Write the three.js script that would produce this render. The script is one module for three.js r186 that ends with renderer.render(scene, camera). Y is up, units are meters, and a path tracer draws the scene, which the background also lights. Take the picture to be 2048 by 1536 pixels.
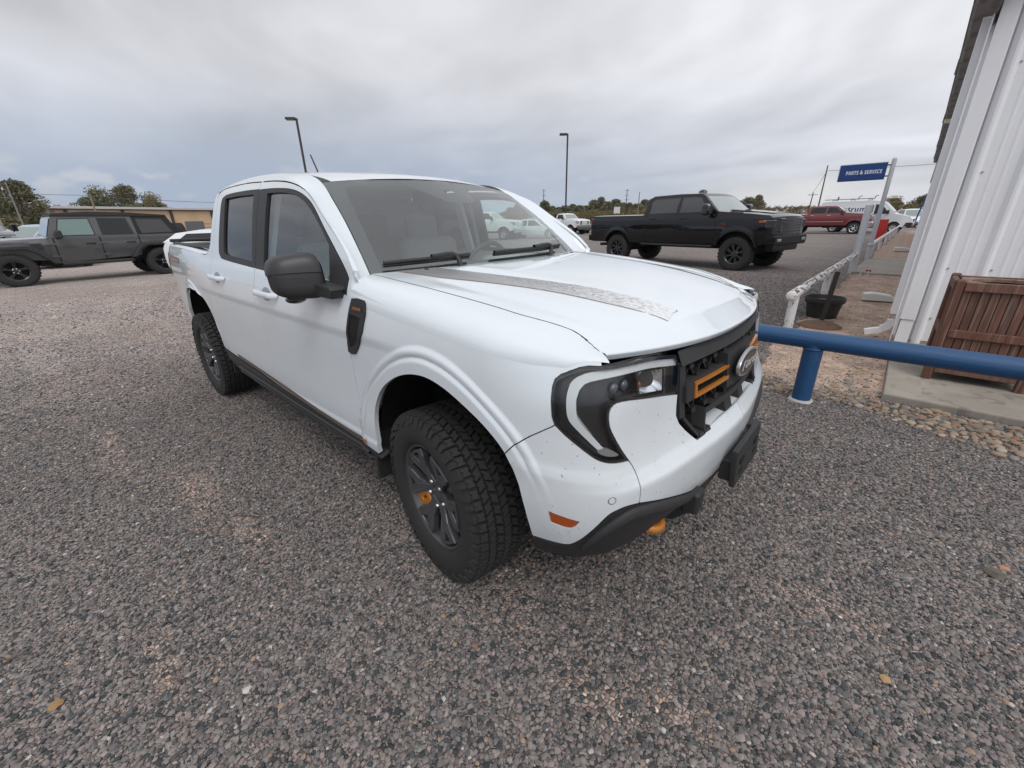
import * as THREE from 'three';
import { mergeGeometries, mergeVertices, toCreasedNormals } from 'three/addons/utils/BufferGeometryUtils.js';
import { RoundedBoxGeometry } from 'three/addons/geometries/RoundedBoxGeometry.js';
import { FontLoader } from 'three/addons/loaders/FontLoader.js';
import { TextGeometry } from 'three/addons/geometries/TextGeometry.js';

// ---------- camera, sky, sun, exposure ----------
const scene = new THREE.Scene();
const camera = new THREE.PerspectiveCamera(85.519, 4 / 3, 0.05, 1500);
{
  const yaw = -2.30515319, pitch = 0.375673997, roll = -0.0200932563;
  const fw = new THREE.Vector3(Math.cos(yaw) * Math.cos(pitch), -Math.sin(pitch), Math.sin(yaw) * Math.cos(pitch));
  const r = new THREE.Vector3().crossVectors(fw, new THREE.Vector3(0, 1, 0)).normalize();
  const u = new THREE.Vector3().crossVectors(r, fw);
  const r2 = r.clone().multiplyScalar(Math.cos(roll)).addScaledVector(u, Math.sin(roll));
  const u2 = u.clone().multiplyScalar(Math.cos(roll)).addScaledVector(r, -Math.sin(roll));
  camera.position.set(1.20493889, 1.40762666, 1.71584517);
  camera.quaternion.setFromRotationMatrix(new THREE.Matrix4().makeBasis(r2, u2, fw.clone().negate()));
  camera.updateMatrixWorld(true);
}
const renderer = new THREE.WebGLRenderer({ antialias: true });
renderer.setSize(1024, 768);
renderer.toneMapping = THREE.LinearToneMapping;
renderer.toneMappingExposure = 0.99;
renderer.shadowMap.enabled = true;

// seeded noise
function rng(seed) { let s = seed >>> 0; return () => { s = (s + 0x6D2B79F5) | 0; let t = Math.imul(s ^ (s >>> 15), 1 | s); t = (t + Math.imul(t ^ (t >>> 7), 61 | t)) ^ t; return ((t ^ (t >>> 14)) >>> 0) / 4294967296; }; }
const hash2 = (x, y, s) => { let h = Math.imul(x | 0, 374761393) ^ Math.imul(y | 0, 668265263) ^ Math.imul(s | 0, 2147483647 - 91); h = Math.imul(h ^ (h >>> 13), 1274126177); return ((h ^ (h >>> 16)) >>> 0) / 4294967296; };
function vnoise(x, y, s = 0, per = 0) {
  const xi = Math.floor(x), yi = Math.floor(y), fx = x - xi, fy = y - yi;
  const w = per ? (a) => ((a % per) + per) % per : (a) => a;
  const ux = fx * fx * fx * (fx * (fx * 6 - 15) + 10), uy = fy * fy * fy * (fy * (fy * 6 - 15) + 10);
  const a = hash2(w(xi), w(yi), s), b = hash2(w(xi + 1), w(yi), s), c = hash2(w(xi), w(yi + 1), s), d = hash2(w(xi + 1), w(yi + 1), s);
  return a + (b - a) * ux + (c - a) * uy + (a - b - c + d) * ux * uy;
}
function fbm(x, y, o = 5, s = 0, per = 0) { let v = 0, a = 0.5, t = 0; for (let i = 0; i < o; i++) { v += a * vnoise(x, y, s + i * 17, per); t += a; x *= 2; y *= 2; if (per) per *= 2; a *= 0.5; } return v / t; }
const clamp = (x, a = 0, b = 1) => Math.min(b, Math.max(a, x));
const sstep = (a, b, x) => { const t = clamp((x - a) / (b - a)); return t * t * (3 - 2 * t); };
const lerp = (a, b, t) => a + (b - a) * t;

{ // overcast sky: layered stratus, bluer and darker low in the west, small cumulus at the horizon, a pale gap low in the north
  const W = 2048, H = 1024, d = new Float32Array(W * H * 4);
  for (let j = 0; j < H; j++) {
    const el = ((j + 0.5) / H - 0.5) * Math.PI, sy = Math.sin(el), cy = Math.cos(el);
    for (let i = 0; i < W; i++) {
      const az = ((i + 0.5) / W - 0.5) * 2 * Math.PI;
      const dx = cy * Math.cos(az), dz = cy * Math.sin(az), k = (j * W + i) * 4;
      let R, G, B;
      if (sy < -0.02) { R = 0.30; G = 0.30; B = 0.31; }
      else {
        const q = 1 / (Math.max(sy, 0) + 0.16), px = dx * q, pz = dz * q;
        // streets of cloud run roughly along x
        const a = px * 0.9 + pz * 0.35, b = -px * 0.35 + pz * 0.9;
        const wob = fbm(a * 0.6, b * 0.6, 3, 5) - 0.5;
        const n1 = fbm(a * 0.5 + wob, b * 1.0 + wob * 2, 5, 11), n2 = fbm(a * 1.2, b * 2.4 + wob * 2, 5, 31), n3 = fbm(a * 3.2, b * 5, 4, 57);
        const gl = Math.max(0, (dx * 0.494 + sy * 0.79 + dz * 0.362));
        let L = 0.75 + (n1 - 0.5) * 0.58 + (n2 - 0.5) * 0.26 + (n3 - 0.5) * 0.10 + 0.42 * Math.pow(gl, 3.5);   // the veiled sun brightens the cloud round it
        // towards +x -z (right of view) thinner and brighter
        const right = sstep(-0.6, 0.75, dx * 0.8 - dz * 0.55 - 0.1);
        const low = 1 - sstep(0.02, 0.30, sy);
        L += right * 0.10 - 0.015;
        R = L * 0.985; G = L * 0.995; B = L * 1.05;
        const blue = low * (1 - 0.86 * right) * (0.75 + 0.5 * (fbm(az * 2, el * 6, 3, 77)));
        R = lerp(R, 0.375, clamp(blue)); G = lerp(G, 0.455, clamp(blue)); B = lerp(B, 0.585, clamp(blue));
        // pale warm gap near the horizon
        const gap = sstep(0.28, 0.0, Math.abs(az + 1.74)) * sstep(0.10, 0.015, sy) * (0.5 + 0.8 * fbm(az * 14, el * 40, 4, 91));
        R = lerp(R, 0.90, clamp(gap) * 0.8); G = lerp(G, 0.88, clamp(gap) * 0.8); B = lerp(B, 0.84, clamp(gap) * 0.8);
        // small cumulus low on the left
        const band = Math.exp(-Math.pow((el - 0.075) / 0.028, 2));
        const cu = sstep(0.57, 0.72, fbm(az * 24, el * 62, 5, 121)) * band * sstep(0.3, 0.8, -dx);
        R = lerp(R, 0.60, cu * 0.75); G = lerp(G, 0.62, cu * 0.75); B = lerp(B, 0.67, cu * 0.75);
      }
      d[k] = R; d[k + 1] = G; d[k + 2] = B; d[k + 3] = 1;
    }
  }
  const t = new THREE.DataTexture(d, W, H, THREE.RGBAFormat, THREE.FloatType);
  t.mapping = THREE.EquirectangularReflectionMapping; t.magFilter = THREE.LinearFilter; t.needsUpdate = true;
  scene.background = t; scene.environment = t;
}
const sun = new THREE.DirectionalLight(new THREE.Color(1, 0.97, 0.92), 1.0);
sun.position.set(15, 24, 11); sun.castShadow = true; sun.shadow.radius = 45;
sun.shadow.mapSize.set(2048, 2048);
Object.assign(sun.shadow.camera, { left: -40, right: 40, top: 40, bottom: -40, near: 1, far: 90 });
scene.add(sun, sun.target);

// ---------- naming and small builders ----------
const used = {};
function numbered(n) { if (!(n in used)) { used[n] = 0; return n; } used[n]++; return n + '_' + String(used[n]).padStart(3, '0'); }
function tag(o, label, category, group) { o.userData.label = label; if (category) o.userData.category = category; if (group) o.userData.group = group; return o; }
function thing(name, label, category, pos = [0, 0, 0], turn = 0, group) {
  const o = new THREE.Group(); o.name = numbered(name); o.position.set(...pos); o.rotation.y = turn; scene.add(o);
  return tag(o, label, category, group);
}
function part(name, geo, mat, parent, kind) {
  const m = new THREE.Mesh(Array.isArray(geo) ? merge(geo) : geo, mat); m.name = name; m.castShadow = m.receiveShadow = true;
  if (kind) m.userData.kind = kind;
  parent.add(m); return m;
}
function single(name, geo, mat, label, category, group) { const m = part(numbered(name), geo, mat, scene); return tag(m, label, category, group); }
function struct(name, geo, mat) { const m = part(name, geo, mat, scene); m.userData.kind = 'structure'; return m; }
function merge(list) {
  const c = list.map((g) => { const q = g.index ? g.toNonIndexed() : g; for (const k of Object.keys(q.attributes)) if (!['position', 'normal', 'uv'].includes(k)) q.deleteAttribute(k); if (!q.attributes.uv) q.setAttribute('uv', new THREE.BufferAttribute(new Float32Array(q.attributes.position.count * 2), 2)); if (!q.attributes.normal) q.computeVertexNormals(); return q; });
  return mergeGeometries(c);
}
const V = (x, y, z) => new THREE.Vector3(x, y, z);
function box(sx, sy, sz, x = 0, y = 0, z = 0, r = 0, ry = 0, rx = 0, rz = 0) {
  const g = r > 0 ? new RoundedBoxGeometry(sx, sy, sz, 2, Math.min(r, sx / 2.01, sy / 2.01, sz / 2.01)) : new THREE.BoxGeometry(sx, sy, sz);
  if (rx) g.rotateX(rx); if (rz) g.rotateZ(rz); if (ry) g.rotateY(ry); return g.translate(x, y, z);
}
function tube(pts, r, seg = 0, rad = 10, closed = false) { return new THREE.TubeGeometry(new THREE.CatmullRomCurve3(pts.map((p) => p.isVector3 ? p : V(...p)), closed, 'centripetal'), seg || pts.length * 6, r, rad, closed); }
function rod(a, b, r1, r2 = r1, n = 16, open = false) {
  const A = V(...a), B = V(...b), d = B.clone().sub(A), g = new THREE.CylinderGeometry(r2, r1, d.length(), n, 1, open);
  g.applyQuaternion(new THREE.Quaternion().setFromUnitVectors(V(0, 1, 0), d.clone().normalize())); return g.translate(...A.add(B).multiplyScalar(0.5).toArray());
}
function shapeOf(pts) { const s = new THREE.Shape(); pts.forEach((p, i) => i ? s.lineTo(p[0], p[1]) : s.moveTo(p[0], p[1])); s.closePath(); return s; }
function extr(pts, depth, bevel = 0, holes = []) {
  const s = shapeOf(pts); for (const h of holes) s.holes.push(new THREE.Path(h.map((p) => new THREE.Vector2(p[0], p[1]))));
  return new THREE.ExtrudeGeometry(s, { depth, bevelEnabled: bevel > 0, bevelThickness: bevel, bevelSize: bevel, bevelOffset: -bevel, bevelSegments: 2, curveSegments: 12 });
}
function mirrorZ(g) { // reflect a geometry in z, keeping the winding right
  const q = (g.index ? g.toNonIndexed() : g.clone()), P = q.attributes.position, N = q.attributes.normal, U = q.attributes.uv;
  for (let i = 0; i < P.count; i++) { P.setZ(i, -P.getZ(i)); if (N) N.setZ(i, -N.getZ(i)); }
  for (let i = 0; i < P.count; i += 3) for (const A of [P, N, U]) if (A) { const n = A.itemSize; for (let k = 0; k < n; k++) { const a = A.array[(i + 1) * n + k]; A.array[(i + 1) * n + k] = A.array[(i + 2) * n + k]; A.array[(i + 2) * n + k] = a; } }
  return q;
}
// smooth curve through 2D points (optionally keeping flagged corners): returns dense list
function smooth(pts, step = 6, closed = false) {
  const out = [], n = pts.length, runs = [];
  // a point with a third entry of 1 is a corner
  if (!closed) { out.push(...spl(pts, step)); return out; }
  const cs = pts.map((p, i) => p[2] ? i : -1).filter((i) => i >= 0);
  if (!cs.length) return splc(pts, step);
  for (let c = 0; c < cs.length; c++) { const a = cs[c], b = cs[(c + 1) % cs.length]; const run = []; let i = a; do { run.push(pts[i]); i = (i + 1) % n; } while (i !== b); run.push(pts[b]); const s = spl(run, step); s.pop(); out.push(...s); }
  return out;
}
function cr(p0, p1, p2, p3, t) { const o = []; for (let k = 0; k < 2; k++) { const a = p0[k], b = p1[k], c = p2[k], d = p3[k]; o.push(0.5 * (2 * b + (c - a) * t + (2 * a - 5 * b + 4 * c - d) * t * t + (3 * b - a - 3 * c + d) * t * t * t)); } return o; }
function spl(p, step) { const o = []; if (p.length === 2) return [p[0].slice(0, 2), p[1].slice(0, 2)]; for (let i = 0; i < p.length - 1; i++) for (let k = 0; k < step; k++) o.push(cr(p[Math.max(0, i - 1)], p[i], p[i + 1], p[Math.min(p.length - 1, i + 2)], k / step)); o.push(p[p.length - 1].slice(0, 2)); return o; }
function splc(p, step) { const o = [], n = p.length; for (let i = 0; i < n; i++) for (let k = 0; k < step; k++) o.push(cr(p[(i + n - 1) % n], p[i], p[(i + 1) % n], p[(i + 2) % n], k / step)); return o; }
function fast(f, a, b, n = 3000) { const L = new Float64Array(n + 2); for (let i = 0; i <= n + 1; i++) L[i] = f(a + (b - a) * i / n); return (x) => { const t = clamp((x - a) / (b - a)) * n, i = t | 0; return L[i] + (L[i + 1] - L[i]) * (t - i); }; }
// 1D interpolation through sorted stations
function table(rows) { // rows [x, y]; Catmull-Rom
  return (x) => { const n = rows.length; if (x <= rows[0][0]) return rows[0][1]; if (x >= rows[n - 1][0]) return rows[n - 1][1]; let i = 0; while (rows[i + 1][0] < x) i++; const h = rows[i + 1][0] - rows[i][0], t = (x - rows[i][0]) / h; const m = (k) => { const a = Math.max(0, k - 1), b = Math.min(n - 1, k + 1); return (rows[b][1] - rows[a][1]) / (rows[b][0] - rows[a][0]); }; const m0 = m(i) * h, m1 = m(i + 1) * h, t2 = t * t, t3 = t2 * t; return rows[i][1] * (2 * t3 - 3 * t2 + 1) + m0 * (t3 - 2 * t2 + t) + rows[i + 1][1] * (-2 * t3 + 3 * t2) + m1 * (t3 - t2); };
}
// ---------- white pickup: surfaces in truck space (x forward, y up, z to its right; origin on the ground under the front axle) ----------
// developed body side and nose: S(u, y); u = x along the flank, then arc length round the corner to the nose centre
const PLAN = (() => {
  const ctl = [[-4.15, 0.80], [-3.9, 0.835], [-3.5, 0.872], [-3.0, 0.905], [-2.4, 0.919], [-1.6, 0.92], [-0.8, 0.92], [-0.2, 0.92], [0.2, 0.916], [0.42, 0.905], [0.58, 0.884], [0.68, 0.85], [0.755, 0.79], [0.80, 0.70], [0.832, 0.58], [0.858, 0.42], [0.878, 0.26], [0.89, 0.12], [0.894, 0]];
  const dense = spl(ctl, 12).filter((p, i, a) => !i || p[0] !== a[i - 1][0] || p[1] !== a[i - 1][1]); const s = [0]; for (let i = 1; i < dense.length; i++) s.push(s[i - 1] + Math.hypot(dense[i][0] - dense[i - 1][0], dense[i][1] - dense[i - 1][1]));
  // shift so that s(x = 0) = 0
  let s0 = 0; for (let i = 1; i < dense.length; i++) if (dense[i - 1][0] <= 0 && dense[i][0] > 0) { const t = -dense[i - 1][0] / (dense[i][0] - dense[i - 1][0]); s0 = lerp(s[i - 1], s[i], t); }
  for (let i = 0; i < s.length; i++) s[i] -= s0;
  return { p: dense, s, max: s[s.length - 1] };
})();
function planAt(u) {
  const { p, s } = PLAN; u = clamp(u, s[0], s[s.length - 1] - 1e-6); let a = 0, b = s.length - 1; while (b - a > 1) { const m = (a + b) >> 1; if (s[m] <= u) a = m; else b = m; }
  const t = (u - s[a]) / (s[b] - s[a]), x = lerp(p[a][0], p[b][0], t), z = lerp(p[a][1], p[b][1], t);
  const i0 = Math.max(0, a - 1), i1 = Math.min(p.length - 1, b + 1); let tx = p[i1][0] - p[i0][0], tz = p[i1][1] - p[i0][1]; const l = Math.hypot(tx, tz);
  return { x, z, nx: -tz / l, nz: tx / l };
}
const sideD = fast(table([[0.28, -0.075], [0.36, -0.058], [0.44, -0.036], [0.55, -0.021], [0.68, -0.012], [0.80, -0.006], [0.93, 0], [1.0, -0.0015], [1.08, -0.012], [1.16, -0.03], [1.20, -0.045], [1.26, -0.060], [1.36, -0.085], [1.46, -0.112], [1.56, -0.143], [1.62, -0.168], [1.66, -0.20], [1.70, -0.26]]), 0.2, 1.75);
const noseD = fast(table([[0.30, -0.16], [0.36, -0.10], [0.42, -0.05], [0.50, -0.016], [0.57, -0.004], [0.65, 0], [0.668, -0.0015], [0.676, -0.006], [0.69, -0.016], [0.72, -0.034], [0.80, -0.055], [0.87, -0.066], [0.95, -0.074], [1.03, -0.084], [1.06, -0.09]]), 0.2, 1.2);
const cornD = fast(table([[0.30, -0.10], [0.40, -0.055], [0.50, -0.022], [0.60, -0.004], [0.70, 0], [0.72, -0.003], [0.745, -0.009], [0.82, -0.014], [0.92, -0.02], [1.0, -0.043], [1.06, -0.068]]), 0.2, 1.2);
const bedD = fast(table([[0.28, -0.10], [0.40, -0.055], [0.55, -0.03], [0.75, -0.018], [0.95, -0.010], [1.04, -0.008], [1.12, -0.014], [1.20, -0.032], [1.25, -0.052], [1.30, -0.066], [1.7, -0.3]]), 0.2, 1.75);
function bodyD(u, y) {
  let s = sideD(y);
  if (u < -2.3) s = lerp(s, bedD(y), sstep(-2.35, -2.75, u));
  if (u > 0.3) { const c = sstep(0.35, 0.62, u), n = sstep(0.60, 1.06, u); s = lerp(s, cornD(y), c); s = lerp(s, noseD(y), n); }
  // flares: a raised ring round each wheel opening
  for (const [cx, f] of [[0.06, 1], [-3.06, 0.95]]) {
    const dx = u - cx, dy = (y - 0.40) * 0.985, r = Math.hypot(dx, dy) * (1 + 0.085 * sstep(0.05, -0.36, dx) * f) * (1 + 0.03 * sstep(0.1, 0.4, dx));
    if (r > 0.8 || y < 0.2) continue;
    const ring = sstep(0.612, 0.590, r), lipD = 0.010 + 0.003 * sstep(0.562, 0.55, r);
    const groove = -0.006 * Math.exp(-Math.pow((r - 0.569) / 0.007, 2)) * sstep(0.55, 0.80, y);
    s += f * (ring * lipD + groove) * sstep(0.25, 0.5, y + 0.2) * (1 - sstep(0.2, 0.35, dx) * sstep(0.80, 0.62, y) * 0.9);
  }
  // scooped door skin under the shoulder crease
  if (u < 0.2 && u > -2.9) { const e = sstep(-2.9, -2.5, u) * sstep(0.2, -0.35, u); s -= e * 0.008 * sstep(0.995, 0.945, y) * sstep(0.45, 0.75, y); s += e * 0.006 * sstep(0.50, 0.47, y); }
  return s;
}
function S(u, y, off = 0) { const p = planAt(u), d = bodyD(u, y) + off; return V(p.x + p.nx * d, y, p.z + p.nz * d); }
function nrm(f, a, b, e = 0.004) { const A = f(a + e, b).sub(f(a - e, b)), B = f(a, b + e).sub(f(a, b - e)); return A.cross(B).normalize(); }
const Sn = (u, y) => nrm(S, u, y).negate();   // checked to point outwards
// hood and fender tops
const topT = fast(table([[-0.75, 1.225], [-0.45, 1.212], [-0.1, 1.187], [0.2, 1.157], [0.4, 1.132], [0.55, 1.104], [0.65, 1.076], [0.72, 1.057], [0.8, 1.042]]), -0.8, 0.85);
const topC = fast(table([[-0.1, 1.216], [0, 1.216], [0.25, 1.2], [0.5, 1.173], [0.75, 1.126], [0.9, 1.085], [1, 1.048]]), -0.15, 1.05);  // centre line height over t (0 rear, 1 lip)
const strW = fast(table([[-0.75, 0.118], [-0.3, 0.125], [0, 0.14], [0.3, 0.155], [0.55, 0.145], [0.68, 0.11], [0.75, 0.075], [0.80, 0.06]]), -0.8, 0.85);
const strH = fast(table([[-0.75, 0.10], [0.2, 0.10], [0.5, 0.085], [0.58, 0.068], [0.62, 0.055], [0.65, 0.036], [0.684, 0.018], [0.734, 0.008], [0.85, 0.006]]), -0.8, 0.9);           // height of the shoulder arc, by u
function fenderTop(u, a) { // a 0..1: flank edge to shut line
  const p = planAt(u), T = topT(planAt(u).x), h = strH(u), y0 = T - h, d0 = bodyD(u, y0), w = strW(u), th = a * Math.PI / 2;
  const e = 0.92, off = d0 - w * (1 - Math.pow(Math.cos(th), 1)) , y = y0 + h * Math.pow(Math.sin(th), e);
  return V(p.x + p.nx * off, y, p.z + p.nz * off);
}
const shut = (u) => fenderTop(u, 1);
const yFender = (u) => topT(planAt(u).x) - strH(u);
const U_HOOD = [-0.42, 0.765];   // fender u at the rear and front ends of the hood shut line
const lipPlan = (s) => { const e = shut(U_HOOD[1]); const z = Math.abs(s) * e.z; return e.x + (0.822 - e.x) * (1 - Math.pow(Math.abs(s), 2.3)); };
function hoodPt(t, s) { // t 0 rear .. 1 lip, s -1..1 (right +)
  const u = lerp(U_HOOD[0], U_HOOD[1], t), e = shut(u), a = Math.abs(s);
  const rx = lerp(shut(U_HOOD[0]).x, -0.30, 1 - Math.pow(a, 2.2)), fx = lipPlan(s);
  const ex = e.x, te = (ex - shut(U_HOOD[0]).x) / (shut(U_HOOD[1]).x - shut(U_HOOD[0]).x);
  const x = lerp(rx, fx, te), z = s * e.z;
  let y = e.y + (topC(t) - e.y) * (1 - Math.pow(a, 2.4));
  // raised centre: its flank runs in towards the nose
  const edge = lerp(0.60, 0.50, t), dome = sstep(edge + 0.05, edge - 0.05, a) * sstep(0, 0.12, t) * sstep(1.0, 0.90, t);
  const groove = Math.exp(-Math.pow((a - 0.86) / 0.05, 2)) * 0.006 * sstep(0.1, 0.3, t) * sstep(1, 0.8, t);
  y += dome * 0.016 - groove;
  return V(x, y, z);
}
// roof, windshield
const ROOF = { rail: (x) => table([[-2.62, 1.585], [-2.45, 1.628], [-2.2, 1.655], [-1.8, 1.665], [-1.4, 1.652], [-1.1, 1.618], [-0.95, 1.585], [-0.8, 1.54], [-0.42, 1.235]])(x) };
const wsT = (s) => V(-0.985 + 0.06 * (1 - s * s), 1.600 + 0.032 * (1 - s * s), s * 0.652);
const wsB = (s) => V(-0.42 + 0.16 * (1 - Math.pow(Math.abs(s), 2.2)), 1.175 + 0.0 * s, s * 0.775);
function wsPt(t, s) { const a = wsB(s), b = wsT(s), p = a.lerp(b, t); const bul = Math.sin(Math.PI * t) * 0.035 * (1 - 0.3 * s * s); p.x += bul * 0.55; p.y += bul * 0.8; return p; }
// ---------- procedural textures and materials ----------
function canvasTex(w, h, draw, srgb = true, rep) {
  const c = document.createElement('canvas'); c.width = w; c.height = h; draw(c.getContext('2d'), w, h);
  const t = new THREE.CanvasTexture(c); if (srgb) t.colorSpace = THREE.SRGBColorSpace; t.wrapS = t.wrapT = THREE.RepeatWrapping; t.anisotropy = 8; if (rep) t.repeat.set(...rep); return t;
}
function dataTex(n, f, srgb = false, rep, m = n) { // f(i, j) -> [r, g, b] 0..1 (linear values unless srgb)
  const d = new Uint8Array(n * m * 4); for (let j = 0; j < m; j++) for (let i = 0; i < n; i++) { const c = f(i, j), k = (j * n + i) * 4; d[k] = clamp(c[0]) * 255; d[k + 1] = clamp(c[1]) * 255; d[k + 2] = clamp(c[2]) * 255; d[k + 3] = 255; }
  const t = new THREE.DataTexture(d, n, m); if (srgb) t.colorSpace = THREE.SRGBColorSpace; t.wrapS = t.wrapT = THREE.RepeatWrapping; t.magFilter = THREE.LinearFilter; t.minFilter = THREE.LinearMipmapLinearFilter; t.generateMipmaps = true; t.needsUpdate = true; if (rep) t.repeat.set(...rep); return t;
}
const lin = (r, g, b) => new THREE.Color().setRGB(r, g, b);
const std = (c, roughness = 0.6, metalness = 0, extra = {}) => new THREE.MeshStandardMaterial({ color: c, roughness, metalness, ...extra });
const phy = (o) => new THREE.MeshPhysicalMaterial(o);
// road dust: speckled film on the paint, with a grain of its own (tile = 1 m)
const dustMap = dataTex(512, (i, j) => { const n = fbm(i / 64, j / 64, 4, 3, 8), g = hash2(i, j, 5); const v = 1 - 0.035 * n - (g > 0.9985 ? 0.35 * hash2(j, i, 7) : 0) - (g < 0.03 ? 0.03 : 0); return [v, v, v * 0.997]; });
const bugMap = dataTex(512, (() => { const r = rng(8), sp = []; for (let k = 0; k < 70; k++) sp.push([r() * 512, r() * 512, 1.0 + r() * r() * 3.2, 0.4 + r() * 0.5, r() * 3.1, 1 + r() * 1.5]); const grid = new Float32Array(512 * 512).fill(1); for (const [x, y, s, d, a, e] of sp) for (let j = -8; j <= 8; j++) for (let i = -8; i <= 8; i++) { const c = Math.cos(a), q = Math.sin(a), u = (i * c + j * q) / e, v = -i * q + j * c, rr = Math.hypot(u, v) / s; if (rr < 1) { const ix = ((Math.round(x) + i) & 511), iy = ((Math.round(y) + j) & 511); grid[iy * 512 + ix] = Math.min(grid[iy * 512 + ix], 1 - d * (1 - rr * rr * rr)); } } return (i, j) => { const v = grid[j * 512 + i] * (1 - 0.04 * fbm(i / 40, j / 40, 3, 3, 8)); return [v, v * 0.99, v * 0.975]; }; })(), false, [2, 2]);
const PAINT = { color: lin(0.73, 0.785, 0.825), roughness: 0.4, clearcoat: 1, clearcoatRoughness: 0.035 };
const M = {
  white: phy({ ...PAINT, map: dustMap }),
  whiteFront: phy({ ...PAINT, map: bugMap, clearcoatRoughness: 0.06 }),
  black: std(lin(0.006, 0.006, 0.007), 0.9),
  gap: std(lin(0.004, 0.004, 0.004), 1),
  trim: std(lin(0.024, 0.024, 0.025), 0.55),
  trimRough: std(lin(0.026, 0.026, 0.027), 0.68),
  gloss: phy({ color: lin(0.008, 0.008, 0.009), roughness: 0.12, clearcoat: 1, clearcoatRoughness: 0.03 }),
  orange: phy({ color: lin(0.48, 0.17, 0.018), roughness: 0.38, metalness: 0.15, clearcoat: 0.4, clearcoatRoughness: 0.2 }),
  amber: phy({ color: lin(0.42, 0.07, 0.004), roughness: 0.12, clearcoat: 1, clearcoatRoughness: 0.05 }),
  red: phy({ color: lin(0.2, 0.008, 0.008), roughness: 0.14, clearcoat: 1 }),
  chrome: std(lin(0.75, 0.76, 0.78), 0.16, 1),
  silver: std(lin(0.5, 0.51, 0.52), 0.32, 0.8),
  drl: phy({ color: lin(0.62, 0.65, 0.66), roughness: 0.25, clearcoat: 1, clearcoatRoughness: 0.1 }),
  rubber: std(lin(0.023, 0.0228, 0.0225), 0.8, 0, { bumpMap: dataTex(128, (i, j) => { const v = hash2(i, j, 4); return [v, v, v]; }, false, [3, 3]), bumpScale: 0.0006 }),
  rim: std(lin(0.085, 0.086, 0.09), 0.34, 0.4),
  glass: phy({ color: lin(0.74, 0.86, 0.82), roughness: 0, transmission: 1, thickness: 0, ior: 1.8 }),
  wglass: phy({ color: lin(0.86, 0.97, 0.92), roughness: 0, transmission: 1, thickness: 0, ior: 2.25 }),
  tint: phy({ color: lin(0.045, 0.046, 0.055), roughness: 0, transmission: 1, thickness: 0, ior: 1.6 }),
  lens: phy({ color: lin(0.97, 0.98, 0.98), roughness: 0, transmission: 1, thickness: 0, ior: 1.45 }),
  frit: std(lin(0.022, 0.022, 0.024), 0.7),
  cabin: std(lin(0.26, 0.27, 0.27), 0.85),
  seat: std(lin(0.24, 0.25, 0.25), 0.9),
};

// ---------- panel mesher: a polygon (with holes) in the (a, b) domain of a surface f, cut on a grid and lifted ----------
function clipHalf(poly, axis, val, keepLess) {
  const out = []; for (let i = 0; i < poly.length; i++) { const p = poly[i], q = poly[(i + 1) % poly.length]; const a = keepLess ? p[axis] <= val : p[axis] >= val, b = keepLess ? q[axis] <= val : q[axis] >= val; if (a) out.push(p); if (a !== b) { const t = (val - p[axis]) / (q[axis] - p[axis]); const n = [lerp(p[0], q[0], t), lerp(p[1], q[1], t)]; n[axis] = val; out.push(n); } } return out;
}
function area2(p) { let a = 0; for (let i = 0; i < p.length; i++) { const q = p[(i + 1) % p.length]; a += p[i][0] * q[1] - q[0] * p[i][1]; } return a / 2; }
function insetLoop(loop, d) { // positive d shrinks a loop
  const s = Math.sign(area2(loop)), n = loop.length, o = []; for (let i = 0; i < n; i++) { const a = loop[(i + n - 1) % n], b = loop[i], c = loop[(i + 1) % n]; let n1 = [-(b[1] - a[1]), b[0] - a[0]], n2 = [-(c[1] - b[1]), c[0] - b[0]]; const l1 = Math.hypot(...n1) || 1, l2 = Math.hypot(...n2) || 1; n1 = [n1[0] / l1, n1[1] / l1]; n2 = [n2[0] / l2, n2[1] / l2]; let m = [n1[0] + n2[0], n1[1] + n2[1]]; const ml = Math.hypot(...m) || 1; m = [m[0] / ml, m[1] / ml]; const k = d * s / Math.max(0.4, m[0] * n1[0] + m[1] * n1[1]); o.push([b[0] + m[0] * k, b[1] + m[1] * k]); } return o;
}
function dedupe(l) { const o = []; for (const p of l) { const q = o[o.length - 1]; if (!q || Math.hypot(p[0] - q[0], p[1] - q[1]) > 1e-5) o.push([p[0], p[1]]); } while (o.length > 1 && Math.hypot(o[0][0] - o[o.length - 1][0], o[0][1] - o[o.length - 1][1]) < 1e-5) o.pop(); return o; }
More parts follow.
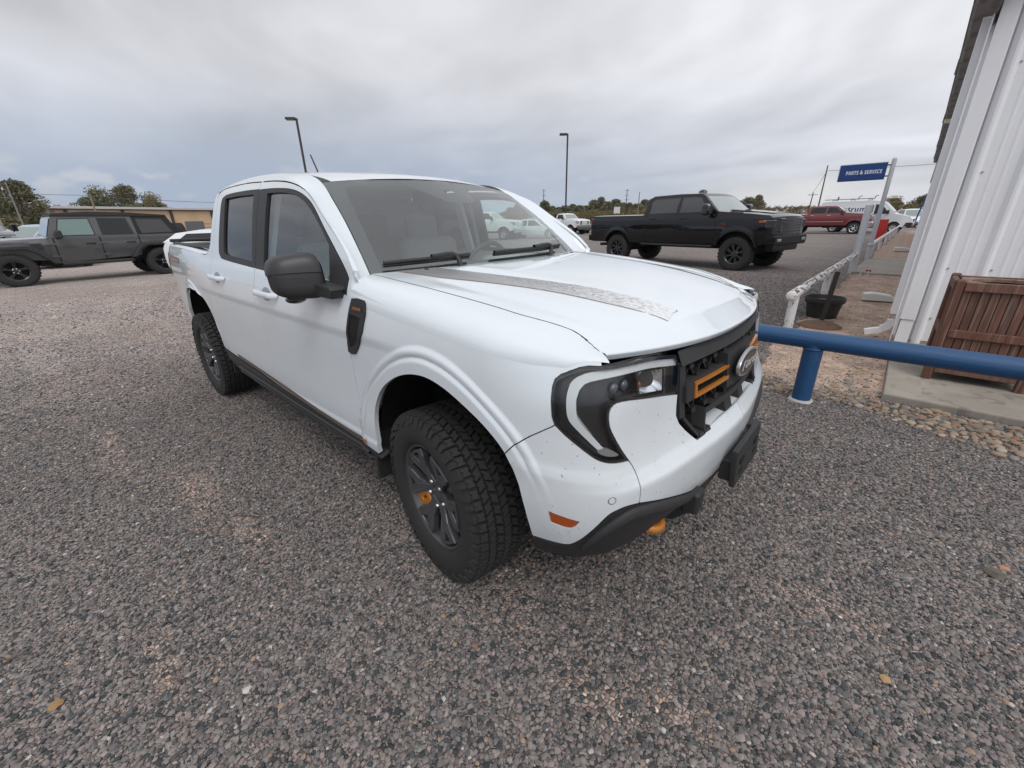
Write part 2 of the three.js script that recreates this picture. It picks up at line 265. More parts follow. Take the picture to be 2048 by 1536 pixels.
function panel(f, outer, o = {}) {
  const { holes = [], cell = 0.025, cellB = cell, flange = 0.012, off = 0, inset = 0.002, uv = 1, lipR = 0.0015 } = o;
  outer = dedupe(outer); if (inset) outer = insetLoop(outer, inset);
  const hs = holes.map(dedupe).map((h) => inset ? insetLoop(h, -inset) : h);
  const ct = outer.map((p) => new THREE.Vector2(...p)), hv = hs.map((h) => h.map((p) => new THREE.Vector2(...p)));
  const all = [...ct, ...hv.flat()], tris = THREE.ShapeUtils.triangulateShape(ct, hv);
  const pos = [], nor = [], uvs = [];
  const N = (a, b) => { const e = 0.003, A = f(a + e, b).sub(f(a - e, b)), B = f(a, b + e).sub(f(a, b - e)); return A.cross(B).normalize(); };
  // which way is out
  const flip = o.flip ? -1 : 1, cache = new Map();
  const vert = (p) => { const k = p[0].toFixed(5) + ',' + p[1].toFixed(5); let v = cache.get(k); if (!v) { const n = N(p[0], p[1]).multiplyScalar(flip); const P = f(p[0], p[1]); if (off) P.addScaledVector(n, off); v = { P, n }; cache.set(k, v); } return v; };
  const emit = (v, p) => { pos.push(v.P.x, v.P.y, v.P.z); nor.push(v.n.x, v.n.y, v.n.z); uvs.push(p[0] * uv, p[1] * uv); };
  for (const t of tris) {
    const T = t.map((i) => [all[i].x, all[i].y]); if (Math.abs(area2(T)) < 1e-10) continue;
    const a0 = Math.floor(Math.min(T[0][0], T[1][0], T[2][0]) / cell), a1 = Math.ceil(Math.max(T[0][0], T[1][0], T[2][0]) / cell);
    for (let a = a0; a < a1; a++) {
      let P = clipHalf(clipHalf(T, 0, a * cell, false), 0, (a + 1) * cell, true); if (P.length < 3) continue;
      const bs = P.map((p) => p[1]), b0 = Math.floor(Math.min(...bs) / cellB), b1 = Math.ceil(Math.max(...bs) / cellB);
      for (let b = b0; b < b1; b++) {
        const Q = clipHalf(clipHalf(P, 1, b * cellB, false), 1, (b + 1) * cellB, true); if (Q.length < 3 || Math.abs(area2(Q)) < 1e-10) continue;
        for (let k = 1; k < Q.length - 1; k++) { let tri = [Q[0], Q[k], Q[k + 1]]; let v = tri.map(vert); const g = v[1].P.clone().sub(v[0].P).cross(v[2].P.clone().sub(v[0].P)); if (g.dot(v[0].n) < 0) { tri = [tri[0], tri[2], tri[1]]; v = [v[0], v[2], v[1]]; } v.forEach((x, i) => emit(x, tri[i])); }
      }
    }
  }
  if (flange) for (const loop of [outer, ...hs]) { // turned-in edge
    const L = []; for (let i = 0; i < loop.length; i++) { const p = loop[i], q = loop[(i + 1) % loop.length], n = Math.max(1, Math.ceil(Math.hypot(q[0] - p[0], q[1] - p[1]) / cell)); for (let k = 0; k < n; k++) L.push([lerp(p[0], q[0], k / n), lerp(p[1], q[1], k / n)]); }
    for (let i = 0; i < L.length; i++) { const p = L[i], q = L[(i + 1) % L.length], a = vert(p), b = vert(q), c = a.P.clone().addScaledVector(a.n, -flange), d = b.P.clone().addScaledVector(b.n, -flange); const e = b.P.clone().sub(a.P).cross(a.n).normalize(); const quad = [a.P, c, b.P, b.P, c, d]; for (const P of quad) { pos.push(P.x, P.y, P.z); nor.push(e.x, e.y, e.z); uvs.push(p[0] * uv, p[1] * uv); } }
  }
  const g = new THREE.BufferGeometry(); g.setAttribute('position', new THREE.Float32BufferAttribute(pos, 3)); g.setAttribute('normal', new THREE.Float32BufferAttribute(nor, 3)); g.setAttribute('uv', new THREE.Float32BufferAttribute(uvs, 2)); return g;
}
// a rectangular grid sheet f(i/nu, j/nv)
function sheet(f, nu, nv, flip = false, uvs = [1, 1]) {
  const pos = [], uv = [], idx = []; for (let i = 0; i <= nu; i++) for (let j = 0; j <= nv; j++) { const p = f(i / nu, j / nv); pos.push(p.x, p.y, p.z); uv.push(i / nu * uvs[0], j / nv * uvs[1]); }
  for (let i = 0; i < nu; i++) for (let j = 0; j < nv; j++) { const a = i * (nv + 1) + j, b = a + nv + 1; if (flip) idx.push(a, a + 1, b, b, a + 1, b + 1); else idx.push(a, b, a + 1, b, b + 1, a + 1); }
  const g = new THREE.BufferGeometry(); g.setAttribute('position', new THREE.Float32BufferAttribute(pos, 3)); g.setAttribute('uv', new THREE.Float32BufferAttribute(uv, 2)); g.setIndex(idx); g.computeVertexNormals(); return g;
}
// tyre with tread blocks, axis along z, outer face towards +z
function tyreParts(R, W, rimR, blocks = 44, rows = 5) {
  const h = W / 2, prof = [[rimR, -h * 0.72], [rimR + 0.012, -h * 0.86], [rimR + (R - rimR) * 0.45, -h * 1.0], [R - 0.035, -h * 0.93], [R - 0.017, -h * 0.78], [R - 0.014, 0], [R - 0.017, h * 0.78], [R - 0.035, h * 0.93], [rimR + (R - rimR) * 0.45, h * 1.0], [rimR + 0.03, h * 0.93], [rimR + 0.012, h * 0.86], [rimR, h * 0.72]].map((p) => new THREE.Vector2(p[0], p[1]));
  const carcass = new THREE.LatheGeometry(prof, 72).rotateX(Math.PI / 2);
  const g = [], bw = W * 0.86 / rows, P = [];
  const add = (a, z, la, lz, sk, r0 = R - 0.018, r1 = R) => { // one chamfered block on the drum
    const pts = [[-.5, -.5], [-.18, -.5], [-.1, -.36], [.12, -.36], [.2, -.5], [.5, -.5], [.5, .5], [.2, .5], [.1, .36], [-.1, .36], [-.2, .5], [-.5, .5]]; const base = [], top = [];
    for (const [x, y] of pts) for (const [arr, k, r] of [[base, 1, r0], [top, 0.86, r1]]) { const an = a + (x * k + sk * y * k) * la / R, zz = z + y * lz * k; const rr = r - Math.max(0, Math.abs(zz) - W * 0.36) * 0.35; arr.push(V(Math.cos(an) * rr, Math.sin(an) * rr, zz)); }
    const n = pts.length; const tri = (A, B, C) => P.push(A, B, C);
    for (let i = 0; i < n; i++) { const j = (i + 1) % n; tri(base[i], base[j], top[i]); tri(base[j], top[j], top[i]); }
    const c = top.reduce((s, v) => s.add(v), V(0, 0, 0)).multiplyScalar(1 / n); for (let i = 0; i < n; i++) tri(top[i], top[(i + 1) % n], c);
  };
  const cir = 2 * Math.PI * R, la = cir / blocks;
  for (let b = 0; b < blocks; b++) for (let r = 0; r < rows; r++) {
    const z = (r - (rows - 1) / 2) * bw, a = (b + (r % 2) * 0.5) / blocks * 2 * Math.PI, sk = (r % 2 ? 0.45 : -0.45) * (r === 0 || r === rows - 1 ? 0.2 : 1);
    add(a, z, la * 0.84, bw * 0.92, sk);
  }
  for (let b = 0; b < blocks * 0.5; b++) for (const s of [-1, 1]) for (const q of [0, 1]) { // shoulder lugs down the side wall
    const a = (b + 0.25 + q * 0.5) / (blocks * 0.5) * 2 * Math.PI, w = la * (q ? 0.5 : 0.85), l = q ? 0.026 : 0.04; const mk = (an, r, z) => V(Math.cos(an) * r, Math.sin(an) * r, z * s);
    const a0 = a - w / R / 2, a1 = a + w / R / 2, rA = R - 0.012, rB = R - 0.012 - l, zA = h * 0.885, zB = h * 1.0, o = 0.005;
    const c = [mk(a0, rA, zA + o), mk(a1, rA, zA + o), mk(a1 - 0.01, rB, zB + 0.002), mk(a0 + 0.01, rB, zB + 0.002), mk(a0, rA, zA - 0.01), mk(a1, rA, zA - 0.01), mk(a1, rB, zB - 0.01), mk(a0, rB, zB - 0.01)];
    for (const f of [[0, 1, 2, 3], [0, 4, 5, 1], [1, 5, 6, 2], [3, 2, 6, 7], [0, 3, 7, 4]]) { const F = s > 0 ? f : f.slice().reverse(); P.push(c[F[0]], c[F[2]], c[F[1]], c[F[0]], c[F[3]], c[F[2]]); }
  }
  const tg = new THREE.BufferGeometry().setFromPoints(P); tg.computeVertexNormals();
  // face outwards
  return { carcass, tread: fixOut(tg) };
}
function fixOut(g) { // flat soup: make normals point away from the z axis or outwards along z
  const p = g.attributes.position; for (let i = 0; i < p.count; i += 3) { const A = V().fromBufferAttribute(p, i), B = V().fromBufferAttribute(p, i + 1), C = V().fromBufferAttribute(p, i + 2), n = B.clone().sub(A).cross(C.clone().sub(A)), c = A.clone().add(B).add(C).multiplyScalar(1 / 3); const o = V(c.x, c.y, c.z * 0.3); if (n.dot(o) < 0) { p.setXYZ(i + 1, C.x, C.y, C.z); p.setXYZ(i + 2, B.x, B.y, B.z); } } g.computeVertexNormals(); return g;
}
// ---------- the white pickup ----------
const truck = thing('pickup_truck', 'white four door pickup truck with orange grille bars, parked nearest in the gravel lot', 'pickup truck');
const both = (name, g, mat, parent = truck) => { const a = part(name, g, mat, parent); const b = part(name, mirrorZ(g), mat, parent); return [a, b]; };
const RIMC = [0.02, -3.065];   // wheel centres along x
{
  // outlines on the right flank, in (u, y)
  const seamF = [[-0.402, 1.222], [-0.398, 1.17], [-0.408, 1.08], [-0.43, 0.99], [-0.45, 0.87], [-0.458, 0.72], [-0.446, 0.57], [-0.418, 0.432]];
  const seamB = [[-1.470, 1.626], [-1.467, 1.58], [-1.466, 1.18], [-1.478, 1.06], [-1.49, 0.9], [-1.485, 0.7], [-1.47, 0.475]];
  const seamR = [[-2.205, 1.565], [-2.235, 1.42], [-2.275, 1.26], [-2.315, 1.1], [-2.34, 0.96], [-2.385, 0.8], [-2.44, 0.65], [-2.462, 0.53]];
  const sill = [[-2.462, 0.53], [-2.0, 0.505], [-1.47, 0.475], [-1.0, 0.446], [-0.6, 0.43], [-0.418, 0.432], [-0.355, 0.425]];
  const archF = smooth([[-0.355, 0.40], [-0.345, 0.48], [-0.318, 0.64], [-0.24, 0.765], [-0.131, 0.848], [-0.019, 0.897], [0.09, 0.914], [0.19, 0.897], [0.291, 0.852], [0.375, 0.80], [0.436, 0.735], [0.482, 0.633], [0.505, 0.52], [0.511, 0.40]], 4);
  const archR = smooth([[-2.535, 0.45], [-2.537, 0.58], [-2.56, 0.70], [-2.62, 0.82], [-2.72, 0.895], [-2.86, 0.935], [-3.02, 0.945], [-3.17, 0.925], [-3.32, 0.86], [-3.43, 0.76], [-3.49, 0.64], [-3.515, 0.50]], 4);
  const archAt = (a, u0, u1) => a.filter((p) => p[0] >= u0 && p[0] <= u1);
  // fender
  const top = []; for (let u = 0.735; u > -0.401; u -= 0.02) top.push([u, yFender(u) + 0.0035]); top.push([-0.4015, yFender(-0.4015) + 0.0035]);
  const hlOut = [[0.600, 0.869], [0.591, 0.892], [0.585, 0.939], [0.583, 0.975], [0.588, 0.998], [0.604, 1.012], [0.632, 1.024], [0.66, 1.034], [0.69, 1.039], [0.735, 1.038]];
  const seamBump = [[0.436, 0.735], [0.47, 0.775], [0.523, 0.817], [0.6, 0.869]];
  const aF = archF.filter((p) => p[1] > 0.42 && !(p[0] > 0.436 && p[1] < 0.7345));
  const fenderPoly = [...aF.slice(0, -1), ...seamBump, ...hlOut.slice(1), ...top.map((p) => [p[0], p[1]]), ...seamF.slice(1, -1), [-0.418, 0.432], [-0.36, 0.425]];
  both('fender', panel(S, fenderPoly, { cell: 0.0065, flange: 0.02 }), M.white);
  const fsheet = sheet((i, j) => fenderTop(lerp(-0.405, 0.765, i), j * 0.985), 90, 10, false); both('fender_top', fsheet, M.white);
  // fender lip trim continues; black vent
  const vent = [[-0.376, 1.13], [-0.335, 1.134], [-0.285, 1.131], [-0.272, 1.12], [-0.274, 1.078], [-0.301, 1.007], [-0.36, 0.935], [-0.395, 0.9], [-0.42, 0.894], [-0.452, 0.9], [-0.446, 0.94], [-0.427, 0.99], [-0.404, 1.06]];
  const vholes = [[-0.388, 1.068], [-0.31, 1.062], [-0.333, 0.995], [-0.38, 0.94], [-0.43, 0.925], [-0.41, 1.0]];
  const vt = part('fender_vent', panel(S, vent, { holes: [vholes], cell: 0.02, off: 0.007, flange: 0.02, inset: 0 }), M.trimRough, truck);
  part('vent_recess', panel(S, vholes, { cell: 0.03, off: 0.002, flange: 0 , inset: -0.003 }), M.black, vt);
  const vent2 = part('fender_vent', mirrorZ(vt.geometry), M.trimRough, truck); part('vent_recess', mirrorZ(vt.children[0].geometry), M.black, vent2);
  const vtx = canvasTex(256, 64, (c, w, h) => { c.fillStyle = '#26262a'; c.fillRect(0, 0, w, h); c.fillStyle = '#b06c22'; c.font = 'italic bold 46px sans-serif'; c.textAlign = 'center'; c.textBaseline = 'middle'; c.fillText('TREMOR', w / 2, h / 2 + 2); });
  const badge = sheet((i, j) => S(lerp(-0.383, -0.293, i), lerp(1.085, 1.107, j) , 0.0085), 6, 2, true); part('vent_badge', badge, std(0xffffff, 0.6, 0, { map: vtx }), vt);

  // doors
  const cut = [[-0.396, 1.235], [-0.492, 1.316], [-0.668, 1.425], [-0.832, 1.527], [-0.948, 1.571], [-1.1, 1.601], [-1.28, 1.618], [-1.470, 1.626]];
  const cutR = [[-1.470, 1.626], [-1.7, 1.634], [-1.952, 1.632], [-2.1, 1.624], [-2.168, 1.610], [-2.195, 1.59], [-2.205, 1.565]];
  const cutS = smooth(cut, 4), cutRS = smooth(cutR, 4), sfS = smooth(seamF, 4), sbS = smooth(seamB, 4), srS = smooth(seamR, 4), silS = smooth(sill, 4);
  const seg = (u0, u1) => silS.filter((p) => p[0] > u0 && p[0] < u1);
  const winFo = smooth([[-1.455, 1.586, 1], [-1.25, 1.580], [-1.06, 1.566], [-0.92, 1.538], [-0.798, 1.487], [-0.662, 1.386], [-0.483, 1.251], [-0.428, 1.20, 1], [-0.430, 1.140, 1], [-0.60, 1.155], [-1.0, 1.173], [-1.455, 1.186, 1]], 4, true);
  const winFg = smooth([[-1.345, 1.562, 1], [-1.2, 1.559], [-1.065, 1.548], [-0.933, 1.522], [-0.835, 1.482], [-0.724, 1.412], [-0.612, 1.325, 1], [-0.585, 1.180, 1], [-0.95, 1.196], [-1.345, 1.207, 1]], 4, true);
  const winRo = smooth([[-1.478, 1.588, 1], [-1.7, 1.592], [-1.95, 1.590], [-2.07, 1.580], [-2.115, 1.55], [-2.128, 1.43], [-2.135, 1.275], [-2.105, 1.225], [-2.0, 1.208], [-1.478, 1.187, 1]], 4, true);
  const winRg = smooth([[-1.545, 1.566, 1], [-1.8, 1.570], [-2.038, 1.566, 1], [-2.036, 1.42], [-2.032, 1.275], [-2.0, 1.243], [-1.9, 1.233], [-1.52, 1.215, 1]], 4, true);
  const fdoor = [...sfS.slice().reverse(), ...cutS, ...sbS.slice(1), ...seg(-1.47, -0.419)];
  const rdoor = [...sbS.slice().reverse(), ...cutRS.slice(1), ...srS.slice(1), ...seg(-2.46, -1.471)];
  const doors = [];
  for (const [outline, wo, wg, gm, bx] of [[fdoor, winFo, winFg, M.glass, -1.4645], [rdoor, winRo, winRg, M.tint, -1.4685]]) {
    const wf = wo.map((p) => [Math.abs(p[0] - (bx > -1.466 ? -1.455 : -1.478)) < 0.0005 ? bx : p[0], p[1]]);
    const dg = panel(S, outline, { holes: [wo], cell: 0.03, cellB: 0.012, flange: 0.022, inset: 0.003 }), fg = panel(S, wf, { holes: [wg], cell: 0.04, off: 0.002, flange: 0.018, inset: 0 }), gg = panel(S, wg, { cell: 0.05, off: -0.009, flange: 0, inset: -0.004 });
    for (const m of [0, 1]) { const k = (g) => m ? mirrorZ(g) : g; const d = part('door', k(dg), M.white, truck); part('window_frame', k(fg), M.trim, d); part('window_glass', k(gg), gm, d); doors.push(d); }
  }
  // handles: cup and pull
  for (const [i, u0, u1, y, m] of [[0, -1.44, -1.13, 1.066, 0], [2, -2.30, -1.99, 1.092, 0], [1, -1.44, -1.13, 1.066, 1], [3, -2.30, -1.99, 1.092, 1]]) {
    const cup = []; for (let k = 0; k < 24; k++) { const a = k / 24 * 2 * Math.PI; cup.push([lerp(u0, u1, 0.47) + Math.cos(a) * 0.062, y - 0.004 + Math.sin(a) * 0.036]); }
    const H = sheet((a, b) => { const u = lerp(u0, u1, a), t = b * 2 * Math.PI; const endw = Math.pow(clamp(Math.sin(Math.PI * clamp(a * 0.94 + 0.03)) * 3.2), 0.5); const arch = 0.030 * Math.pow(clamp(Math.sin(Math.PI * a) * 2.0), 0.7) ; const hh = 0.0155 * endw, dd = 0.0075 * endw; const c = S(u, y + Math.sin(t) * hh, arch + Math.cos(t) * dd); return c; }, 24, 14, true);
    const cg = panel(S, cup, { cell: 0.03, off: 0.0012, flange: 0.001, inset: 0 }), lock = S(u1 - 0.03, y, 0).sub(S(u1 - 0.03, y, -1));
    const k = (g) => m ? mirrorZ(g) : g; const h = part('door_handle', k(H), M.white, doors[i]); part('handle_cup', k(cg), std(lin(0.30, 0.32, 0.33), 0.5), doors[i]);
  }
  // side mirrors
  for (const m of [0, 1]) {
    const k = (g) => m ? mirrorZ(g) : g, d = doors[m];
    // shell: rounded box-like loft along z
    const shell = sheet((a, b) => { const z = lerp(0.895, 1.085, a), t = b * 2 * Math.PI, e = Math.pow(clamp(1 - Math.pow(Math.abs(a * 2 - 1), 4.5)), 0.34); const c = Math.cos(t), s = Math.sin(t), q = 0.62; const sx = Math.sign(c) * Math.pow(Math.abs(c), q) * 0.062 * e * (c < 0 ? 0.75 : 1), sy = Math.sign(s) * Math.pow(Math.abs(s), q) * 0.092 * e; const taper = s > 0 ? 1 - 0.30 * a * a : 1 - 0.12 * a * a; return V(-0.622 - (z - 0.9) * 0.42 + sx - sy * 0.16, 1.205 + sy * taper + (a - 0.5) * 0.006, z); }, 22, 32, true);
    const sm = part('side_mirror', k(shell), M.trim, d);
    // upper cap, a little proud of the shell
    const cap = sheet((a, b) => { const z = lerp(0.915, 1.0895, a), t = lerp(0.02, 1.0, b) * Math.PI, e = Math.pow(clamp(1 - Math.pow(Math.abs(((z - 0.895) / 0.19) * 2 - 1), 4.5)), 0.34); const c = Math.cos(t), s = Math.sin(t), q = 0.62, aa = (z - 0.895) / 0.19; const sx = Math.sign(c) * Math.pow(Math.abs(c), q) * 0.066 * e * (c < 0 ? 0.75 : 1), sy = Math.pow(Math.abs(s), q) * 0.096 * e; return V(-0.622 - (z - 0.9) * 0.42 + sx - sy * 0.16, 1.209 + sy * (1 - 0.30 * aa * aa) + (aa - 0.5) * 0.006, z); }, 20, 20, true);
    part('mirror_cap', k(cap), std(lin(0.03, 0.03, 0.032), 0.42), sm);
    part('mirror_arm', k(merge([extr([[-0.70, 1.125], [-0.455, 1.125], [-0.44, 1.16], [-0.455, 1.172], [-0.66, 1.18], [-0.69, 1.16]], 0.075, 0.006).translate(0, 0, 0.872)])), M.trim, sm);
    part('mirror_lamp', k(new THREE.SphereGeometry(0.034, 16, 10).scale(1.1, 0.6, 1.3).translate(-0.70, 1.108, 0.99)), M.gloss, sm);
    part('mirror_glass', k(box(0.004, 0.13, 0.13, -0.735, 1.20, 0.99, 0, 0.42)), M.chrome, sm);
  }
  // rocker trim and its stripe
  const rock = [...silS.map((p) => [p[0], p[1] - 0.006]), [-0.345, 0.405], [-0.42, 0.39], [-0.6, 0.345], [-1.2, 0.335], [-2.0, 0.36], [-2.3, 0.40], [-2.45, 0.45], [-2.53, 0.545]];
  both('rocker_trim', panel(S, rock, { cell: 0.04, off: 0.004, flange: 0.05, inset: 0 }), M.trim);
  both('rocker_ridge', merge([0.402, 0.366].map((y) => sheet((i, j) => { const u = lerp(-2.25, -0.44, i); return S(u, y + 0.026 * (Math.max(0, -u - 0.9)) + (j - 0.5) * 0.022, 0.004 + 0.012 * Math.sin(Math.PI * j)); }, 40, 6, true))), M.trimRough);
  const stTex = canvasTex(1024, 32, (c, w, h) => { c.fillStyle = '#56585a'; c.fillRect(0, 0, w, h); c.strokeStyle = '#a55f1c'; c.lineWidth = 3; c.strokeRect(1, 1, w - 2, h - 2); c.fillStyle = '#b4681e'; c.fillRect(w - 22, 0, 22, h); });
  both('door_stripe', sheet((i, j) => { const u = lerp(-2.2, -0.455, i), yb = table(sill)(u); return S(u, yb + 0.006 + j * 0.026, 0.0015); }, 60, 2, true), std(0xffffff, 0.5, 0, { map: stTex }));
  // rear quarter and bed side
  const quarter = [...srS.filter((p) => p[1] > 0.46), [-2.50, 0.53], ...archR.filter((p) => p[1] > 0.535), [-3.525, 0.50], [-3.8, 0.52], [-4.02, 0.60], [-4.085, 0.70], [-4.085, 1.2], [-4.07, 1.244], [-3.6, 1.246], [-3.0, 1.242], [-2.55, 1.228], [-2.47, 1.222], [-2.42, 1.228], [-2.375, 1.25], [-2.335, 1.30], [-2.312, 1.40], [-2.29, 1.50], [-2.268, 1.565], [-2.24, 1.60], [-2.2, 1.615]];
  both('bed_side', panel(S, quarter, { cell: 0.009, flange: 0.02 }), M.white);
  both('bed_rail', sheet((i, j) => { const u = lerp(-4.07, -2.44, i), y = table([[-4.07, 1.244], [-3.6, 1.246], [-3.0, 1.242], [-2.55, 1.228], [-2.4, 1.228]])(u); const a = S(u, y - 0.001), t = j; return V(a.x, a.y + 0.018 * Math.sin(Math.min(1, t * 2.2) * Math.PI / 2), a.z - 0.085 * t); }, 40, 8, false), M.white);
  both('rail_cap', sheet((i, j) => { const u = lerp(-4.05, -2.44, i), a = S(u, 1.24); return V(a.x, 1.263 + 0.016 * Math.sin(Math.PI * clamp(j * 1.02)), a.z - 0.03 - 0.06 * j); }, 30, 6, false), M.trimRough);
  const decT = canvasTex(256, 64, (c, w, h) => { c.fillStyle = '#6d5c58'; c.fillRect(0, 0, w, h); c.fillStyle = '#c08a5c'; c.font = 'italic bold 50px sans-serif'; c.textAlign = 'center'; c.textBaseline = 'middle'; c.fillText('TREMOR', w / 2, h / 2 + 3); });
  part('bed_decal', sheet((i, j) => S(lerp(-3.86, -3.3, i), lerp(1.118, 1.165, j), 0.0015), 10, 2, true), std(0xffffff, 0.5, 0, { map: decT }), truck);
  both('tail_lamp', panel(S, [[-4.125, 0.97], [-4.03, 0.98], [-4.02, 1.18], [-4.125, 1.19]], { cell: 0.03, off: 0.003, flange: 0.03, inset: 0 }), M.red);
  part('tailgate', merge([box(0.07, 0.44, 1.5, -4.06, 1.04, 0, 0.02)]), M.white, truck);
  part('tailgate_cap', box(0.085, 0.03, 1.5, -4.055, 1.285, 0, 0.012), M.trimRough, truck);
  part('tailgate_liner', box(0.02, 0.42, 1.42, -4.012, 1.045, 0, 0.005), std(lin(0.10, 0.102, 0.105), 0.7), truck);
  part('bed_floor', merge([box(1.66, 0.03, 1.36, -3.23, 0.84, 0), ...[-1, 1].map((s) => box(1.6, 0.42, 0.04, -3.23, 1.05, s * 0.70)), box(0.03, 0.42, 1.4, -2.44, 1.05, 0)]), std(lin(0.05, 0.05, 0.052), 0.75), truck);
  part('rear_bumper', merge([box(0.16, 0.2, 1.40, -4.10, 0.60, 0, 0.05)]), M.trim, truck);

  // cab frame: door cut up over the roof rail to the windshield edge and roof ditch
  const O = [[-0.384, 1.212], [-0.44, 1.275], [-0.494, 1.319], [-0.668, 1.428], [-0.832, 1.530], [-0.95, 1.574], [-1.1, 1.604], [-1.28, 1.621], [-1.475, 1.629], [-1.7, 1.637], [-1.952, 1.635], [-2.1, 1.627], [-2.17, 1.614], [-2.2, 1.6]];
  const I = [wsPt(-0.05, 1), wsPt(0.08, 1), wsPt(0.22, 1), wsPt(0.50, 1), wsPt(0.76, 1), wsPt(0.985, 1), V(-1.08, 1.634, 0.652), V(-1.27, 1.658, 0.648), V(-1.46, 1.672, 0.645), V(-1.7, 1.677, 0.643), V(-1.95, 1.670, 0.643), V(-2.15, 1.652, 0.645), V(-2.27, 1.635, 0.65), V(-2.34, 1.60, 0.66)];
  const oc = new THREE.CatmullRomCurve3(O.map((p) => S(p[0], p[1])), false, 'centripetal'), ic = new THREE.CatmullRomCurve3(I, false, 'centripetal'), nO = O.length - 1;
  const frameF = (i, j) => { const t = i, a = oc.getPoint(t), b = ic.getPoint(t); const c = V(lerp(a.x, b.x, 0.35), lerp(a.y, b.y, 0.94) + 0.004, lerp(a.z, b.z, 0.22)); const k = 1 - j; return a.clone().multiplyScalar(k * k).addScaledVector(c, 2 * k * j).addScaledVector(b, j * j); };
  both('cab_frame', sheet(frameF, 90, 10, false), M.white);
  // roof
  const rb = table([[-2.45, 1.575], [-2.34, 1.607], [-2.2, 1.640], [-1.95, 1.668], [-1.46, 1.670], [-1.08, 1.632], [-0.98, 1.610], [-0.90, 1.585]]);
  const roofF = (i, j) => { const s = j * 2 - 1, h = wsT(s), x0 = h.x - 0.012, x = lerp(x0, -2.40, i), q = 1 - Math.pow(Math.abs(s), 2.4); const front = lerp(h.y + 0.004 - rb(x0), 0.036 * q, sstep(0, 0.16, i)); const ribs = 0.006 * Math.exp(-Math.pow((Math.abs(s) - 0.42) / 0.1, 2)) * sstep(0.1, 0.25, i); return V(x, rb(x) + front - ribs, s * lerp(0.598, 0.634, sstep(0, 0.35, i))); };
  part('roof', sheet(roofF, 44, 40, false), M.white, truck);
  both('roof_ditch_trim', sheet((i, j) => { const p = roofF(i, 1), q = ic.getPoint(lerp(0.385, 1, i)); return p.lerp(V(p.x, q.y + 0.002, 0.653), j).add(V(0, 0.002, 0)); }, 40, 2, false), M.trim);
  part('antenna', merge([rod([-2.27, 1.655, 0.0], [-2.43, 1.915, 0.0], 0.0075, 0.005, 8), rod([-2.25, 1.63, 0], [-2.275, 1.67, 0], 0.024, 0.012, 12)]), M.trim, truck);
  // cab back with rear window
  const backF = (i, j) => { const s = i * 2 - 1, y = lerp(1.22, 1.62, j), ux = table([[1.2, -2.40], [1.25, -2.37], [1.3, -2.336], [1.4, -2.312], [1.5, -2.29], [1.565, -2.268], [1.62, -2.2]])(y), e = S(ux, Math.min(y, 1.6)); return V(e.x - 0.13 * (1 - Math.pow(Math.abs(s), 7)), y, s * (e.z - 0.002)); };
  const wb = [[0.17, 0.2], [0.83, 0.2], [0.8, 0.82], [0.2, 0.82]];
  part('cab_back', panel(backF, [[0, 0], [1, 0], [1, 1], [0, 1]], { holes: [wb], cell: 0.04, flange: 0.01, inset: 0 }), M.white, truck);
  part('rear_window', panel(backF, wb, { cell: 0.1, off: -0.005, flange: 0, inset: -0.004 }), M.tint, truck);

  // windshield: glass and printed border
  const clear = smooth([[0.10, -0.925], [0.5, -0.915], [0.865, -0.875], [0.935, -0.80], [0.94, -0.45], [0.93, -0.30], [0.80, -0.215], [0.72, -0.18], [0.685, -0.13], [0.675, 0.0], [0.685, 0.13], [0.74, 0.19], [0.91, 0.36], [0.935, 0.5], [0.925, 0.80], [0.865, 0.875], [0.5, 0.915], [0.13, 0.925], [0.10, 0.90], [0.10, 0.4], [0.10, -0.4], [0.10, -0.90]], 4, true);
  const WS = (a, b) => wsPt(a, b);
  part('windshield', panel(WS, [[0, -0.995], [0, 0.995], [0.99, 0.995], [0.99, -0.995]], { cell: 0.05, flip: false, flange: 0, inset: 0 }), M.wglass, truck);
  const frit = panel(WS, [[-0.02, -0.99], [-0.02, 0.99], [0.985, 0.99], [0.985, -0.99]], { holes: [clear, smooth([[0.80, -0.06], [0.80, 0.055], [0.86, 0.02], [0.86, -0.03]], 3, true)], cell: 0.05, flip: false, flange: 0, inset: 0, off: -0.003 });
  part('windshield_border', frit, M.frit, truck);
  part('sensor_housing', box(0.14, 0.06, 0.2, -1.0, 1.57, -0.02, 0.03, 0, 0, 0.5), M.trim, truck);
  part('rear_view_mirror', box(0.03, 0.07, 0.25, -0.93, 1.49, -0.03, 0.02), M.trim, truck);
  // wipers
  for (const [a, b, c] of [[[0.085, 0.93], [0.10, 0.40], [0.02, 0.50]], [[0.10, 0.20], [0.105, -0.62], [0.02, -0.35]]]) {
    const P = (t, s, o) => wsPt(t, s).add(V(0.010, 0.018, 0).multiplyScalar(o));
    const bl = []; for (let k = 0; k <= 8; k++) bl.push(P(lerp(a[0], b[0], k / 8), lerp(a[1], b[1], k / 8), 1.1));
    const w = part('wiper', merge([tube(bl, 0.008, 24, 6), tube(bl.map((p) => p.clone().add(V(0.006, 0.012, 0))), 0.0085, 24, 6), tube([P(lerp(a[0], b[0], 0.5), lerp(a[1], b[1], 0.5), 2.2), P(lerp(a[0], b[0], 0.75), lerp(a[1], b[1], 0.8), 2.0), P(c[0], c[1], 1.2)], 0.011, 12, 8)]), M.trim, truck);
  }
  part('cowl', sheet((i, j) => { const s = i * 2 - 1; return wsB(s).add(V(-0.02 + 0.22 * j, 0.018 - 0.012 * j - 0.02 * j * j, 0)); }, 30, 4, true), M.trim, truck);

  // hood
  const hg = sheet((i, j) => hoodPt(i, (j * 2 - 1) * 0.997), 60, 72, true);
  const hoodM = part('hood', hg, M.white, truck);
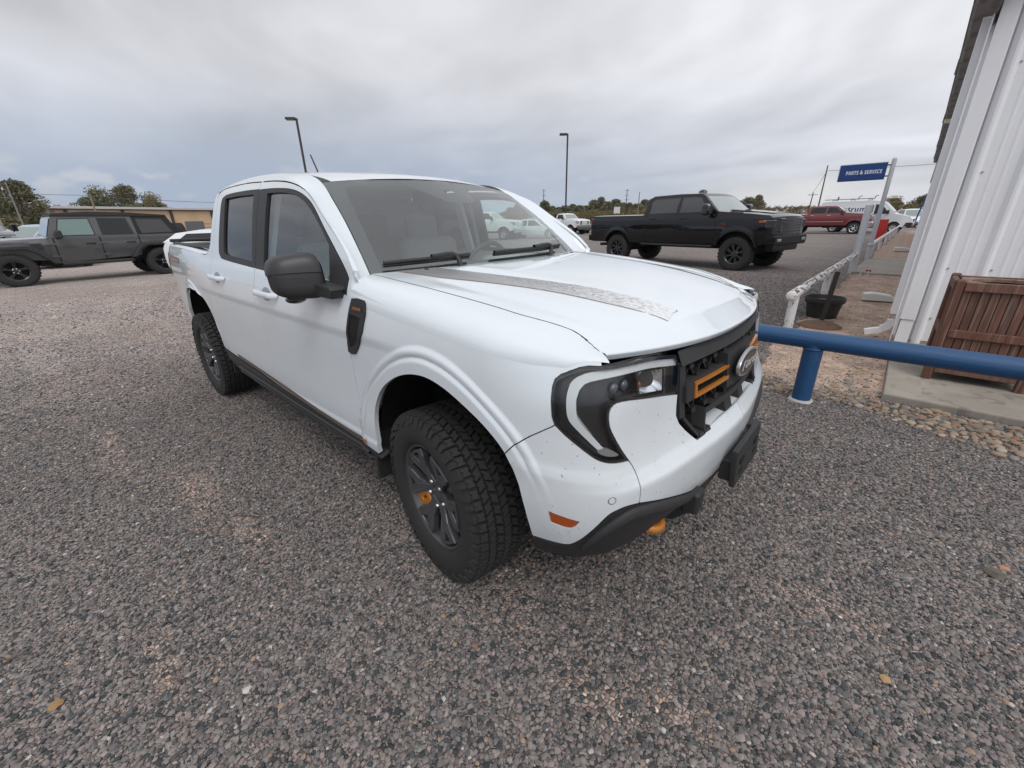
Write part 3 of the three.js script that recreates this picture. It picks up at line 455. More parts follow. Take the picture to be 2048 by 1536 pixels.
  const lip = sheet((i, j) => { const s = (j * 2 - 1) * 0.995, p = hoodPt(1, s), a = i; const nx = 1, r = 0.007; const e = a < 0.4 ? a / 0.4 : 1; p.x += r * Math.sin(e * Math.PI / 2) - (a > 0.4 ? (a - 0.4) * 0.012 : 0); p.y += -r * (1 - Math.cos(e * Math.PI / 2)) - (a > 0.4 ? (a - 0.4) / 0.6 * 0.015 : 0); return p; }, 10, 72, true);
  part('hood_lip', lip, M.white, hoodM);
  part('hood_underside', sheet((i, j) => { const s = (j * 2 - 1) * 0.99, p = hoodPt(1, s); return V(p.x + 0.006 - 0.10 * i, p.y - 0.0215 - 0.004 * i, p.z); }, 3, 40, false), M.gap, hoodM);
  // hood stripes: grey contour-line print that breaks up towards the nose, orange edge
  const strTex = dataTex(1024, (i, j) => { // i across (0 outer) j along (0 rear .. 1 front)
    const x = i / 256, y = j / 1024, e = i / 1024; if (e < 0.03) return [0.40, 0.21, 0.09];
    const f = fbm(x * 6 + 3, y * 110, 4, 9); const line = Math.abs(((f * 9) % 1) - 0.5) * 2; const wv = sstep(0.25, 0.6, line); const keep = sstep(1.0, 0.5, y + (fbm(x * 26, y * 90, 3, 15) - 0.5) * 1.1);
    const g = lerp(0.77, lerp(0.10, 0.36, wv), keep); return [g, g * 1.02, g * 1.04];
  }, false, null, 1024);
  const stMat = phy({ ...PAINT, color: lin(1, 1, 1), map: strTex, clearcoat: 0.6, clearcoatRoughness: 0.2 });
  const stripeG = (m) => sheet((i, j) => { const t = lerp(0.0, 0.875, j); const so = table([[0, 0.87], [0.2, 0.81], [0.38, 0.716], [0.52, 0.65], [0.7, 0.595], [0.88, 0.555]])(t), si = table([[0, 0.64], [0.2, 0.602], [0.44, 0.547], [0.69, 0.472], [0.88, 0.45]])(t); const s = lerp(so, si, i), tt = j > 0.99 ? t - 0.03 * i : t; const p = hoodPt(tt, m * s), q = 0.002; const a = hoodPt(tt + 0.002, m * s).sub(p), b = hoodPt(tt, m * s + 0.002).sub(p), n = a.cross(b).normalize(); if (n.y < 0) n.negate(); return p.addScaledVector(n, q); }, 8, 50, m > 0);
  part('hood_stripe', stripeG(1), stMat, hoodM); part('hood_stripe', stripeG(-1), stMat, hoodM);
  for (const s of [1, -1]) part('washer_nozzle', box(0.02, 0.006, 0.014, hoodPt(0.0, s * 0.72).x + 0.03, hoodPt(0.0, s * 0.72).y + 0.001, hoodPt(0, s * 0.72).z, 0.002, s * 0.5), M.trim, hoodM);
}
{ // ---------- nose of the pickup: bumper, headlights, grille ----------
  const U = PLAN.max;
  const hlOut = [[0.735, 1.034], [0.69, 1.035], [0.66, 1.030], [0.632, 1.020], [0.604, 1.008], [0.588, 0.995], [0.583, 0.975], [0.585, 0.939], [0.591, 0.892], [0.600, 0.869], [0.634, 0.842], [0.674, 0.815], [0.715, 0.786], [0.742, 0.771], [0.774, 0.762], [0.815, 0.757], [0.847, 0.754]];
  const hlIn = [[0.847, 0.754], [0.810, 0.803], [0.783, 0.843], [0.765, 0.876], [0.762, 0.910], [0.770, 0.928], [0.795, 0.939], [0.855, 0.935], [0.979, 0.911], [1.117, 0.885]];
  const hlTop = [[1.128, 0.985], [1.104, 1.010], [1.02, 1.024], [0.932, 1.032], [0.82, 1.035], [0.735, 1.034]];
  const hl = [...smooth(hlOut, 2), ...smooth(hlIn, 2).slice(1), ...hlTop.slice(0, -1)];
  // bumper cover, corner and centre
  const arch = [[0.436, 0.735], [0.462, 0.69], [0.482, 0.633], [0.498, 0.55], [0.507, 0.48], [0.511, 0.422]];
  const wb = smooth([[0.511, 0.422], [0.595, 0.433], [0.645, 0.442], [0.668, 0.455], [0.70, 0.49], [0.74, 0.548], [0.772, 0.594], [0.797, 0.61], [0.83, 0.617], [0.879, 0.612]], 3);
  const seamV = smooth([[0.879, 0.612], [0.878, 0.66], [0.872, 0.705], [0.861, 0.733], [0.847, 0.754]], 3);
  const corner = [...arch, ...wb.slice(1), ...seamV.slice(1), ...smooth(hlOut.slice(9), 2).reverse(), [0.523, 0.817], [0.47, 0.775]];
  const cell = 0.0075;
  const opts = { cell, flange: 0.02 };
  const mark = [[0.591, 0.577], [0.687, 0.564], [0.672, 0.540], [0.66, 0.531], [0.645, 0.529], [0.597, 0.534]];
  for (const m of [0, 1]) {
    const k = (g) => m ? mirrorZ(g) : g;
    const b = part('bumper_corner', k(panel(S, corner, { ...opts, holes: [mark] })), M.whiteFront, truck);
    part('side_marker', k(panel(S, mark, { cell: 0.02, off: -0.001, flange: 0.01, inset: 0.001 })), M.amber, b);
    const ring = []; for (let a = 0; a < 20; a++) ring.push([0.78 + Math.cos(a / 10 * Math.PI) * 0.013, 0.649 + Math.sin(a / 10 * Math.PI) * 0.013]);
    const r2 = ring.map((p) => [0.78 + (p[0] - 0.78) * 0.72, 0.649 + (p[1] - 0.649) * 0.72]);
    part('parking_sensor', k(merge([panel(S, r2, { cell: 0.02, off: 0.002, flange: 0.004, inset: 0 })])), M.whiteFront, b);
    part('sensor_ring', k(panel(S, ring, { cell: 0.02, off: 0.0008, flange: 0.002, inset: 0, holes: [r2.map((p) => [0.78 + (p[0] - 0.78) * 1.12, 0.649 + (p[1] - 0.649) * 1.12])] })), M.silver, b);
  }
  // centre cover: right half and its mirror joined
  const wbC = smooth([[0.879, 0.612], [0.93, 0.597], [1.04, 0.561], [1.2, 0.503], [1.345, 0.45], [1.46, 0.443], [U, 0.443]], 3);
  const grBot = [[U, 0.722], [1.42, 0.722], [1.34, 0.718], [1.3, 0.712], [1.264, 0.704], [1.211, 0.703], [1.155, 0.752], [1.122, 0.786], [1.108, 0.816], [1.112, 0.85], [1.117, 0.884]];
  const centre = [...wbC, ...grBot, ...smooth(hlIn, 2).reverse().slice(1), ...seamV.slice().reverse().slice(1)];
  const cg = panel(S, centre, opts); part('bumper_cover', merge([cg, mirrorZ(cg)]), M.whiteFront, truck);
  // shelf behind the lower edge of the grille opening
  const shelf = sheet((i, j) => { const u = lerp(U - 0.27, U + 0.27, i), uu = u > U ? 2 * U - u : u; const p = S(uu, 0.716); const mz = u > U ? -1 : 1; return V(p.x - 0.09 * j, p.y - 0.002 + 0.012 * j, p.z * mz); }, 50, 3, true); part('bumper_shelf', shelf, M.white, truck);
  // black lower bumper
  const low = [...wb.map((p) => [p[0], p[1] - 0.003]), ...wbC.slice(1).map((p) => [p[0], p[1] - 0.003]), [U, 0.34], [1.3, 0.33], [1.1, 0.345], [0.95, 0.39], [0.86, 0.41], [0.75, 0.40], [0.66, 0.372], [0.60, 0.36], [0.505, 0.352]];
  const lg = panel(S, low, { cell: 0.02, off: 0.003, flange: 0.03, inset: 0 });
  const lb = part('lower_bumper', merge([lg, mirrorZ(lg)]), M.trim, truck);
  // proud lip that follows the cover's lower edge, with end blocks
  const lipP = (m) => sheet((i, j) => { const t = j * 2 * Math.PI, u = lerp(0.70, 1.35, i), y = table([[0.70, 0.445], [0.76, 0.53], [0.82, 0.575], [0.879, 0.58], [1.04, 0.535], [1.2, 0.475], [1.35, 0.42]])(u), e = Math.sqrt(clamp(Math.sin(Math.PI * clamp(i * 0.96 + 0.02)) * 4)); const p = S(u, y + Math.sin(t) * 0.026 * e, 0.006 + Math.cos(t) * 0.016 * e); p.z *= m; return p; }, 36, 12, m > 0);
  part('bumper_lip', lipP(1), M.trimRough, lb); part('bumper_lip', lipP(-1), M.trimRough, lb);
  part('skid_plate', merge([extr([[0.62, 0.30], [0.80, 0.35], [0.845, 0.40], [0.855, 0.445], [0.78, 0.45], [0.5, 0.33]], 0.76, 0.008).translate(0, 0, -0.38), ...[-1, 1].map((s) => box(0.06, 0.09, 0.07, 0.852, 0.455, s * 0.36, 0.014))]), M.trim, truck);
  // tow hooks
  for (const s of [1, -1]) part('tow_hook', tube([[0.62, 0.455, s * 0.56], [0.735, 0.43, s * 0.575], [0.795, 0.412, s * 0.55], [0.80, 0.41, s * 0.505], [0.745, 0.43, s * 0.475], [0.62, 0.455, s * 0.48]], 0.017, 40, 10), M.orange, truck);
  // number plate bracket, empty
  const pb = part('plate_bracket', merge([box(0.022, 0.155, 0.34, 0.925, 0.515, 0.0, 0.006, 0, 0, 0.06)]), M.trim, truck);
  part('plate_slot', merge([-0.1, 0.1].flatMap((z) => [0.485, 0.53].map((y) => box(0.004, 0.02, 0.05, 0.937, y, z, 0.001, 0, 0, 0.06)))), M.gap, pb);
  part('plate_mount', box(0.05, 0.09, 0.30, 0.898, 0.49, 0, 0.006), M.trim, pb);

  // headlights
  for (const m of [0, 1]) {
    const k = (g) => m ? mirrorZ(g) : g;
    const h = part('headlight', k(panel(S, hl, { cell: 0.02, off: -0.034, flange: 0, inset: -0.008 })), phy({ color: lin(0.012, 0.012, 0.013), roughness: 0.3, clearcoat: 0.6 }), truck);
    const dOut = smooth([[1.116, 0.998], [1.02, 1.014], [0.93, 1.023], [0.82, 1.028], [0.72, 1.027], [0.668, 1.016], [0.638, 0.998], [0.628, 0.972], [0.627, 0.94], [0.633, 0.903], [0.645, 0.880], [0.671, 0.856], [0.713, 0.819], [0.736, 0.800]], 3);
    const dIn = smooth([[0.755, 0.805], [0.716, 0.842], [0.683, 0.875], [0.665, 0.900], [0.659, 0.935], [0.660, 0.958], [0.671, 0.983], [0.70, 0.999], [0.782, 1.008], [0.9, 1.005], [0.979, 0.998], [1.124, 0.976]], 3);
    part('light_strip', k(panel(S, [...dOut, ...dIn], { cell: 0.02, off: -0.012, flange: 0.02, inset: 0 })), M.drl, h);
    const rf = (a, b) => { const u = lerp(0.905, 1.045, a), t = lerp(0.945 - 0.032 * a, 0.974 - 0.012 * a, b); return S(u, t, -0.03 + 0.0 - 0.0); };
    const bowl = sheet((a, b) => { const u = lerp(0.915, 1.045, a), yl = lerp(0.934, 0.912, a), yh = lerp(0.997, 0.980, a); return S(u, lerp(yl, yh, b), -0.014 - 0.05 * Math.sin(Math.PI * b) * Math.sin(Math.PI * a)); }, 14, 10, true);
    part('reflector', k(bowl), M.chrome, h);
    part('bulb', k(new THREE.SphereGeometry(0.008, 12, 8).translate(...S(0.912, 0.962, -0.018).toArray())), M.amber, h);
    for (const g of [panel(S, [[0.90, 0.935], [0.907, 0.935], [0.910, 1.0], [0.902, 1.0]], { cell: 0.03, off: -0.010, flange: 0.024, inset: 0 }), panel(S, [[1.047, 0.90], [1.056, 0.898], [1.058, 0.982], [1.049, 0.983]], { cell: 0.03, off: -0.010, flange: 0.024, inset: 0 }), panel(S, [[0.79, 0.957], [0.90, 0.943], [0.90, 0.935], [0.79, 0.948]], { cell: 0.03, off: -0.012, flange: 0.022, inset: 0 })]) part('divider', k(g), M.gloss, h);
    part('projector', k(merge([0.80, 0.86].map((u) => { const p = S(u, 0.965, -0.032); return new THREE.SphereGeometry(0.018, 16, 12).scale(0.6, 1, 1).translate(p.x, p.y, p.z); }))), phy({ color: lin(0.05, 0.055, 0.07), roughness: 0.05, clearcoat: 1 }), h);
    part('lamp_foot', k(panel(S, smooth([[0.734, 0.797], [0.765, 0.803], [0.819, 0.775], [0.79, 0.774], [0.755, 0.782]], 3, true), { cell: 0.02, off: -0.014, flange: 0.01, inset: 0 })), M.silver, h);
    part('lamp_lens', k(panel(S, hl, { cell: 0.016, off: 0.001, flange: 0.0, inset: 0.003 })), M.lens, h);
    // dark surround behind lens edge
    part('lamp_bezel', k(panel(S, insetLoop(dedupe(hl), -0.004), { holes: [insetLoop(dedupe(hl), 0.006)], cell: 0.02, off: -0.004, flange: 0.03, inset: 0 })), M.gloss, h);
  }

  // grille: all on the nose surface, set back; F(v, y, o): v = distance from the centre line along the nose (right +)
  const F = (v, y, o = 0) => { const p = S(U - Math.abs(v), y, o); if (v < 0) p.z *= -1; return p; };
  const quad = (v0, v1, y0, y1, y0b = y0, y1b = y1, o = 0, d = 0.02, n = 10) => { // slab between v0..v1
    const front = sheet((i, j) => F(lerp(v0, v1, i), lerp(lerp(y0, y0b, i), lerp(y1, y1b, i), j), o), n, 3, v1 > v0 ? true : false);
    const rim = []; const c = (i, j, q) => F(lerp(v0, v1, i), lerp(lerp(y0, y0b, i), lerp(y1, y1b, i), j), o - q * d);
    for (const jj of [0, 1]) rim.push(sheet((i, q) => c(i, jj, q), n, 1, (jj === 0) === (v1 > v0) ? false : true)); for (const ii of [0, 1]) rim.push(sheet((j, q) => c(ii, j, q), 3, 1, (ii === 0) === (v1 > v0)));
    return merge([front, ...rim]);
  };
  const W = U - 1.125;
  const gr = part('grille', sheet((i, j) => F(lerp(-W - 0.03, W + 0.03, i), lerp(0.69, 1.025, j), -0.085), 40, 4, true), M.black, truck);
  // surround
  part('grille_surround', merge([
    sheet((i, j) => { const v = lerp(-W - 0.004, W + 0.004, i); const a = Math.abs(v) / W; return F(v, lerp(1.02, 0.975, j), lerp(-0.006, 0.010, j)); }, 40, 4, false),
    sheet((i, j) => { const v = lerp(-W - 0.004, W + 0.004, i); return F(v, lerp(0.975, 0.966, j), lerp(0.010, -0.05, j)); }, 40, 2, false),
    ...[1, -1].map((s) => quad(s * (W + 0.004), s * (W - 0.028), 0.800, 0.985, 0.800, 0.985, 0.004, 0.09)),
    ...[1, -1].map((s) => quad(s * (W - 0.02), s * (W - 0.10), 0.788, 0.806, 0.706, 0.722, 0.004, 0.09)), ...[1, -1].map((s) => quad(s * (W - 0.11), s * (W - 0.19), 0.706, 0.714, 0.706, 0.716, 0.002, 0.08)),
  ]), M.trimRough, gr);
  // centre bar with end blocks and the boss behind the badge
  part('grille_bar', merge([quad(-W + 0.03, W - 0.03, 0.904, 0.914, 0.904, 0.914, 0.008, 0.07, 40), quad(-W + 0.03, W - 0.03, 0.846, 0.856, 0.846, 0.856, 0.008, 0.07, 40), ...[1, -1].map((s) => quad(s * (W - 0.018), s * (W - 0.07), 0.850, 0.907, 0.850, 0.907, 0.016, 0.05)), quad(-0.15, 0.15, 0.82, 0.95, 0.82, 0.95, 0.018, 0.05, 12)]), M.trimRough, gr);
  part('bar_recess', quad(-W + 0.03, W - 0.03, 0.857, 0.903, 0.857, 0.903, -0.026, 0.03, 40), M.black, gr);
  // honeycomb rows: slanted webs and small shelves
  const web = [];
  for (const s of [1, -1]) for (let k = 0; k < 4; k++) { const v = s * (W - 0.05 - k * 0.088); web.push(quad(v, v - s * 0.026, 0.912, 0.922, 0.950, 0.960, -0.010, 0.04, 3), quad(v - s * 0.036, v - s * 0.062, 0.950, 0.960, 0.912, 0.922, -0.010, 0.04, 3), quad(v - s * 0.018, v - s * 0.044, 0.948, 0.962, 0.948, 0.962, -0.002, 0.05, 2), quad(v + s * 0.024, v - s * 0.004, 0.910, 0.923, 0.910, 0.923, -0.002, 0.05, 2)); }
  for (const s of [1, -1]) for (let k = 0; k < 5; k++) { const v = s * (W - 0.07 - k * 0.088); web.push(quad(v, v - s * 0.026, 0.848, 0.836, 0.805, 0.793, -0.012, 0.05, 3), quad(v - s * 0.062, v - s * 0.036, 0.848, 0.836, 0.805, 0.793, -0.012, 0.05, 3), quad(v - s * 0.018, v - s * 0.044, 0.79, 0.808, 0.79, 0.808, -0.004, 0.06, 2)); if (k < 2) web.push(quad(v - s * 0.03, v - s * 0.012, 0.79, 0.80, 0.725, 0.735, -0.006, 0.06, 3)); }
  part('grille_mesh', web, std(lin(0.017, 0.017, 0.018), 0.5), gr);
  part('lower_frame', merge([quad(-0.30, 0.30, 0.770, 0.790, 0.770, 0.790, 0.006, 0.08, 24), ...[1, -1].flatMap((s) => [quad(s * 0.30, s * 0.262, 0.77, 0.79, 0.77, 0.79, 0.006, 0.08), quad(s * 0.33, s * 0.30, 0.706, 0.725, 0.77, 0.79, 0.006, 0.08), quad(s * 0.12, s * 0.05, 0.714, 0.772, 0.714, 0.772, -0.005, 0.05)])]), M.trimRough, gr);
  // orange bars: a slim C either side of the badge
  for (const s of [1, -1]) {
    const a = s * (W - 0.068), b = s * 0.135;
    part('orange_bar', merge([quad(a, b, 0.896, 0.906, 0.896, 0.906, 0.020, 0.010, 16), quad(a, b, 0.854, 0.866, 0.854, 0.866, 0.020, 0.010, 16), quad(a, a - s * 0.014, 0.866, 0.896, 0.866, 0.896, 0.020, 0.010, 3)]), M.orange, gr);
  }
  // badge
  const bt = canvasTex(512, 256, (c, w, h) => { c.fillStyle = '#2b2a2c'; c.fillRect(0, 0, w, h); c.fillStyle = '#d8d8da'; c.strokeStyle = '#d8d8da'; c.lineWidth = 3; c.font = 'italic bold 150px serif'; c.textAlign = 'center'; c.textBaseline = 'middle'; c.save(); c.translate(w / 2, h / 2 + 4); c.transform(1.25, 0, -0.12, 1, 0, 0); c.fillText('Ford', 0, 0); c.restore(); });
  const oval = (rx, ry, d, x) => { const s = new THREE.Shape(); s.absellipse(0, 0, rx, ry, 0, 2 * Math.PI); const g = new THREE.ExtrudeGeometry(s, { depth: d, bevelEnabled: true, bevelThickness: 0.003, bevelSize: 0.003, bevelSegments: 2, curveSegments: 48 }); g.rotateY(Math.PI / 2); return g.translate(x, 0.892, 0); };
  const em = part('badge', oval(0.118, 0.048, 0.008, 0.862), M.silver, gr);
  const face = new THREE.CircleGeometry(1, 48).scale(0.108, 0.041, 1).rotateY(Math.PI / 2).translate(0.8748, 0.892, 0); part('badge_face', face, std(0xffffff, 0.25, 0.1, { map: bt }), em);
}
{ // ---------- wheels, underside, cabin of the pickup ----------
  const R = 0.366, { carcass, tread } = tyreParts(R, 0.238, 0.222, 56, 6);
  const rimParts = () => {
    const barrel = new THREE.LatheGeometry([[0.196, -0.10], [0.20, 0.03], [0.205, 0.062], [0.222, 0.078], [0.228, 0.086], [0.227, 0.094], [0.221, 0.096], [0.213, 0.088], [0.2, 0.06]].map((p) => new THREE.Vector2(...p)), 64).rotateX(Math.PI / 2);
    const sp = [];
    for (let k = 0; k < 6; k++) { // forked spokes
      const a = k / 6 * 2 * Math.PI; const pt = (r, w) => [r, w];
      const hole = [[0.150, 0], [0.188, 0.028], [0.192, 0], [0.188, -0.028]];
      const out = [[0.035, -0.030], [0.085, -0.026], [0.12, -0.034], [0.165, -0.062], [0.198, -0.066], [0.205, 0], [0.198, 0.066], [0.165, 0.062], [0.12, 0.034], [0.085, 0.026], [0.035, 0.030]];
      const g = extr(out, 0.022, 0.006, [hole]); const p = g.attributes.position; for (let i = 0; i < p.count; i++) { const r = Math.hypot(p.getX(i), p.getY(i)); p.setZ(i, p.getZ(i) + 0.040 + 0.030 * sstep(0.04, 0.19, r) - 0.25 * Math.pow(p.getY(i), 2) * (r > 0.1 ? 1 : 0)); } g.computeVertexNormals(); sp.push(g.rotateZ(a + 0.2));
    }
    const hub = new THREE.LatheGeometry([[0, 0.066], [0.03, 0.066], [0.036, 0.06], [0.04, 0.05], [0.075, 0.046], [0.085, 0.03]].map((p) => new THREE.Vector2(...p)), 40).rotateX(Math.PI / 2);
    return { barrel, spokes: merge(sp), hub };
  };
  const rp = rimParts(), disc = new THREE.CylinderGeometry(0.15, 0.15, 0.02, 40).rotateX(Math.PI / 2).translate(0, 0, -0.01);
  const wheels = [];
  const mk = (x, side, spin) => {
    const w = new THREE.Group(); w.name = 'wheel'; truck.add(w); w.position.set(x, R - 0.006, side * 0.80); w.rotation.set(0, (side > 0 ? 0 : Math.PI) - (x > -1 ? 0.157 : 0), 0);
    const t = part('tyre', carcass.clone().rotateZ(spin), M.rubber, w); 
    part('tread', tread.clone().rotateZ(spin), M.rubber, w).userData.kind = 'stuff';
    const r = part('rim', merge([rp.barrel, rp.spokes, rp.hub]).rotateZ(spin), M.rim, w);
    part('brake_disc', disc, std(lin(0.12, 0.11, 0.10), 0.5, 0.6), w);
    for (let k = 0; k < 5; k++) { const a = k / 5 * 2 * Math.PI + spin; part('lug_nut', new THREE.CapsuleGeometry(0.0105, 0.016, 4, 10).rotateX(Math.PI / 2).translate(Math.cos(a) * 0.057, Math.sin(a) * 0.057, 0.060), M.chrome, w); }
    return w;
  };
  for (const x of RIMC) for (const s of [1, -1]) wheels.push(mk(x, s, x > -1 ? 0.917 : 1.2));
  // orange pocket between two spokes of the front right wheel
  const pk = extr([[0.075, -0.03], [0.10, -0.045], [0.17, -0.052], [0.198, -0.03], [0.2, 0.03], [0.17, 0.052], [0.10, 0.045], [0.075, 0.03]], 0.012, 0.004, [[[0.11, -0.012], [0.135, -0.005], [0.16, -0.009], [0.16, 0.009], [0.135, 0.005], [0.11, 0.012]]]).translate(0, 0, 0.058).rotateZ(Math.PI + 0.594);
  for (const w of [wheels[0], wheels[1]]) part('wheel_accent', pk, M.orange, w);
  // wheel wells and underside
  const well = (x, r) => { const g = new THREE.CylinderGeometry(r, r, 0.36, 40, 1, true, 0, Math.PI).rotateX(Math.PI / 2).rotateZ(Math.PI / 2).rotateZ(0); return g; };
  const arc = (cx, cy, r) => sheet((i, j) => { const a = lerp(0.0, Math.PI + 0.1, i); return V(cx + Math.cos(a) * r, cy + Math.sin(a) * r * 1.03, lerp(0.55, 0.855, j)); }, 40, 2, true);
  const wl = [arc(0.075, 0.46, 0.468), arc(-3.02, 0.46, 0.51)];
  for (const g of [...wl, ...wl.map(mirrorZ)]) part('wheel_well', g, M.black, truck); for (const s of [1, -1]) { part('well_wall', box(1.0, 0.6, 0.02, 0.07, 0.68, s * 0.55), M.black, truck); part('well_wall', box(1.2, 0.8, 0.02, -3.02, 0.72, s * 0.55), M.black, truck); }
  part('mud_flap', merge([1, -1].flatMap((s) => [box(0.02, 0.26, 0.26, -0.40, 0.40, s * 0.77, 0.008), box(0.02, 0.24, 0.24, -2.46, 0.44, s * 0.76, 0.008, 0, 0, -0.3)])), M.trim, truck);
  part('underbody', merge([box(2.0, 0.12, 1.60, -1.48, 0.42, 0), box(1.1, 0.3, 1.05, 0.05, 0.52, 0), box(1.5, 0.25, 1.05, -3.2, 0.60, 0), box(0.4, 0.35, 1.1, 0.50, 0.66, 0), box(0.14, 0.14, 1.5, -3.07, 0.37, 0), box(0.12, 0.12, 1.5, 0.02, 0.37, 0)]), M.black, truck);
  part('body_shell', merge([1, -1].map((m) => { const g = panel(S, [[-2.3, 0.45], [-0.42, 0.45], [-0.36, 0.6], [-0.32, 0.97], [0.4, 0.97], [0.52, 0.86], [0.56, 0.98], [0.5, 1.02], [-0.42, 1.13], [-2.2, 1.17]], { cell: 0.08, off: -0.04, flange: 0, inset: 0 }); return m > 0 ? g : mirrorZ(g); })), M.gap, truck);
  // cabin
  const headrest = (x, z) => [box(0.11, 0.2, 0.27, x - 0.03, 1.38, z, 0.05, 0, 0, 0.12), ...[-0.06, 0.06].map((d) => rod([x, 1.2, z + d], [x - 0.02, 1.32, z + d], 0.007))];
  for (const z of [0.37, -0.37]) { const s = part('seat', merge([box(0.5, 0.16, 0.5, -1.2, 0.78, z, 0.06), box(0.16, 0.62, 0.5, -1.47, 1.0, z, 0.07, 0, 0, 0.2)]), M.seat, truck); part('headrest', headrest(-1.56, z), M.seat, s); }
  part('rear_seat', merge([box(0.5, 0.16, 1.3, -2.0, 0.80, 0, 0.05), box(0.14, 0.56, 1.3, -2.27, 1.02, 0, 0.05, 0, 0, 0.15), ...headrest(-2.3, 0.4), ...headrest(-2.3, -0.4)]), M.seat, truck);
  part('dashboard', merge([sheet((i, j) => { const s = i * 2 - 1, p = wsB(s); return V(lerp(p.x - 0.02, -0.78 + 0.03 * s * s, j), 1.165 - 0.015 * j + 0.02 * Math.sin(Math.PI * j), lerp(p.z, p.z * 0.97, j)); }, 24, 8, true), box(0.1, 0.3, 1.45, -0.76, 1.0, 0, 0.04), box(0.16, 0.12, 0.3, -0.74, 1.14, -0.37, 0.05)]), M.cabin, truck);
  const sw = new THREE.TorusGeometry(0.185, 0.016, 12, 40); const swg = merge([sw, box(0.34, 0.035, 0.02, 0, 0, 0, 0.008), box(0.04, 0.18, 0.02, 0, -0.09, 0, 0.008), new THREE.SphereGeometry(0.06, 16, 10).scale(1, 0.9, 0.4)]).rotateX(-0.42).rotateY(-Math.PI / 2).translate(-0.92, 1.10, -0.37);
  part('steering_wheel', swg, M.trim, truck);
  part('cabin_lining', merge([box(1.9, 0.02, 1.5, -1.4, 0.55, 0), sheet((i, j) => { const s = j * 2 - 1; return V(lerp(-1.02, -2.36, i), lerp(1.60, 1.615, Math.sin(Math.PI * i)) + 0.01, s * 0.62); }, 6, 4, true), ...[1, -1].map((s) => box(0.09, 0.46, 0.03, -1.5, 1.38, s * 0.735, 0.01, 0, s * -0.3)), ...[1, -1].map((s) => box(1.8, 0.5, 0.03, -1.35, 0.92, s * 0.84))]), std(lin(0.75, 0.75, 0.74), 0.9), truck);
}
// ---------- ground ----------
const PAL = [[0.04, 0.046, 0.05], [0.075, 0.08, 0.083], [0.15, 0.132, 0.13], [0.185, 0.158, 0.152], [0.215, 0.19, 0.178], [0.18, 0.176, 0.17], [0.125, 0.113, 0.112], [0.235, 0.198, 0.186]];
function stoneColor(r) { const k = r(); if (k < 0.008) return [0.42, 0.40, 0.38]; if (k < 0.022) return [0.30, 0.215, 0.155]; const c = PAL[Math.floor(r() * PAL.length)], m = 0.8 + r() * 0.45; return c.map((v) => v * m); }
// gravel tile: packed stones (cells) with their own colours, height from the distance to the cell edge
const TILE = 1024, CELLS = 64;
const gravelTex = (() => {
  const r = rng(41), pts = []; for (let j = 0; j < CELLS; j++) for (let i = 0; i < CELLS; i++) pts.push([i + 0.12 + r() * 0.76, j + 0.12 + r() * 0.76, stoneColor(r), 0.55 + r() * 0.45, r() * 3.14, 0.7 + r() * 0.6]);
  const col = new Float32Array(TILE * TILE * 3), hgt = new Float32Array(TILE * TILE);
  for (let y = 0; y < TILE; y++) for (let x = 0; x < TILE; x++) {
    const u = x / TILE * CELLS, v = y / TILE * CELLS, ci = Math.floor(u), cj = Math.floor(v); let d1 = 9, d2 = 9, best = null;
    for (let b = -1; b <= 1; b++) for (let a = -1; a <= 1; a++) { const p = pts[((cj + b + CELLS) % CELLS) * CELLS + ((ci + a + CELLS) % CELLS)]; let dx = ci + a + (p[0] % 1) - u, dy = cj + b + (p[1] % 1) - v; const c = Math.cos(p[4]), s = Math.sin(p[4]); const ex = (dx * c + dy * s) * p[5], ey = (-dx * s + dy * c) / p[5]; const d = Math.hypot(ex, ey) / (0.7 + 0.3 * p[3]); if (d < d1) { d2 = d1; d1 = d; best = p; } else if (d < d2) d2 = d; }
    const e = clamp((d2 - d1) * 2.6), k = y * TILE + x; hgt[k] = Math.sqrt(e) * best[3]; const n = 0.85 + 0.3 * hash2(x, y, 3); const dirt = e < 0.16 ? 1 : 0; const c = dirt ? [0.07, 0.058, 0.05] : best[2]; for (let q = 0; q < 3; q++) col[k * 3 + q] = c[q] * n;
  }
  return { map: dataTex(TILE, (i, j) => { const k = (j * TILE + i) * 3; return [Math.pow(col[k] * 2, 1 / 2.2), Math.pow(col[k + 1] * 2, 1 / 2.2), Math.pow(col[k + 2] * 2, 1 / 2.2)]; }, true), bump: dataTex(TILE, (i, j) => { const v = hgt[j * TILE + i]; return [v, v, v]; }) };
})();
// large patches: dark damp stone near the camera, pale worn wheel tracks to the west, tan fines here and there
const WORN = [[-1.45, 1.44, 0.42, 0.10], [-0.87, 1.37, 0.30, 0.08], [0.82, 0.92, 0.15, 0.07], [-0.34, 1.80, 0.22, 0.05], [0.98, 0.80, 0.12, 0.05], [1.3, 0.05, 0.2, 0.07], [-2.4, 1.7, 0.5, 0.1]];
function groundTone(x, z) {
  const west = sstep(-2.2, -6.5, x + 0.35 * z + (fbm(x * 0.5, z * 0.5, 3, 61) - 0.5) * 3) * sstep(-9, -2.5, z);
  let worn = 0; for (const [px, pz, rx, rz] of WORN) worn = Math.max(worn, Math.exp(-Math.pow((x - px) / rx, 2) - Math.pow((z - pz) / rz, 2)) * (0.5 + 0.9 * fbm(x * 6, z * 6, 3, 44)));
  const fine = clamp(Math.max(worn * 1.5, 0.6 * sstep(0.60, 0.72, fbm(x * 0.55 + 9, z * 0.55, 4, 71)))), streak = sstep(0.5, 0.7, fbm(x * 0.5, z * 2.6, 4, 83)) * west;
  const m = 0.78 + 0.45 * fbm(x * 0.9, z * 0.9, 4, 93);
  return { west, fine, streak, m };
}
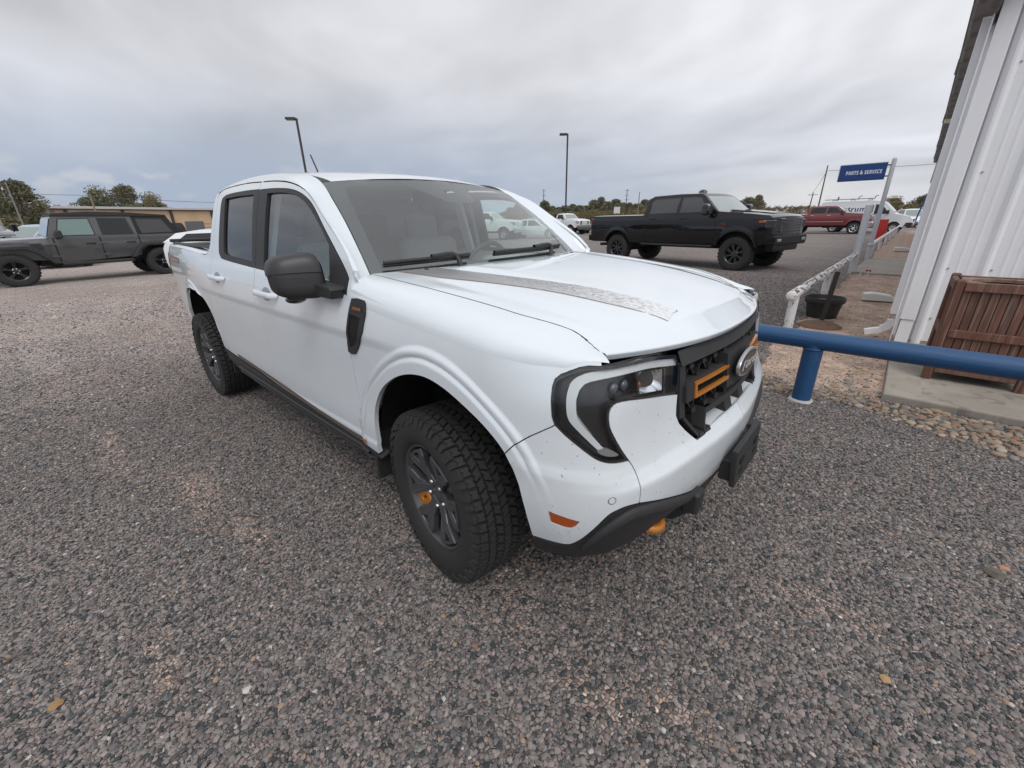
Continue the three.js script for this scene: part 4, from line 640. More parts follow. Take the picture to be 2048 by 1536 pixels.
{
  const pos = [], col = [], uv = [], idx = []; const rad = [0]; for (let r = 0.25; r < 1100; r *= 1.045) rad.push(r); const NA = 160, cx = 1.2, cz = 1.7;
  for (const r of rad) for (let a = 0; a < NA; a++) {
    const x = cx + Math.cos(a / NA * 2 * Math.PI) * r, z = cz + Math.sin(a / NA * 2 * Math.PI) * r; pos.push(x, 0, z); uv.push(x / 0.95, z / 0.95);
    const t = groundTone(x, z); let c = [0.72, 0.69, 0.675].map((v) => v * t.m);
    const wv = clamp(t.west * 0.75 + t.streak * 0.4); c = [lerp(c[0], 1.58, wv), lerp(c[1], 1.49, wv), lerp(c[2], 1.40, wv)];
    c = [lerp(c[0], 1.05, t.fine * 0.7), lerp(c[1], 0.91, t.fine * 0.7), lerp(c[2], 0.79, t.fine * 0.7)];
    if (x < -140 || z < -150) c = [0.42, 0.46, 0.25]; col.push(...c);
  }
  for (let i = 0; i < rad.length - 1; i++) for (let a = 0; a < NA; a++) { const b = (a + 1) % NA, p = i * NA + a, q = i * NA + b, r = p + NA, s = q + NA; idx.push(p, q, r, q, s, r); }
  const g = new THREE.BufferGeometry(); g.setAttribute('position', new THREE.Float32BufferAttribute(pos, 3)); g.setAttribute('color', new THREE.Float32BufferAttribute(col, 3)); g.setAttribute('uv', new THREE.Float32BufferAttribute(uv, 2)); g.setIndex(idx); g.computeVertexNormals();
  struct('gravel_ground', g, std(0xffffff, 0.95, 0, { map: gravelTex.map, vertexColors: true, bumpMap: gravelTex.bump, bumpScale: 0.009 }));
}
// loose stones
function stoneGeo(seed, flat = 0.62, detail = 0) { const r = rng(seed), g = mergeVertices(new THREE.IcosahedronGeometry(1, detail).deleteAttribute('uv').deleteAttribute('normal')); const p = g.attributes.position, ax = 0.75 + r() * 0.5, az = 0.7 + r() * 0.4; for (let i = 0; i < p.count; i++) { const k = 0.78 + r() * 0.44; p.setXYZ(i, p.getX(i) * k * ax, p.getY(i) * k * flat, p.getZ(i) * k * az); } return g; }
const nearXZ = []; // gravel is not strewn under slabs and beds
const inBed = (x, z) => (x > 1.35 && z < -2.55 && z > -4.6) || (x > 0.42 + (fbm(x * 3, z * 3, 2, 7) - 0.5) * 0.3 && z < -2.75 + (fbm(x * 4, z * 4, 2, 9) - 0.5) * 0.5 && x < 1.45);
{
  const cam = camera.position, fw = new THREE.Vector3(); camera.getWorldDirection(fw); const f2 = V(fw.x, 0, fw.z).normalize();
  const variants = 7, lists = Array.from({ length: variants }, () => []), r = rng(77), m = new THREE.Matrix4(), q = new THREE.Quaternion(), e = new THREE.Euler();
  const ring = (d0, d1, dens, s0, s1) => { const n = Math.floor(Math.PI * (d1 * d1 - d0 * d0) * dens * 0.36); for (let i = 0; i < n; i++) { const d = Math.sqrt(lerp(d0 * d0, d1 * d1, r())), a = (r() - 0.5) * 2 * Math.PI * 0.36 + Math.atan2(f2.z, f2.x), x = cam.x + Math.cos(a) * d, z = cam.z + Math.sin(a) * d; const k = r(), sz = lerp(s0, s1, k * k * k), rr = [r(), r(), r(), r()], c = stoneColor(r); if (inBed(x, z) || (d1 > 14 && (rr[0] * 7.3) % 1 < sstep(9, 15, d))) continue; const t = groundTone(x, z); if (rr[3] < t.fine * 0.85 + t.west * 0.25) continue; if (x < -0.6 && x > -2.6 && Math.abs(z) < 0.7) continue; e.set((rr[0] - 0.5) * 0.9, rr[1] * 6.28, (rr[2] - 0.5) * 0.9); q.setFromEuler(e); m.compose(V(x, sz * 0.22 * (0.4 + rr[0]), z), q, V(sz, sz, sz)); const g = lerp(1, 1.75, clamp(t.west * 0.8 + t.streak * 0.5)) * (0.9 + 0.2 * t.m); lists[Math.floor(rr[1] * variants) % variants].push([m.clone(), c.map((v, i2) => Math.min(0.6, v * g * [1.015, 1, 0.975][i2]))]); } };
  ring(0.2, 2.6, 19000, 0.0032, 0.0108); ring(2.6, 4.6, 12000, 0.0036, 0.0108); ring(4.6, 8.5, 3400, 0.0055, 0.014); ring(8.5, 15, 750, 0.008, 0.019);
  lists.forEach((l, i) => { const im = new THREE.InstancedMesh(stoneGeo(100 + i), std(0xffffff, 0.88, 0, { flatShading: false }), l.length); im.geometry = toCreasedNormals(im.geometry, 0.7); im.name = numbered('loose_gravel'); l.forEach(([mm, c], k) => { im.setMatrixAt(k, mm); im.setColorAt(k, lin(...c)); }); im.castShadow = im.receiveShadow = true; im.userData.kind = 'stuff'; tag(im, 'crushed grey and purple gravel covering the lot around the nearest truck', 'gravel'); scene.add(im); });
}
// a few single stones that stand out
{
  const r = rng(5); const list = [[-0.46, 2.06, 0.019, [0.30, 0.19, 0.09], 'ochre stone lying on the gravel near the lower left corner'], [1.81, -0.57, 0.034, [0.13, 0.12, 0.095], 'large olive grey stone on the gravel towards the right edge'], [1.84, -0.64, 0.02, [0.42, 0.22, 0.13], 'orange stone touching the large olive grey stone'], [0.40, 1.05, 0.013, [0.22, 0.13, 0.10], 'small brown stone on the gravel below the front wheel'], [-0.05, 1.64, 0.012, [0.50, 0.48, 0.45], 'white stone on the gravel in the lower left'], [1.49, 0.26, 0.017, [0.40, 0.25, 0.13], 'tan stone alone in the dark gravel at the lower right'], [-0.22, 1.82, 0.013, [0.13, 0.14, 0.15], 'slate blue stone on the gravel at the lower left']];
  for (const [x, z, s, c, l] of list) { const g = toCreasedNormals(stoneGeo(Math.floor(r() * 999), 0.6, 1), 0.8); const o = single('stone', g, std(lin(...c), 0.85), l, 'stone'); o.scale.setScalar(s); o.position.set(x, s * 0.35, z); o.rotation.y = r() * 6; }
}
// planting strip beside the building: bare reddish soil, a concrete slab, river stones
const soilMap = dataTex(512, (i, j) => { const n = fbm(i / 40, j / 40, 5, 21, 0), g = hash2(i, j, 9), p = fbm(i / 7, j / 7, 2, 33); const d = g > 0.985 ? -0.10 : g < 0.02 ? 0.10 : 0; const v = 0.78 + 0.34 * (n - 0.5) + 0.22 * (p - 0.5) + d; return [v * 0.92, v * 0.81, v * 0.73]; }, true);
const soilMat = std(lin(0.80, 0.78, 0.76), 0.95, 0, { map: soilMap, bumpMap: dataTex(256, (i, j) => { const v = 0.6 * fbm(i / 9, j / 9, 4, 8) + 0.4 * hash2(i, j, 2); return [v, v, v]; }), bumpScale: 0.006 });
{
  const edge = []; for (let z = -2.55; z > -46; z -= z > -14 ? 0.12 : 1.5) edge.push([0.40 - 0.0095 * (z + 4.6) + (fbm(z * 2.1, 3, 3, 4) - 0.5) * 0.34, -z]);
  const near = []; for (let x = 1.37; x > 0.45; x -= 0.07) near.push([x, 2.62 + (fbm(x * 5, 8, 3, 12) - 0.5) * 0.35 - 0.1 * (1.37 - x)]);
  const pts = [...near, ...edge.slice(1), [1.9, 46], [1.44, 4.6], [1.37, 4.5]]; const g = new THREE.ShapeGeometry(shapeOf(pts)); g.rotateX(-Math.PI / 2); const u = g.attributes.uv; for (let i = 0; i < u.count; i++) u.setXY(i, g.attributes.position.getX(i) / 1.3, g.attributes.position.getZ(i) / 1.3); g.translate(0, 0.005, 0);
  struct('soil_bed', g, soilMat);
  // pebbles and clods strewn on the soil
  const r = rng(99), n = 2600, im = new THREE.InstancedMesh(toCreasedNormals(stoneGeo(7), 0.7), std(0xffffff, 0.9), n), m = new THREE.Matrix4(), q = new THREE.Quaternion();
  for (let k = 0; k < n; k++) { const z = -2.5 - 11 * r() * r(), x = lerp(0.36, 1.37, r()) - 0.0095 * (z + 4.6), s = 0.004 + 0.011 * r() * r(); q.setFromEuler(new THREE.Euler(0, r() * 6, 0)); m.compose(V(x, 0.006 + s * 0.2, z), q, V(s, s, s)); im.setMatrixAt(k, m); const c = r() < 0.6 ? [0.38, 0.29, 0.22] : stoneColor(r); im.setColorAt(k, lin(...c)); }
  im.name = 'soil_pebbles'; im.userData.kind = 'stuff'; tag(im, 'small pebbles and clods strewn over the reddish soil by the wall', 'pebbles'); im.castShadow = im.receiveShadow = true; scene.add(im);
}
const concreteMap = dataTex(512, (i, j) => { const n = fbm(i / 60, j / 60, 5, 51), f = hash2(i, j, 6); const st = sstep(0.62, 0.74, fbm(i / 35 + 4, j / 35, 4, 64)); const v = 0.74 + 0.16 * (n - 0.5) + 0.05 * (f - 0.5) - 0.09 * st; return [v, v * 0.965, v * 0.91]; }, true);
const concrete = std(lin(0.62, 0.60, 0.58), 0.85, 0, { map: concreteMap, bumpMap: concreteMap, bumpScale: 0.004 });
function slabGeo(pts, h) { const g = extr(pts.map((p) => [p[0], -p[1]]), h, 0.012); g.rotateX(-Math.PI / 2); const u = g.attributes.uv, p = g.attributes.position; for (let i = 0; i < u.count; i++) u.setXY(i, p.getX(i) / 1.6, p.getZ(i) / 1.6); return g; }
struct('concrete_slab', slabGeo([[1.37, -2.56], [4.6, -2.50], [4.6, -4.56], [1.385, -4.56]], 0.045), concrete);
struct('concrete_walk', slabGeo([[0.40, -11.9], [1.45, -11.75], [1.5, -16.5], [0.49, -16.4]], 0.04), concrete);
{
  const bed = new THREE.Group(); bed.name = 'river_stone_bed'; bed.userData.kind = 'structure'; scene.add(bed);
  const r = rng(31), geos = [0, 1, 2, 3, 4, 5].map((k) => { const g = stoneGeo(300 + k, 0.55, 2); const p = g.attributes.position, base = stoneGeo(300 + k, 0.55, 2); const rr = rng(300 + k), ax = 0.85 + rr() * 0.4, az = 0.7 + rr() * 0.25, s = rr() * 9; const ico = mergeVertices(new THREE.IcosahedronGeometry(1, 2).deleteAttribute('uv').deleteAttribute('normal')); const pp = ico.attributes.position; for (let i = 0; i < pp.count; i++) { const x = pp.getX(i), y = pp.getY(i), z = pp.getZ(i), n = 1 + 0.16 * (fbm(x * 1.5 + s, y * 1.5 + z, 2, k) - 0.5); pp.setXYZ(i, x * ax * n, y * 0.55 * n, z * az * n); } ico.computeVertexNormals(); return ico; });
  const cols = [[0.33, 0.25, 0.17], [0.30, 0.22, 0.16], [0.38, 0.30, 0.22], [0.26, 0.20, 0.15], [0.20, 0.18, 0.16], [0.40, 0.34, 0.27], [0.31, 0.19, 0.13], [0.24, 0.22, 0.20]]; const mats = cols.map((c) => std(lin(...c), 0.75));
  const cand = []; for (let k = 0; k < 2400; k++) { const t = r(), x = lerp(0.55, 2.55, t), zc = -2.42 + 0.06 * Math.sin(x * 4), w = 0.14 + 0.10 * sstep(1.0, 1.6, x); let z = zc + (r() + r() - 1) * w * 1.5 + 0.12 * sstep(1.3, 2.2, x); const s = 0.012 + 0.026 * r() * r() + 0.006 * sstep(1.2, 2.0, x); cand.push([x, z, s]); }
  for (let k = 0; k < 40; k++) cand.push([lerp(1.1, 1.36, r()), lerp(-3.6, -2.7, r()), 0.012 + 0.02 * r()]);
  const ok = []; const grid = new Map(); for (const c of cand) { if (c[1] < -2.5 && c[0] > 1.34) continue; let hit = false; for (const o of ok) if (Math.hypot(o[0] - c[0], o[1] - c[1]) < (o[2] + c[2]) * 0.72) { hit = true; break; } if (!hit) ok.push(c); }
  ok.sort((a, b) => b[2] / Math.hypot(b[0] - 1.2, b[1] - 1.7) - a[2] / Math.hypot(a[0] - 1.2, a[1] - 1.7)); const rest = [];
  ok.forEach(([x, z, s], i) => { const gi = Math.floor(r() * 6), mi = Math.floor(r() * mats.length), ry = r() * 6.28, tilt = (r() - 0.5) * 0.4; if (i < 300) { const o = part('river_stone', geos[gi], mats[mi], bed); o.scale.setScalar(s); o.position.set(x, s * 0.32, z); o.rotation.set(tilt, ry, 0); } else rest.push([x, z, s, ry, mi]); });
  if (rest.length) { const im = new THREE.InstancedMesh(geos[0], std(0xffffff, 0.75), rest.length), m = new THREE.Matrix4(), q = new THREE.Quaternion(); rest.forEach(([x, z, s, ry, mi], k) => { q.setFromEuler(new THREE.Euler(0, ry, 0)); m.compose(V(x, s * 0.3, z), q, V(s, s, s)); im.setMatrixAt(k, m); im.setColorAt(k, lin(...cols[mi])); }); im.name = 'small_river_stones'; im.userData.kind = 'stuff'; im.castShadow = im.receiveShadow = true; bed.add(im); }
}
// ---------- the other vehicles ----------
// local frame of each: x forward from the front axle, z to its right, y up
const paint = (r, g, b, rough = 0.35) => phy({ color: lin(r, g, b), roughness: rough, clearcoat: 1, clearcoatRoughness: 0.04 });
const P = { ram: phy({ color: lin(0.003, 0.0032, 0.0035), roughness: 0.5, clearcoat: 1, clearcoatRoughness: 0.02, specularIntensity: 0.2 }), jeep: paint(0.060, 0.062, 0.064, 0.3), redp: paint(0.17, 0.012, 0.018), whitep: paint(0.74, 0.76, 0.78), silverp: paint(0.34, 0.42, 0.50), greyp: paint(0.10, 0.105, 0.115), pale: paint(0.50, 0.53, 0.55) };
const DG = phy({ color: lin(0.012, 0.014, 0.016), roughness: 0.02, ior: 1.5 });
const LG = phy({ color: lin(0.16, 0.21, 0.20), roughness: 0.02, clearcoat: 1, ior: 1.9 });
const tyreCache = {};
function wheelGeo(R, W, rr, spokes, depth = 0.03) {
  const key = [R, W, rr, spokes].join(); if (tyreCache[key]) return tyreCache[key];
  const h = W / 2, t = new THREE.LatheGeometry([[rr, -h * 0.8], [rr + 0.02, -h], [R - 0.05, -h], [R - 0.012, -h * 0.82], [R, -h * 0.5], [R, h * 0.5], [R - 0.012, h * 0.82], [R - 0.05, h], [rr + 0.02, h], [rr, h * 0.8]].map((p) => new THREE.Vector2(...p)), 40).rotateX(Math.PI / 2);
  const lugs = []; for (let k = 0; k < 30; k++) for (const s of [-1, 1]) lugs.push(box(0.05, 0.02, W * 0.42, 0, R - 0.002, s * W * 0.25).rotateZ(-((k + (s > 0 ? 0.5 : 0)) / 30) * 2 * Math.PI));
  const rim = [new THREE.LatheGeometry([[rr - 0.03, -h * 0.6], [rr - 0.02, h * 0.55], [rr + 0.008, h * 0.86], [rr + 0.004, h * 0.94], [rr - 0.02, h * 0.8], [rr - 0.03, h * 0.4]].map((p) => new THREE.Vector2(...p)), 40).rotateX(Math.PI / 2), new THREE.LatheGeometry([[0, h * 0.62], [0.06, h * 0.62], [0.08, h * 0.5], [0.1, h * 0.35]].map((p) => new THREE.Vector2(...p)), 24).rotateX(Math.PI / 2)];
  if (spokes) for (let k = 0; k < spokes; k++) rim.push(extr([[0.04, -0.025], [rr * 0.6, -0.022], [rr - 0.02, -0.045], [rr - 0.02, 0.045], [rr * 0.6, 0.022], [0.04, 0.025]], depth, 0.006).translate(0, 0, h * 0.4).rotateZ(k / spokes * 2 * Math.PI + 0.3));
  else rim.push(new THREE.LatheGeometry([[0.08, h * 0.5], [rr * 0.5, h * 0.62], [rr * 0.8, h * 0.45], [rr - 0.01, h * 0.75]].map((p) => new THREE.Vector2(...p)), 32).rotateX(Math.PI / 2));
  const back = new THREE.CircleGeometry(rr - 0.02, 32).translate(0, 0, h * 0.05);
  return tyreCache[key] = { tyre: merge([t, ...lugs]), rim: merge(rim), back };
}
function addWheels(root, xs, track, R, W, rr, spokes, rimMat, simple) {
  const g = wheelGeo(R, W, rr, spokes), ws = [];
  for (const x of xs) for (const s of [1, -1]) { const w = new THREE.Group(); w.name = 'wheel'; w.position.set(x, R - 0.01, s * track); if (s < 0) w.rotation.y = Math.PI; root.add(w); part('tyre', g.tyre, M.rubber, w); part('rim', g.rim, rimMat, w); part('brake_disc', g.back, M.black, w); ws.push(w); }
  return ws;
}
// body: side panels z = zf(x, y) on an outline, closed across by a strip; bulge(x) bows nose and tail, crown lifts tops
function bodyGeo(outline, zf, o = {}) {
  const { holes = [], cell = 0.12, arches = [], bow = 0.06, crown = 0.03, skip } = o;
  let poly = dedupe(outline); const f = (x, y) => V(x, y, zf(x, y));
  const side = panel(f, poly, { holes, cell, flange: 0, inset: 0 });
  const L = []; for (let i = 0; i < poly.length; i++) { const p = poly[i], q = poly[(i + 1) % poly.length], n = Math.max(1, Math.ceil(Math.hypot(q[0] - p[0], q[1] - p[1]) / 0.25)); for (let k = 0; k < n; k++) L.push([lerp(p[0], q[0], k / n), lerp(p[1], q[1], k / n)]); }
  const xs = poly.map((p) => p[0]), x0 = Math.min(...xs), x1 = Math.max(...xs), ys = poly.map((p) => p[1]), ym = (Math.min(...ys) + Math.max(...ys)) / 2; L.push(L[0]);
  const nz = 10, pos = [];
  const pt = (p, s) => { const z = zf(p[0], p[1]) * s, q = 1 - s * s; return V(p[0] + bow * q * (sstep(x1 - 0.35, x1, p[0]) - 0.5 * sstep(x0 + 0.3, x0, p[0])), p[1] + (p[1] > ym ? crown * q : 0), z); };
  for (let i = 0; i < L.length - 1; i++) for (let k = 0; k < nz; k++) { const s0 = 1 - 2 * k / nz, s1 = 1 - 2 * (k + 1) / nz; const a = pt(L[i], s0), b = pt(L[i + 1], s0), c = pt(L[i + 1], s1), d = pt(L[i], s1); for (const v of [a, d, b, b, d, c]) pos.push(v.x, v.y, v.z); }
  const g = new THREE.BufferGeometry(); g.setAttribute('position', new THREE.Float32BufferAttribute(pos, 3)); const st = toCreasedNormals(g, 0.6);
  return merge([side, mirrorZ(side), st]);
}
const archPts = (cx, r, y0, n = 9, cy) => { const o = [], c = cy ?? 0.42; for (let k = 0; k <= n; k++) { const a = lerp(Math.PI, 0, k / n); const x = cx + Math.cos(a) * r, y = Math.max(y0, c + Math.sin(a) * r); o.push([x, y]); } o[0] = [cx - r, y0]; o[n] = [cx + r, y0]; return o; };
function win(zf, pts, mat, root, name, off = 0.006, cell = 0.3) { const f = (x, y) => V(x, y, zf(x, y)); const g = panel(f, pts, { cell, flange: 0.004, inset: 0, off }); return [part(name, g, mat, root), part(name, mirrorZ(g), mat, root)]; }
function place(o, x, z, hx, hz) { o.position.set(x, 0, z); o.rotation.y = Math.atan2(-hz, hx); return o; }

// pickups of the heavy kind
function makePickup(name, label, group, o) {
  const t = thing(name, label, 'pickup truck', [0, 0, 0], 0, group);
  const W = o.W ?? 1.0, k = o.lift ?? 0, wb = o.wb ?? 3.8, R = o.R ?? 0.43, B = 1.37 + k, roofY = (o.roof ?? 1.98), cabR = o.cabR ?? -3.05, rf = o.roofF ?? -1.22;
  const tail = o.tail ?? -(wb + 1.24), bot = 0.60 + k * 0.7;
  const nose = o.nose ?? 0.92, hoodF = o.hoodF ?? 1.30;
  const zb = (x, y) => W - 0.035 * Math.pow(clamp((y - 1.05 - k) / 0.4, -1.2, 1.2), 2) - 0.02 * sstep(B - 0.1, B + 0.06, y) - 0.10 * Math.pow(sstep(nose - 0.75, nose, x), 2) + (o.flare ?? 0.018) * Math.max(0, ...[0, -wb].map((c) => sstep(R + 0.24, R + 0.1, Math.hypot(x - c, y - R - 0.03))));
  const af = archPts(0, R + 0.11, bot, 12, R + 0.03), ar = archPts(-wb, R + 0.11, bot, 12, R + 0.03);
  const bedTop = o.bedTop ?? B + 0.03;
  let out;
  if (o.chassis) out = [[nose - 0.04, bot + 0.12], [nose, 0.85 + k], [nose, hoodF - 0.08], [nose - 0.08, hoodF], [0.2, B + 0.03], [-0.62, B + 0.09], [cabR, B + 0.07], [cabR, bot], ...af];
  else out = [[nose - 0.04, bot + 0.1], [nose, 0.85 + k], [nose + 0.01, hoodF - 0.16], [nose - 0.03, hoodF - 0.06], [nose - 0.13, hoodF], [0.3, B + 0.01], [-0.2, B + 0.05], [-0.62, B + 0.09], [cabR, B + 0.07], [cabR - 0.02, bedTop], [tail + 0.03, bedTop], [tail, bedTop - 0.05], [tail + 0.01, bot + 0.12], [tail + 0.06, bot], ...ar.slice().map((p) => p), ...af];
  part('body', bodyGeo(out, zb, { cell: o.cell ?? 0.12, bow: 0.07, crown: 0.035 }), o.paint, t);
  // cab
  const ybase = B + 0.03, zt = o.topW ?? W - 0.26, zg = (x, y) => lerp(zb(-1.5, B) - 0.02, zt, Math.pow(clamp((y - ybase) / (roofY - ybase)), 1.25));
  const gh = [[-0.58, ybase], [rf + 0.06, roofY - 0.07], [rf - 0.06, roofY - 0.02], [lerp(rf, cabR, 0.4), roofY], [cabR + 0.2, roofY - 0.02], [cabR + 0.07, roofY - 0.09], [cabR, ybase]];
  part('cab', bodyGeo(gh, zg, { cell: 0.2, bow: 0.03, crown: 0.03 }), o.paint, t);
  const hW = roofY - 0.12, bl = B + 0.06, bp = o.bp ?? -1.86;
  const fw = [[-0.92, bl], [lerp(-0.58, rf, 0.80) - 0.16, hW - 0.02], [rf - 0.22, hW], [bp + 0.06, hW], [bp + 0.05, bl]], rw = [[bp - 0.06, bl], [bp - 0.06, hW], [cabR + 0.28, hW - 0.01], [cabR + 0.2, hW - 0.08], [cabR + 0.2, bl]];
  for (const w of o.regular ? [fw] : [fw, rw]) win(zg, insetLoop(w, -0.022), M.gloss, t, 'window_seal', 0.003);
  win(zg, fw, o.glass ?? DG, t, 'window'); if (!o.regular) win(zg, rw, o.glass ?? DG, t, 'window');
  const ws = sheet((i, j) => { const s = i * 2 - 1, y = lerp(ybase + 0.05, roofY - 0.085, j), x = lerp(-0.58, rf + 0.06, (y - ybase) / (roofY - 0.07 - ybase)); return V(x + 0.012 + 0.03 * (1 - s * s), y, s * (zg(x, y) - 0.07)); }, 10, 4, true);
  part('windshield', ws, o.wsMat ?? LG, t);
  // door seams
  const seams = (o.regular ? [-0.62, cabR + 0.06] : [-0.62, bp, cabR + 0.12]).map((x) => panel((a, b) => V(a, b, zb(a, b)), [[x - 0.006, bot + 0.1], [x + 0.006, bot + 0.1], [x + 0.006, B + 0.04], [x - 0.006, B + 0.04]], { cell: 0.2, flange: 0, inset: 0, off: 0.002 }));
  for (const g of seams) { part('door_seam', g, M.gap, t); part('door_seam', mirrorZ(g), M.gap, t); }
  for (const x of o.regular ? [cabR + 0.2] : [bp + 0.2, cabR + 0.34]) for (const s of [1, -1]) part('door_handle', box(0.2, 0.045, 0.035, x, B - 0.07, s * (zb(x, B - 0.07) + 0.016), 0.014), o.handle ?? M.trim, t);
  // front: grille, lamps, bumper
  const fx = nose + 0.035;
  const gr = part('grille', box(0.08, 0.36, 1.25, fx - 0.02, hoodF - 0.25, 0, 0.03), M.gloss, t);
  for (let i = 0; i < 5; i++) part('grille_bar', box(0.03, 0.022, 1.2, fx + 0.024, hoodF - 0.39 + i * 0.07, 0, 0.008), o.grilleMat ?? M.chrome, gr);
  for (const s of [1, -1]) { part('headlight', box(0.24, o.hlH ?? 0.2, 0.30, nose - 0.105, hoodF - 0.21, s * (W - 0.215), 0.03, s * 0.35), phy({ color: o.hl ?? lin(0.25, 0.26, 0.27), roughness: 0.08, clearcoat: 1 }), t); part('turn_signal', box(0.17, 0.05, 0.03, nose - 0.24, hoodF - 0.15, s * (W - 0.04), 0.01, s * 0.24), M.amber, t); }
  part('front_bumper', merge([box(0.26, 0.26, 1.92 * W, nose + 0.0, 0.72 + k, 0, 0.06), box(0.2, 0.18, 1.5 * W, nose - 0.08, 0.53 + k, 0, 0.04)]), o.bump ?? M.chrome, t);
  if (!o.chassis) {
    part('rear_bumper', box(0.2, 0.2, 1.9 * W, tail - 0.06, 0.70 + k, 0, 0.04), o.bump ?? M.chrome, t);
    for (const s of [1, -1]) part('tail_lamp', box(0.12, 0.42, 0.1, tail + 0.05, 1.12 + k, s * (W - 0.055), 0.03), M.red, t);
  }
  for (const s of [1, -1]) { const m = part('side_mirror', box(0.15, 0.3, 0.2, -0.86, B + 0.14, s * (W + 0.17), 0.05), o.mirror ?? M.gloss, t); part('mirror_arm', box(0.07, 0.06, 0.24, -0.82, B + 0.05, s * (W + 0.02), 0.02), M.trim, m); if (o.mirrorCap) part('mirror_cap', box(0.02, 0.05, 0.1, -0.78, B + 0.24, s * (W + 0.17), 0.008), M.chrome, m); }
  if (o.boards) for (const s of [1, -1]) part('running_board', box(2.4, 0.05, 0.16, -1.85, 0.55 + k, s * (W - 0.04), 0.02), M.trim, t);
  part('chassis', merge([box(wb + 1.6, 0.2, 1.0, -wb / 2 - 0.1, 0.56 + k, 0), box(0.14, 0.14, 1.5, 0, R - 0.02, 0), box(0.14, 0.14, 1.5, -wb, R - 0.02, 0), ...[0, -wb].map((x) => box(1.0, 0.56, 1.5, x, R + 0.32, 0))]), M.black, t);
  addWheels(t, [0, -wb], W - 0.16, R, 0.28, o.rr ?? 0.25, o.spokes ?? 8, o.rim ?? M.silver);
  return t;
}
const ram = makePickup('black_pickup', 'black lifted four door pickup truck with black wheels, side on across the lot', null, { paint: P.ram, W: 1.01, wb: 4.08, R: 0.445, rr: 0.255, lift: 0.07, roof: 2.03, hl: lin(0.03, 0.03, 0.032), glass: phy({ color: lin(0.025, 0.03, 0.034), roughness: 0.02, ior: 1.85 }), bump: phy({ color: lin(0.004, 0.004, 0.0045), roughness: 0.4, ior: 1.35 }), rim: phy({ color: lin(0.012, 0.012, 0.013), roughness: 0.25, clearcoat: 1 }), grilleMat: std(lin(0.02, 0.021, 0.022), 0.3, 0.3), boards: true, mirrorCap: true, spokes: 8, cell: 0.06, hoodF: 1.40, nose: 0.84, tail: -5.28 });
{ // details seen only on the black truck
  const t = ram; const hd = (x) => 1.47 + (0.2 - x) * 0.07;
  part('hood_scoop', merge([0].map(() => extr([[0.6, 1.43], [-0.5, 1.54], [-0.52, 1.50], [0.6, 1.40]], 0.9, 0.02).translate(0, 0.035, -0.45))), P.ram, t);
  part('hood_vent', merge([1, -1].map((s) => box(0.36, 0.02, 0.07, -0.28, 1.545, s * 0.62, 0.008, 0, 0, -0.07))), M.gloss, t).userData.label = 'slim vent badge on the hood';
  part('roof_beacon', new THREE.SphereGeometry(0.1, 16, 8, 0, 6.3, 0, 1.57).scale(1.3, 0.9, 1).translate(-1.42, 2.045, 0.5), M.gloss, t);
  for (const s of [1, -1]) { part('fender_badge', box(0.16, 0.035, 0.008, -0.42, 1.20, s * 1.012, 0.002), std(lin(0.18, 0.02, 0.02), 0.4), t); part('flare', panel((a, b) => V(a, b, 1.02), [...archPts(0, 0.60, 0.63, 20, 0.475), ...archPts(0, 0.555, 0.63, 20, 0.475).reverse()], { cell: 0.2, flange: 0.03, inset: 0 }).translate(0, 0, 0.012).scale(1, 1, s), P.ram, t); }
  part('exhaust_tip', rod([-4.5, 0.56, 0.62], [-5.05, 0.54, 0.70], 0.05, 0.05, 16), M.trim, t);
  for (const s of [1, -1]) { part('lamp_insert', merge([box(0.03, 0.045, 0.2, 0.835, 1.235, s * 0.80, 0.01, s * 0.35), box(0.2, 0.012, 0.02, 0.71, 1.275, s * 0.945, 0.004, s * 0.35)]), M.silver, t); part('fog_lamp', box(0.03, 0.07, 0.2, 0.975, 0.80, s * 0.72, 0.015), M.silver, t); }
  for (let k = -4; k <= 4; k++) part('grille_tooth', box(0.03, 0.34, 0.018, 0.885, 1.15, k * 0.135, 0.006), std(lin(0.02, 0.021, 0.022), 0.3, 0.3), t);
  part('wiper', tube([[-0.66, 1.50, 0.7], [-0.74, 1.56, 0.4], [-0.76, 1.57, 0.0]], 0.012), M.trim, t);
}
place(ram, -1.98 + 0.03, -11.25 - 0.80, 0.978, 0.21);
const f150 = makePickup('red_pickup', 'red four door pickup truck with chrome wheels, parked beside the white van', null, { paint: P.redp, W: 0.99, wb: 3.68, R: 0.40, rr: 0.25, roof: 1.95, spokes: 6, rim: M.chrome, handle: M.chrome, grilleMat: M.chrome, bump: M.chrome, roofF: -1.25 });
part('body_moulding', merge([1, -1].map((s) => box(2.4, 0.03, 0.01, -1.9, 0.86, s * 0.978))), M.chrome, f150);
place(f150, -1.63, -39.9, 0.996, 0.09);
const f250 = makePickup('white_pickup', 'white four door work pickup seen through the windshield of the nearest truck', null, { paint: P.whitep, W: 1.02, wb: 4.05, R: 0.42, rr: 0.23, roof: 2.03, lift: 0.05, spokes: 8, rim: M.silver, hoodF: 1.38 });
const oldw = makePickup('flatbed_truck', 'old white single cab flatbed truck in the row along the field', null, { paint: P.whitep, W: 0.98, wb: 3.9, R: 0.40, rr: 0.24, roof: 1.92, regular: true, chassis: true, cabR: -2.0, roofF: -1.1, bp: -1.86, spokes: 0, rim: M.chrome, bump: std(lin(0.16, 0.16, 0.16), 0.5), hoodF: 1.30, grilleMat: std(lin(0.2, 0.2, 0.2), 0.5) });
part('flat_bed', merge([box(2.9, 0.12, 2.1, -3.75, 1.0, 0, 0.02), box(0.08, 0.9, 1.9, -2.25, 1.45, 0, 0.02)]), M.trim, oldw);
place(oldw, -23.1, -35.2, 0.99, 0.14);
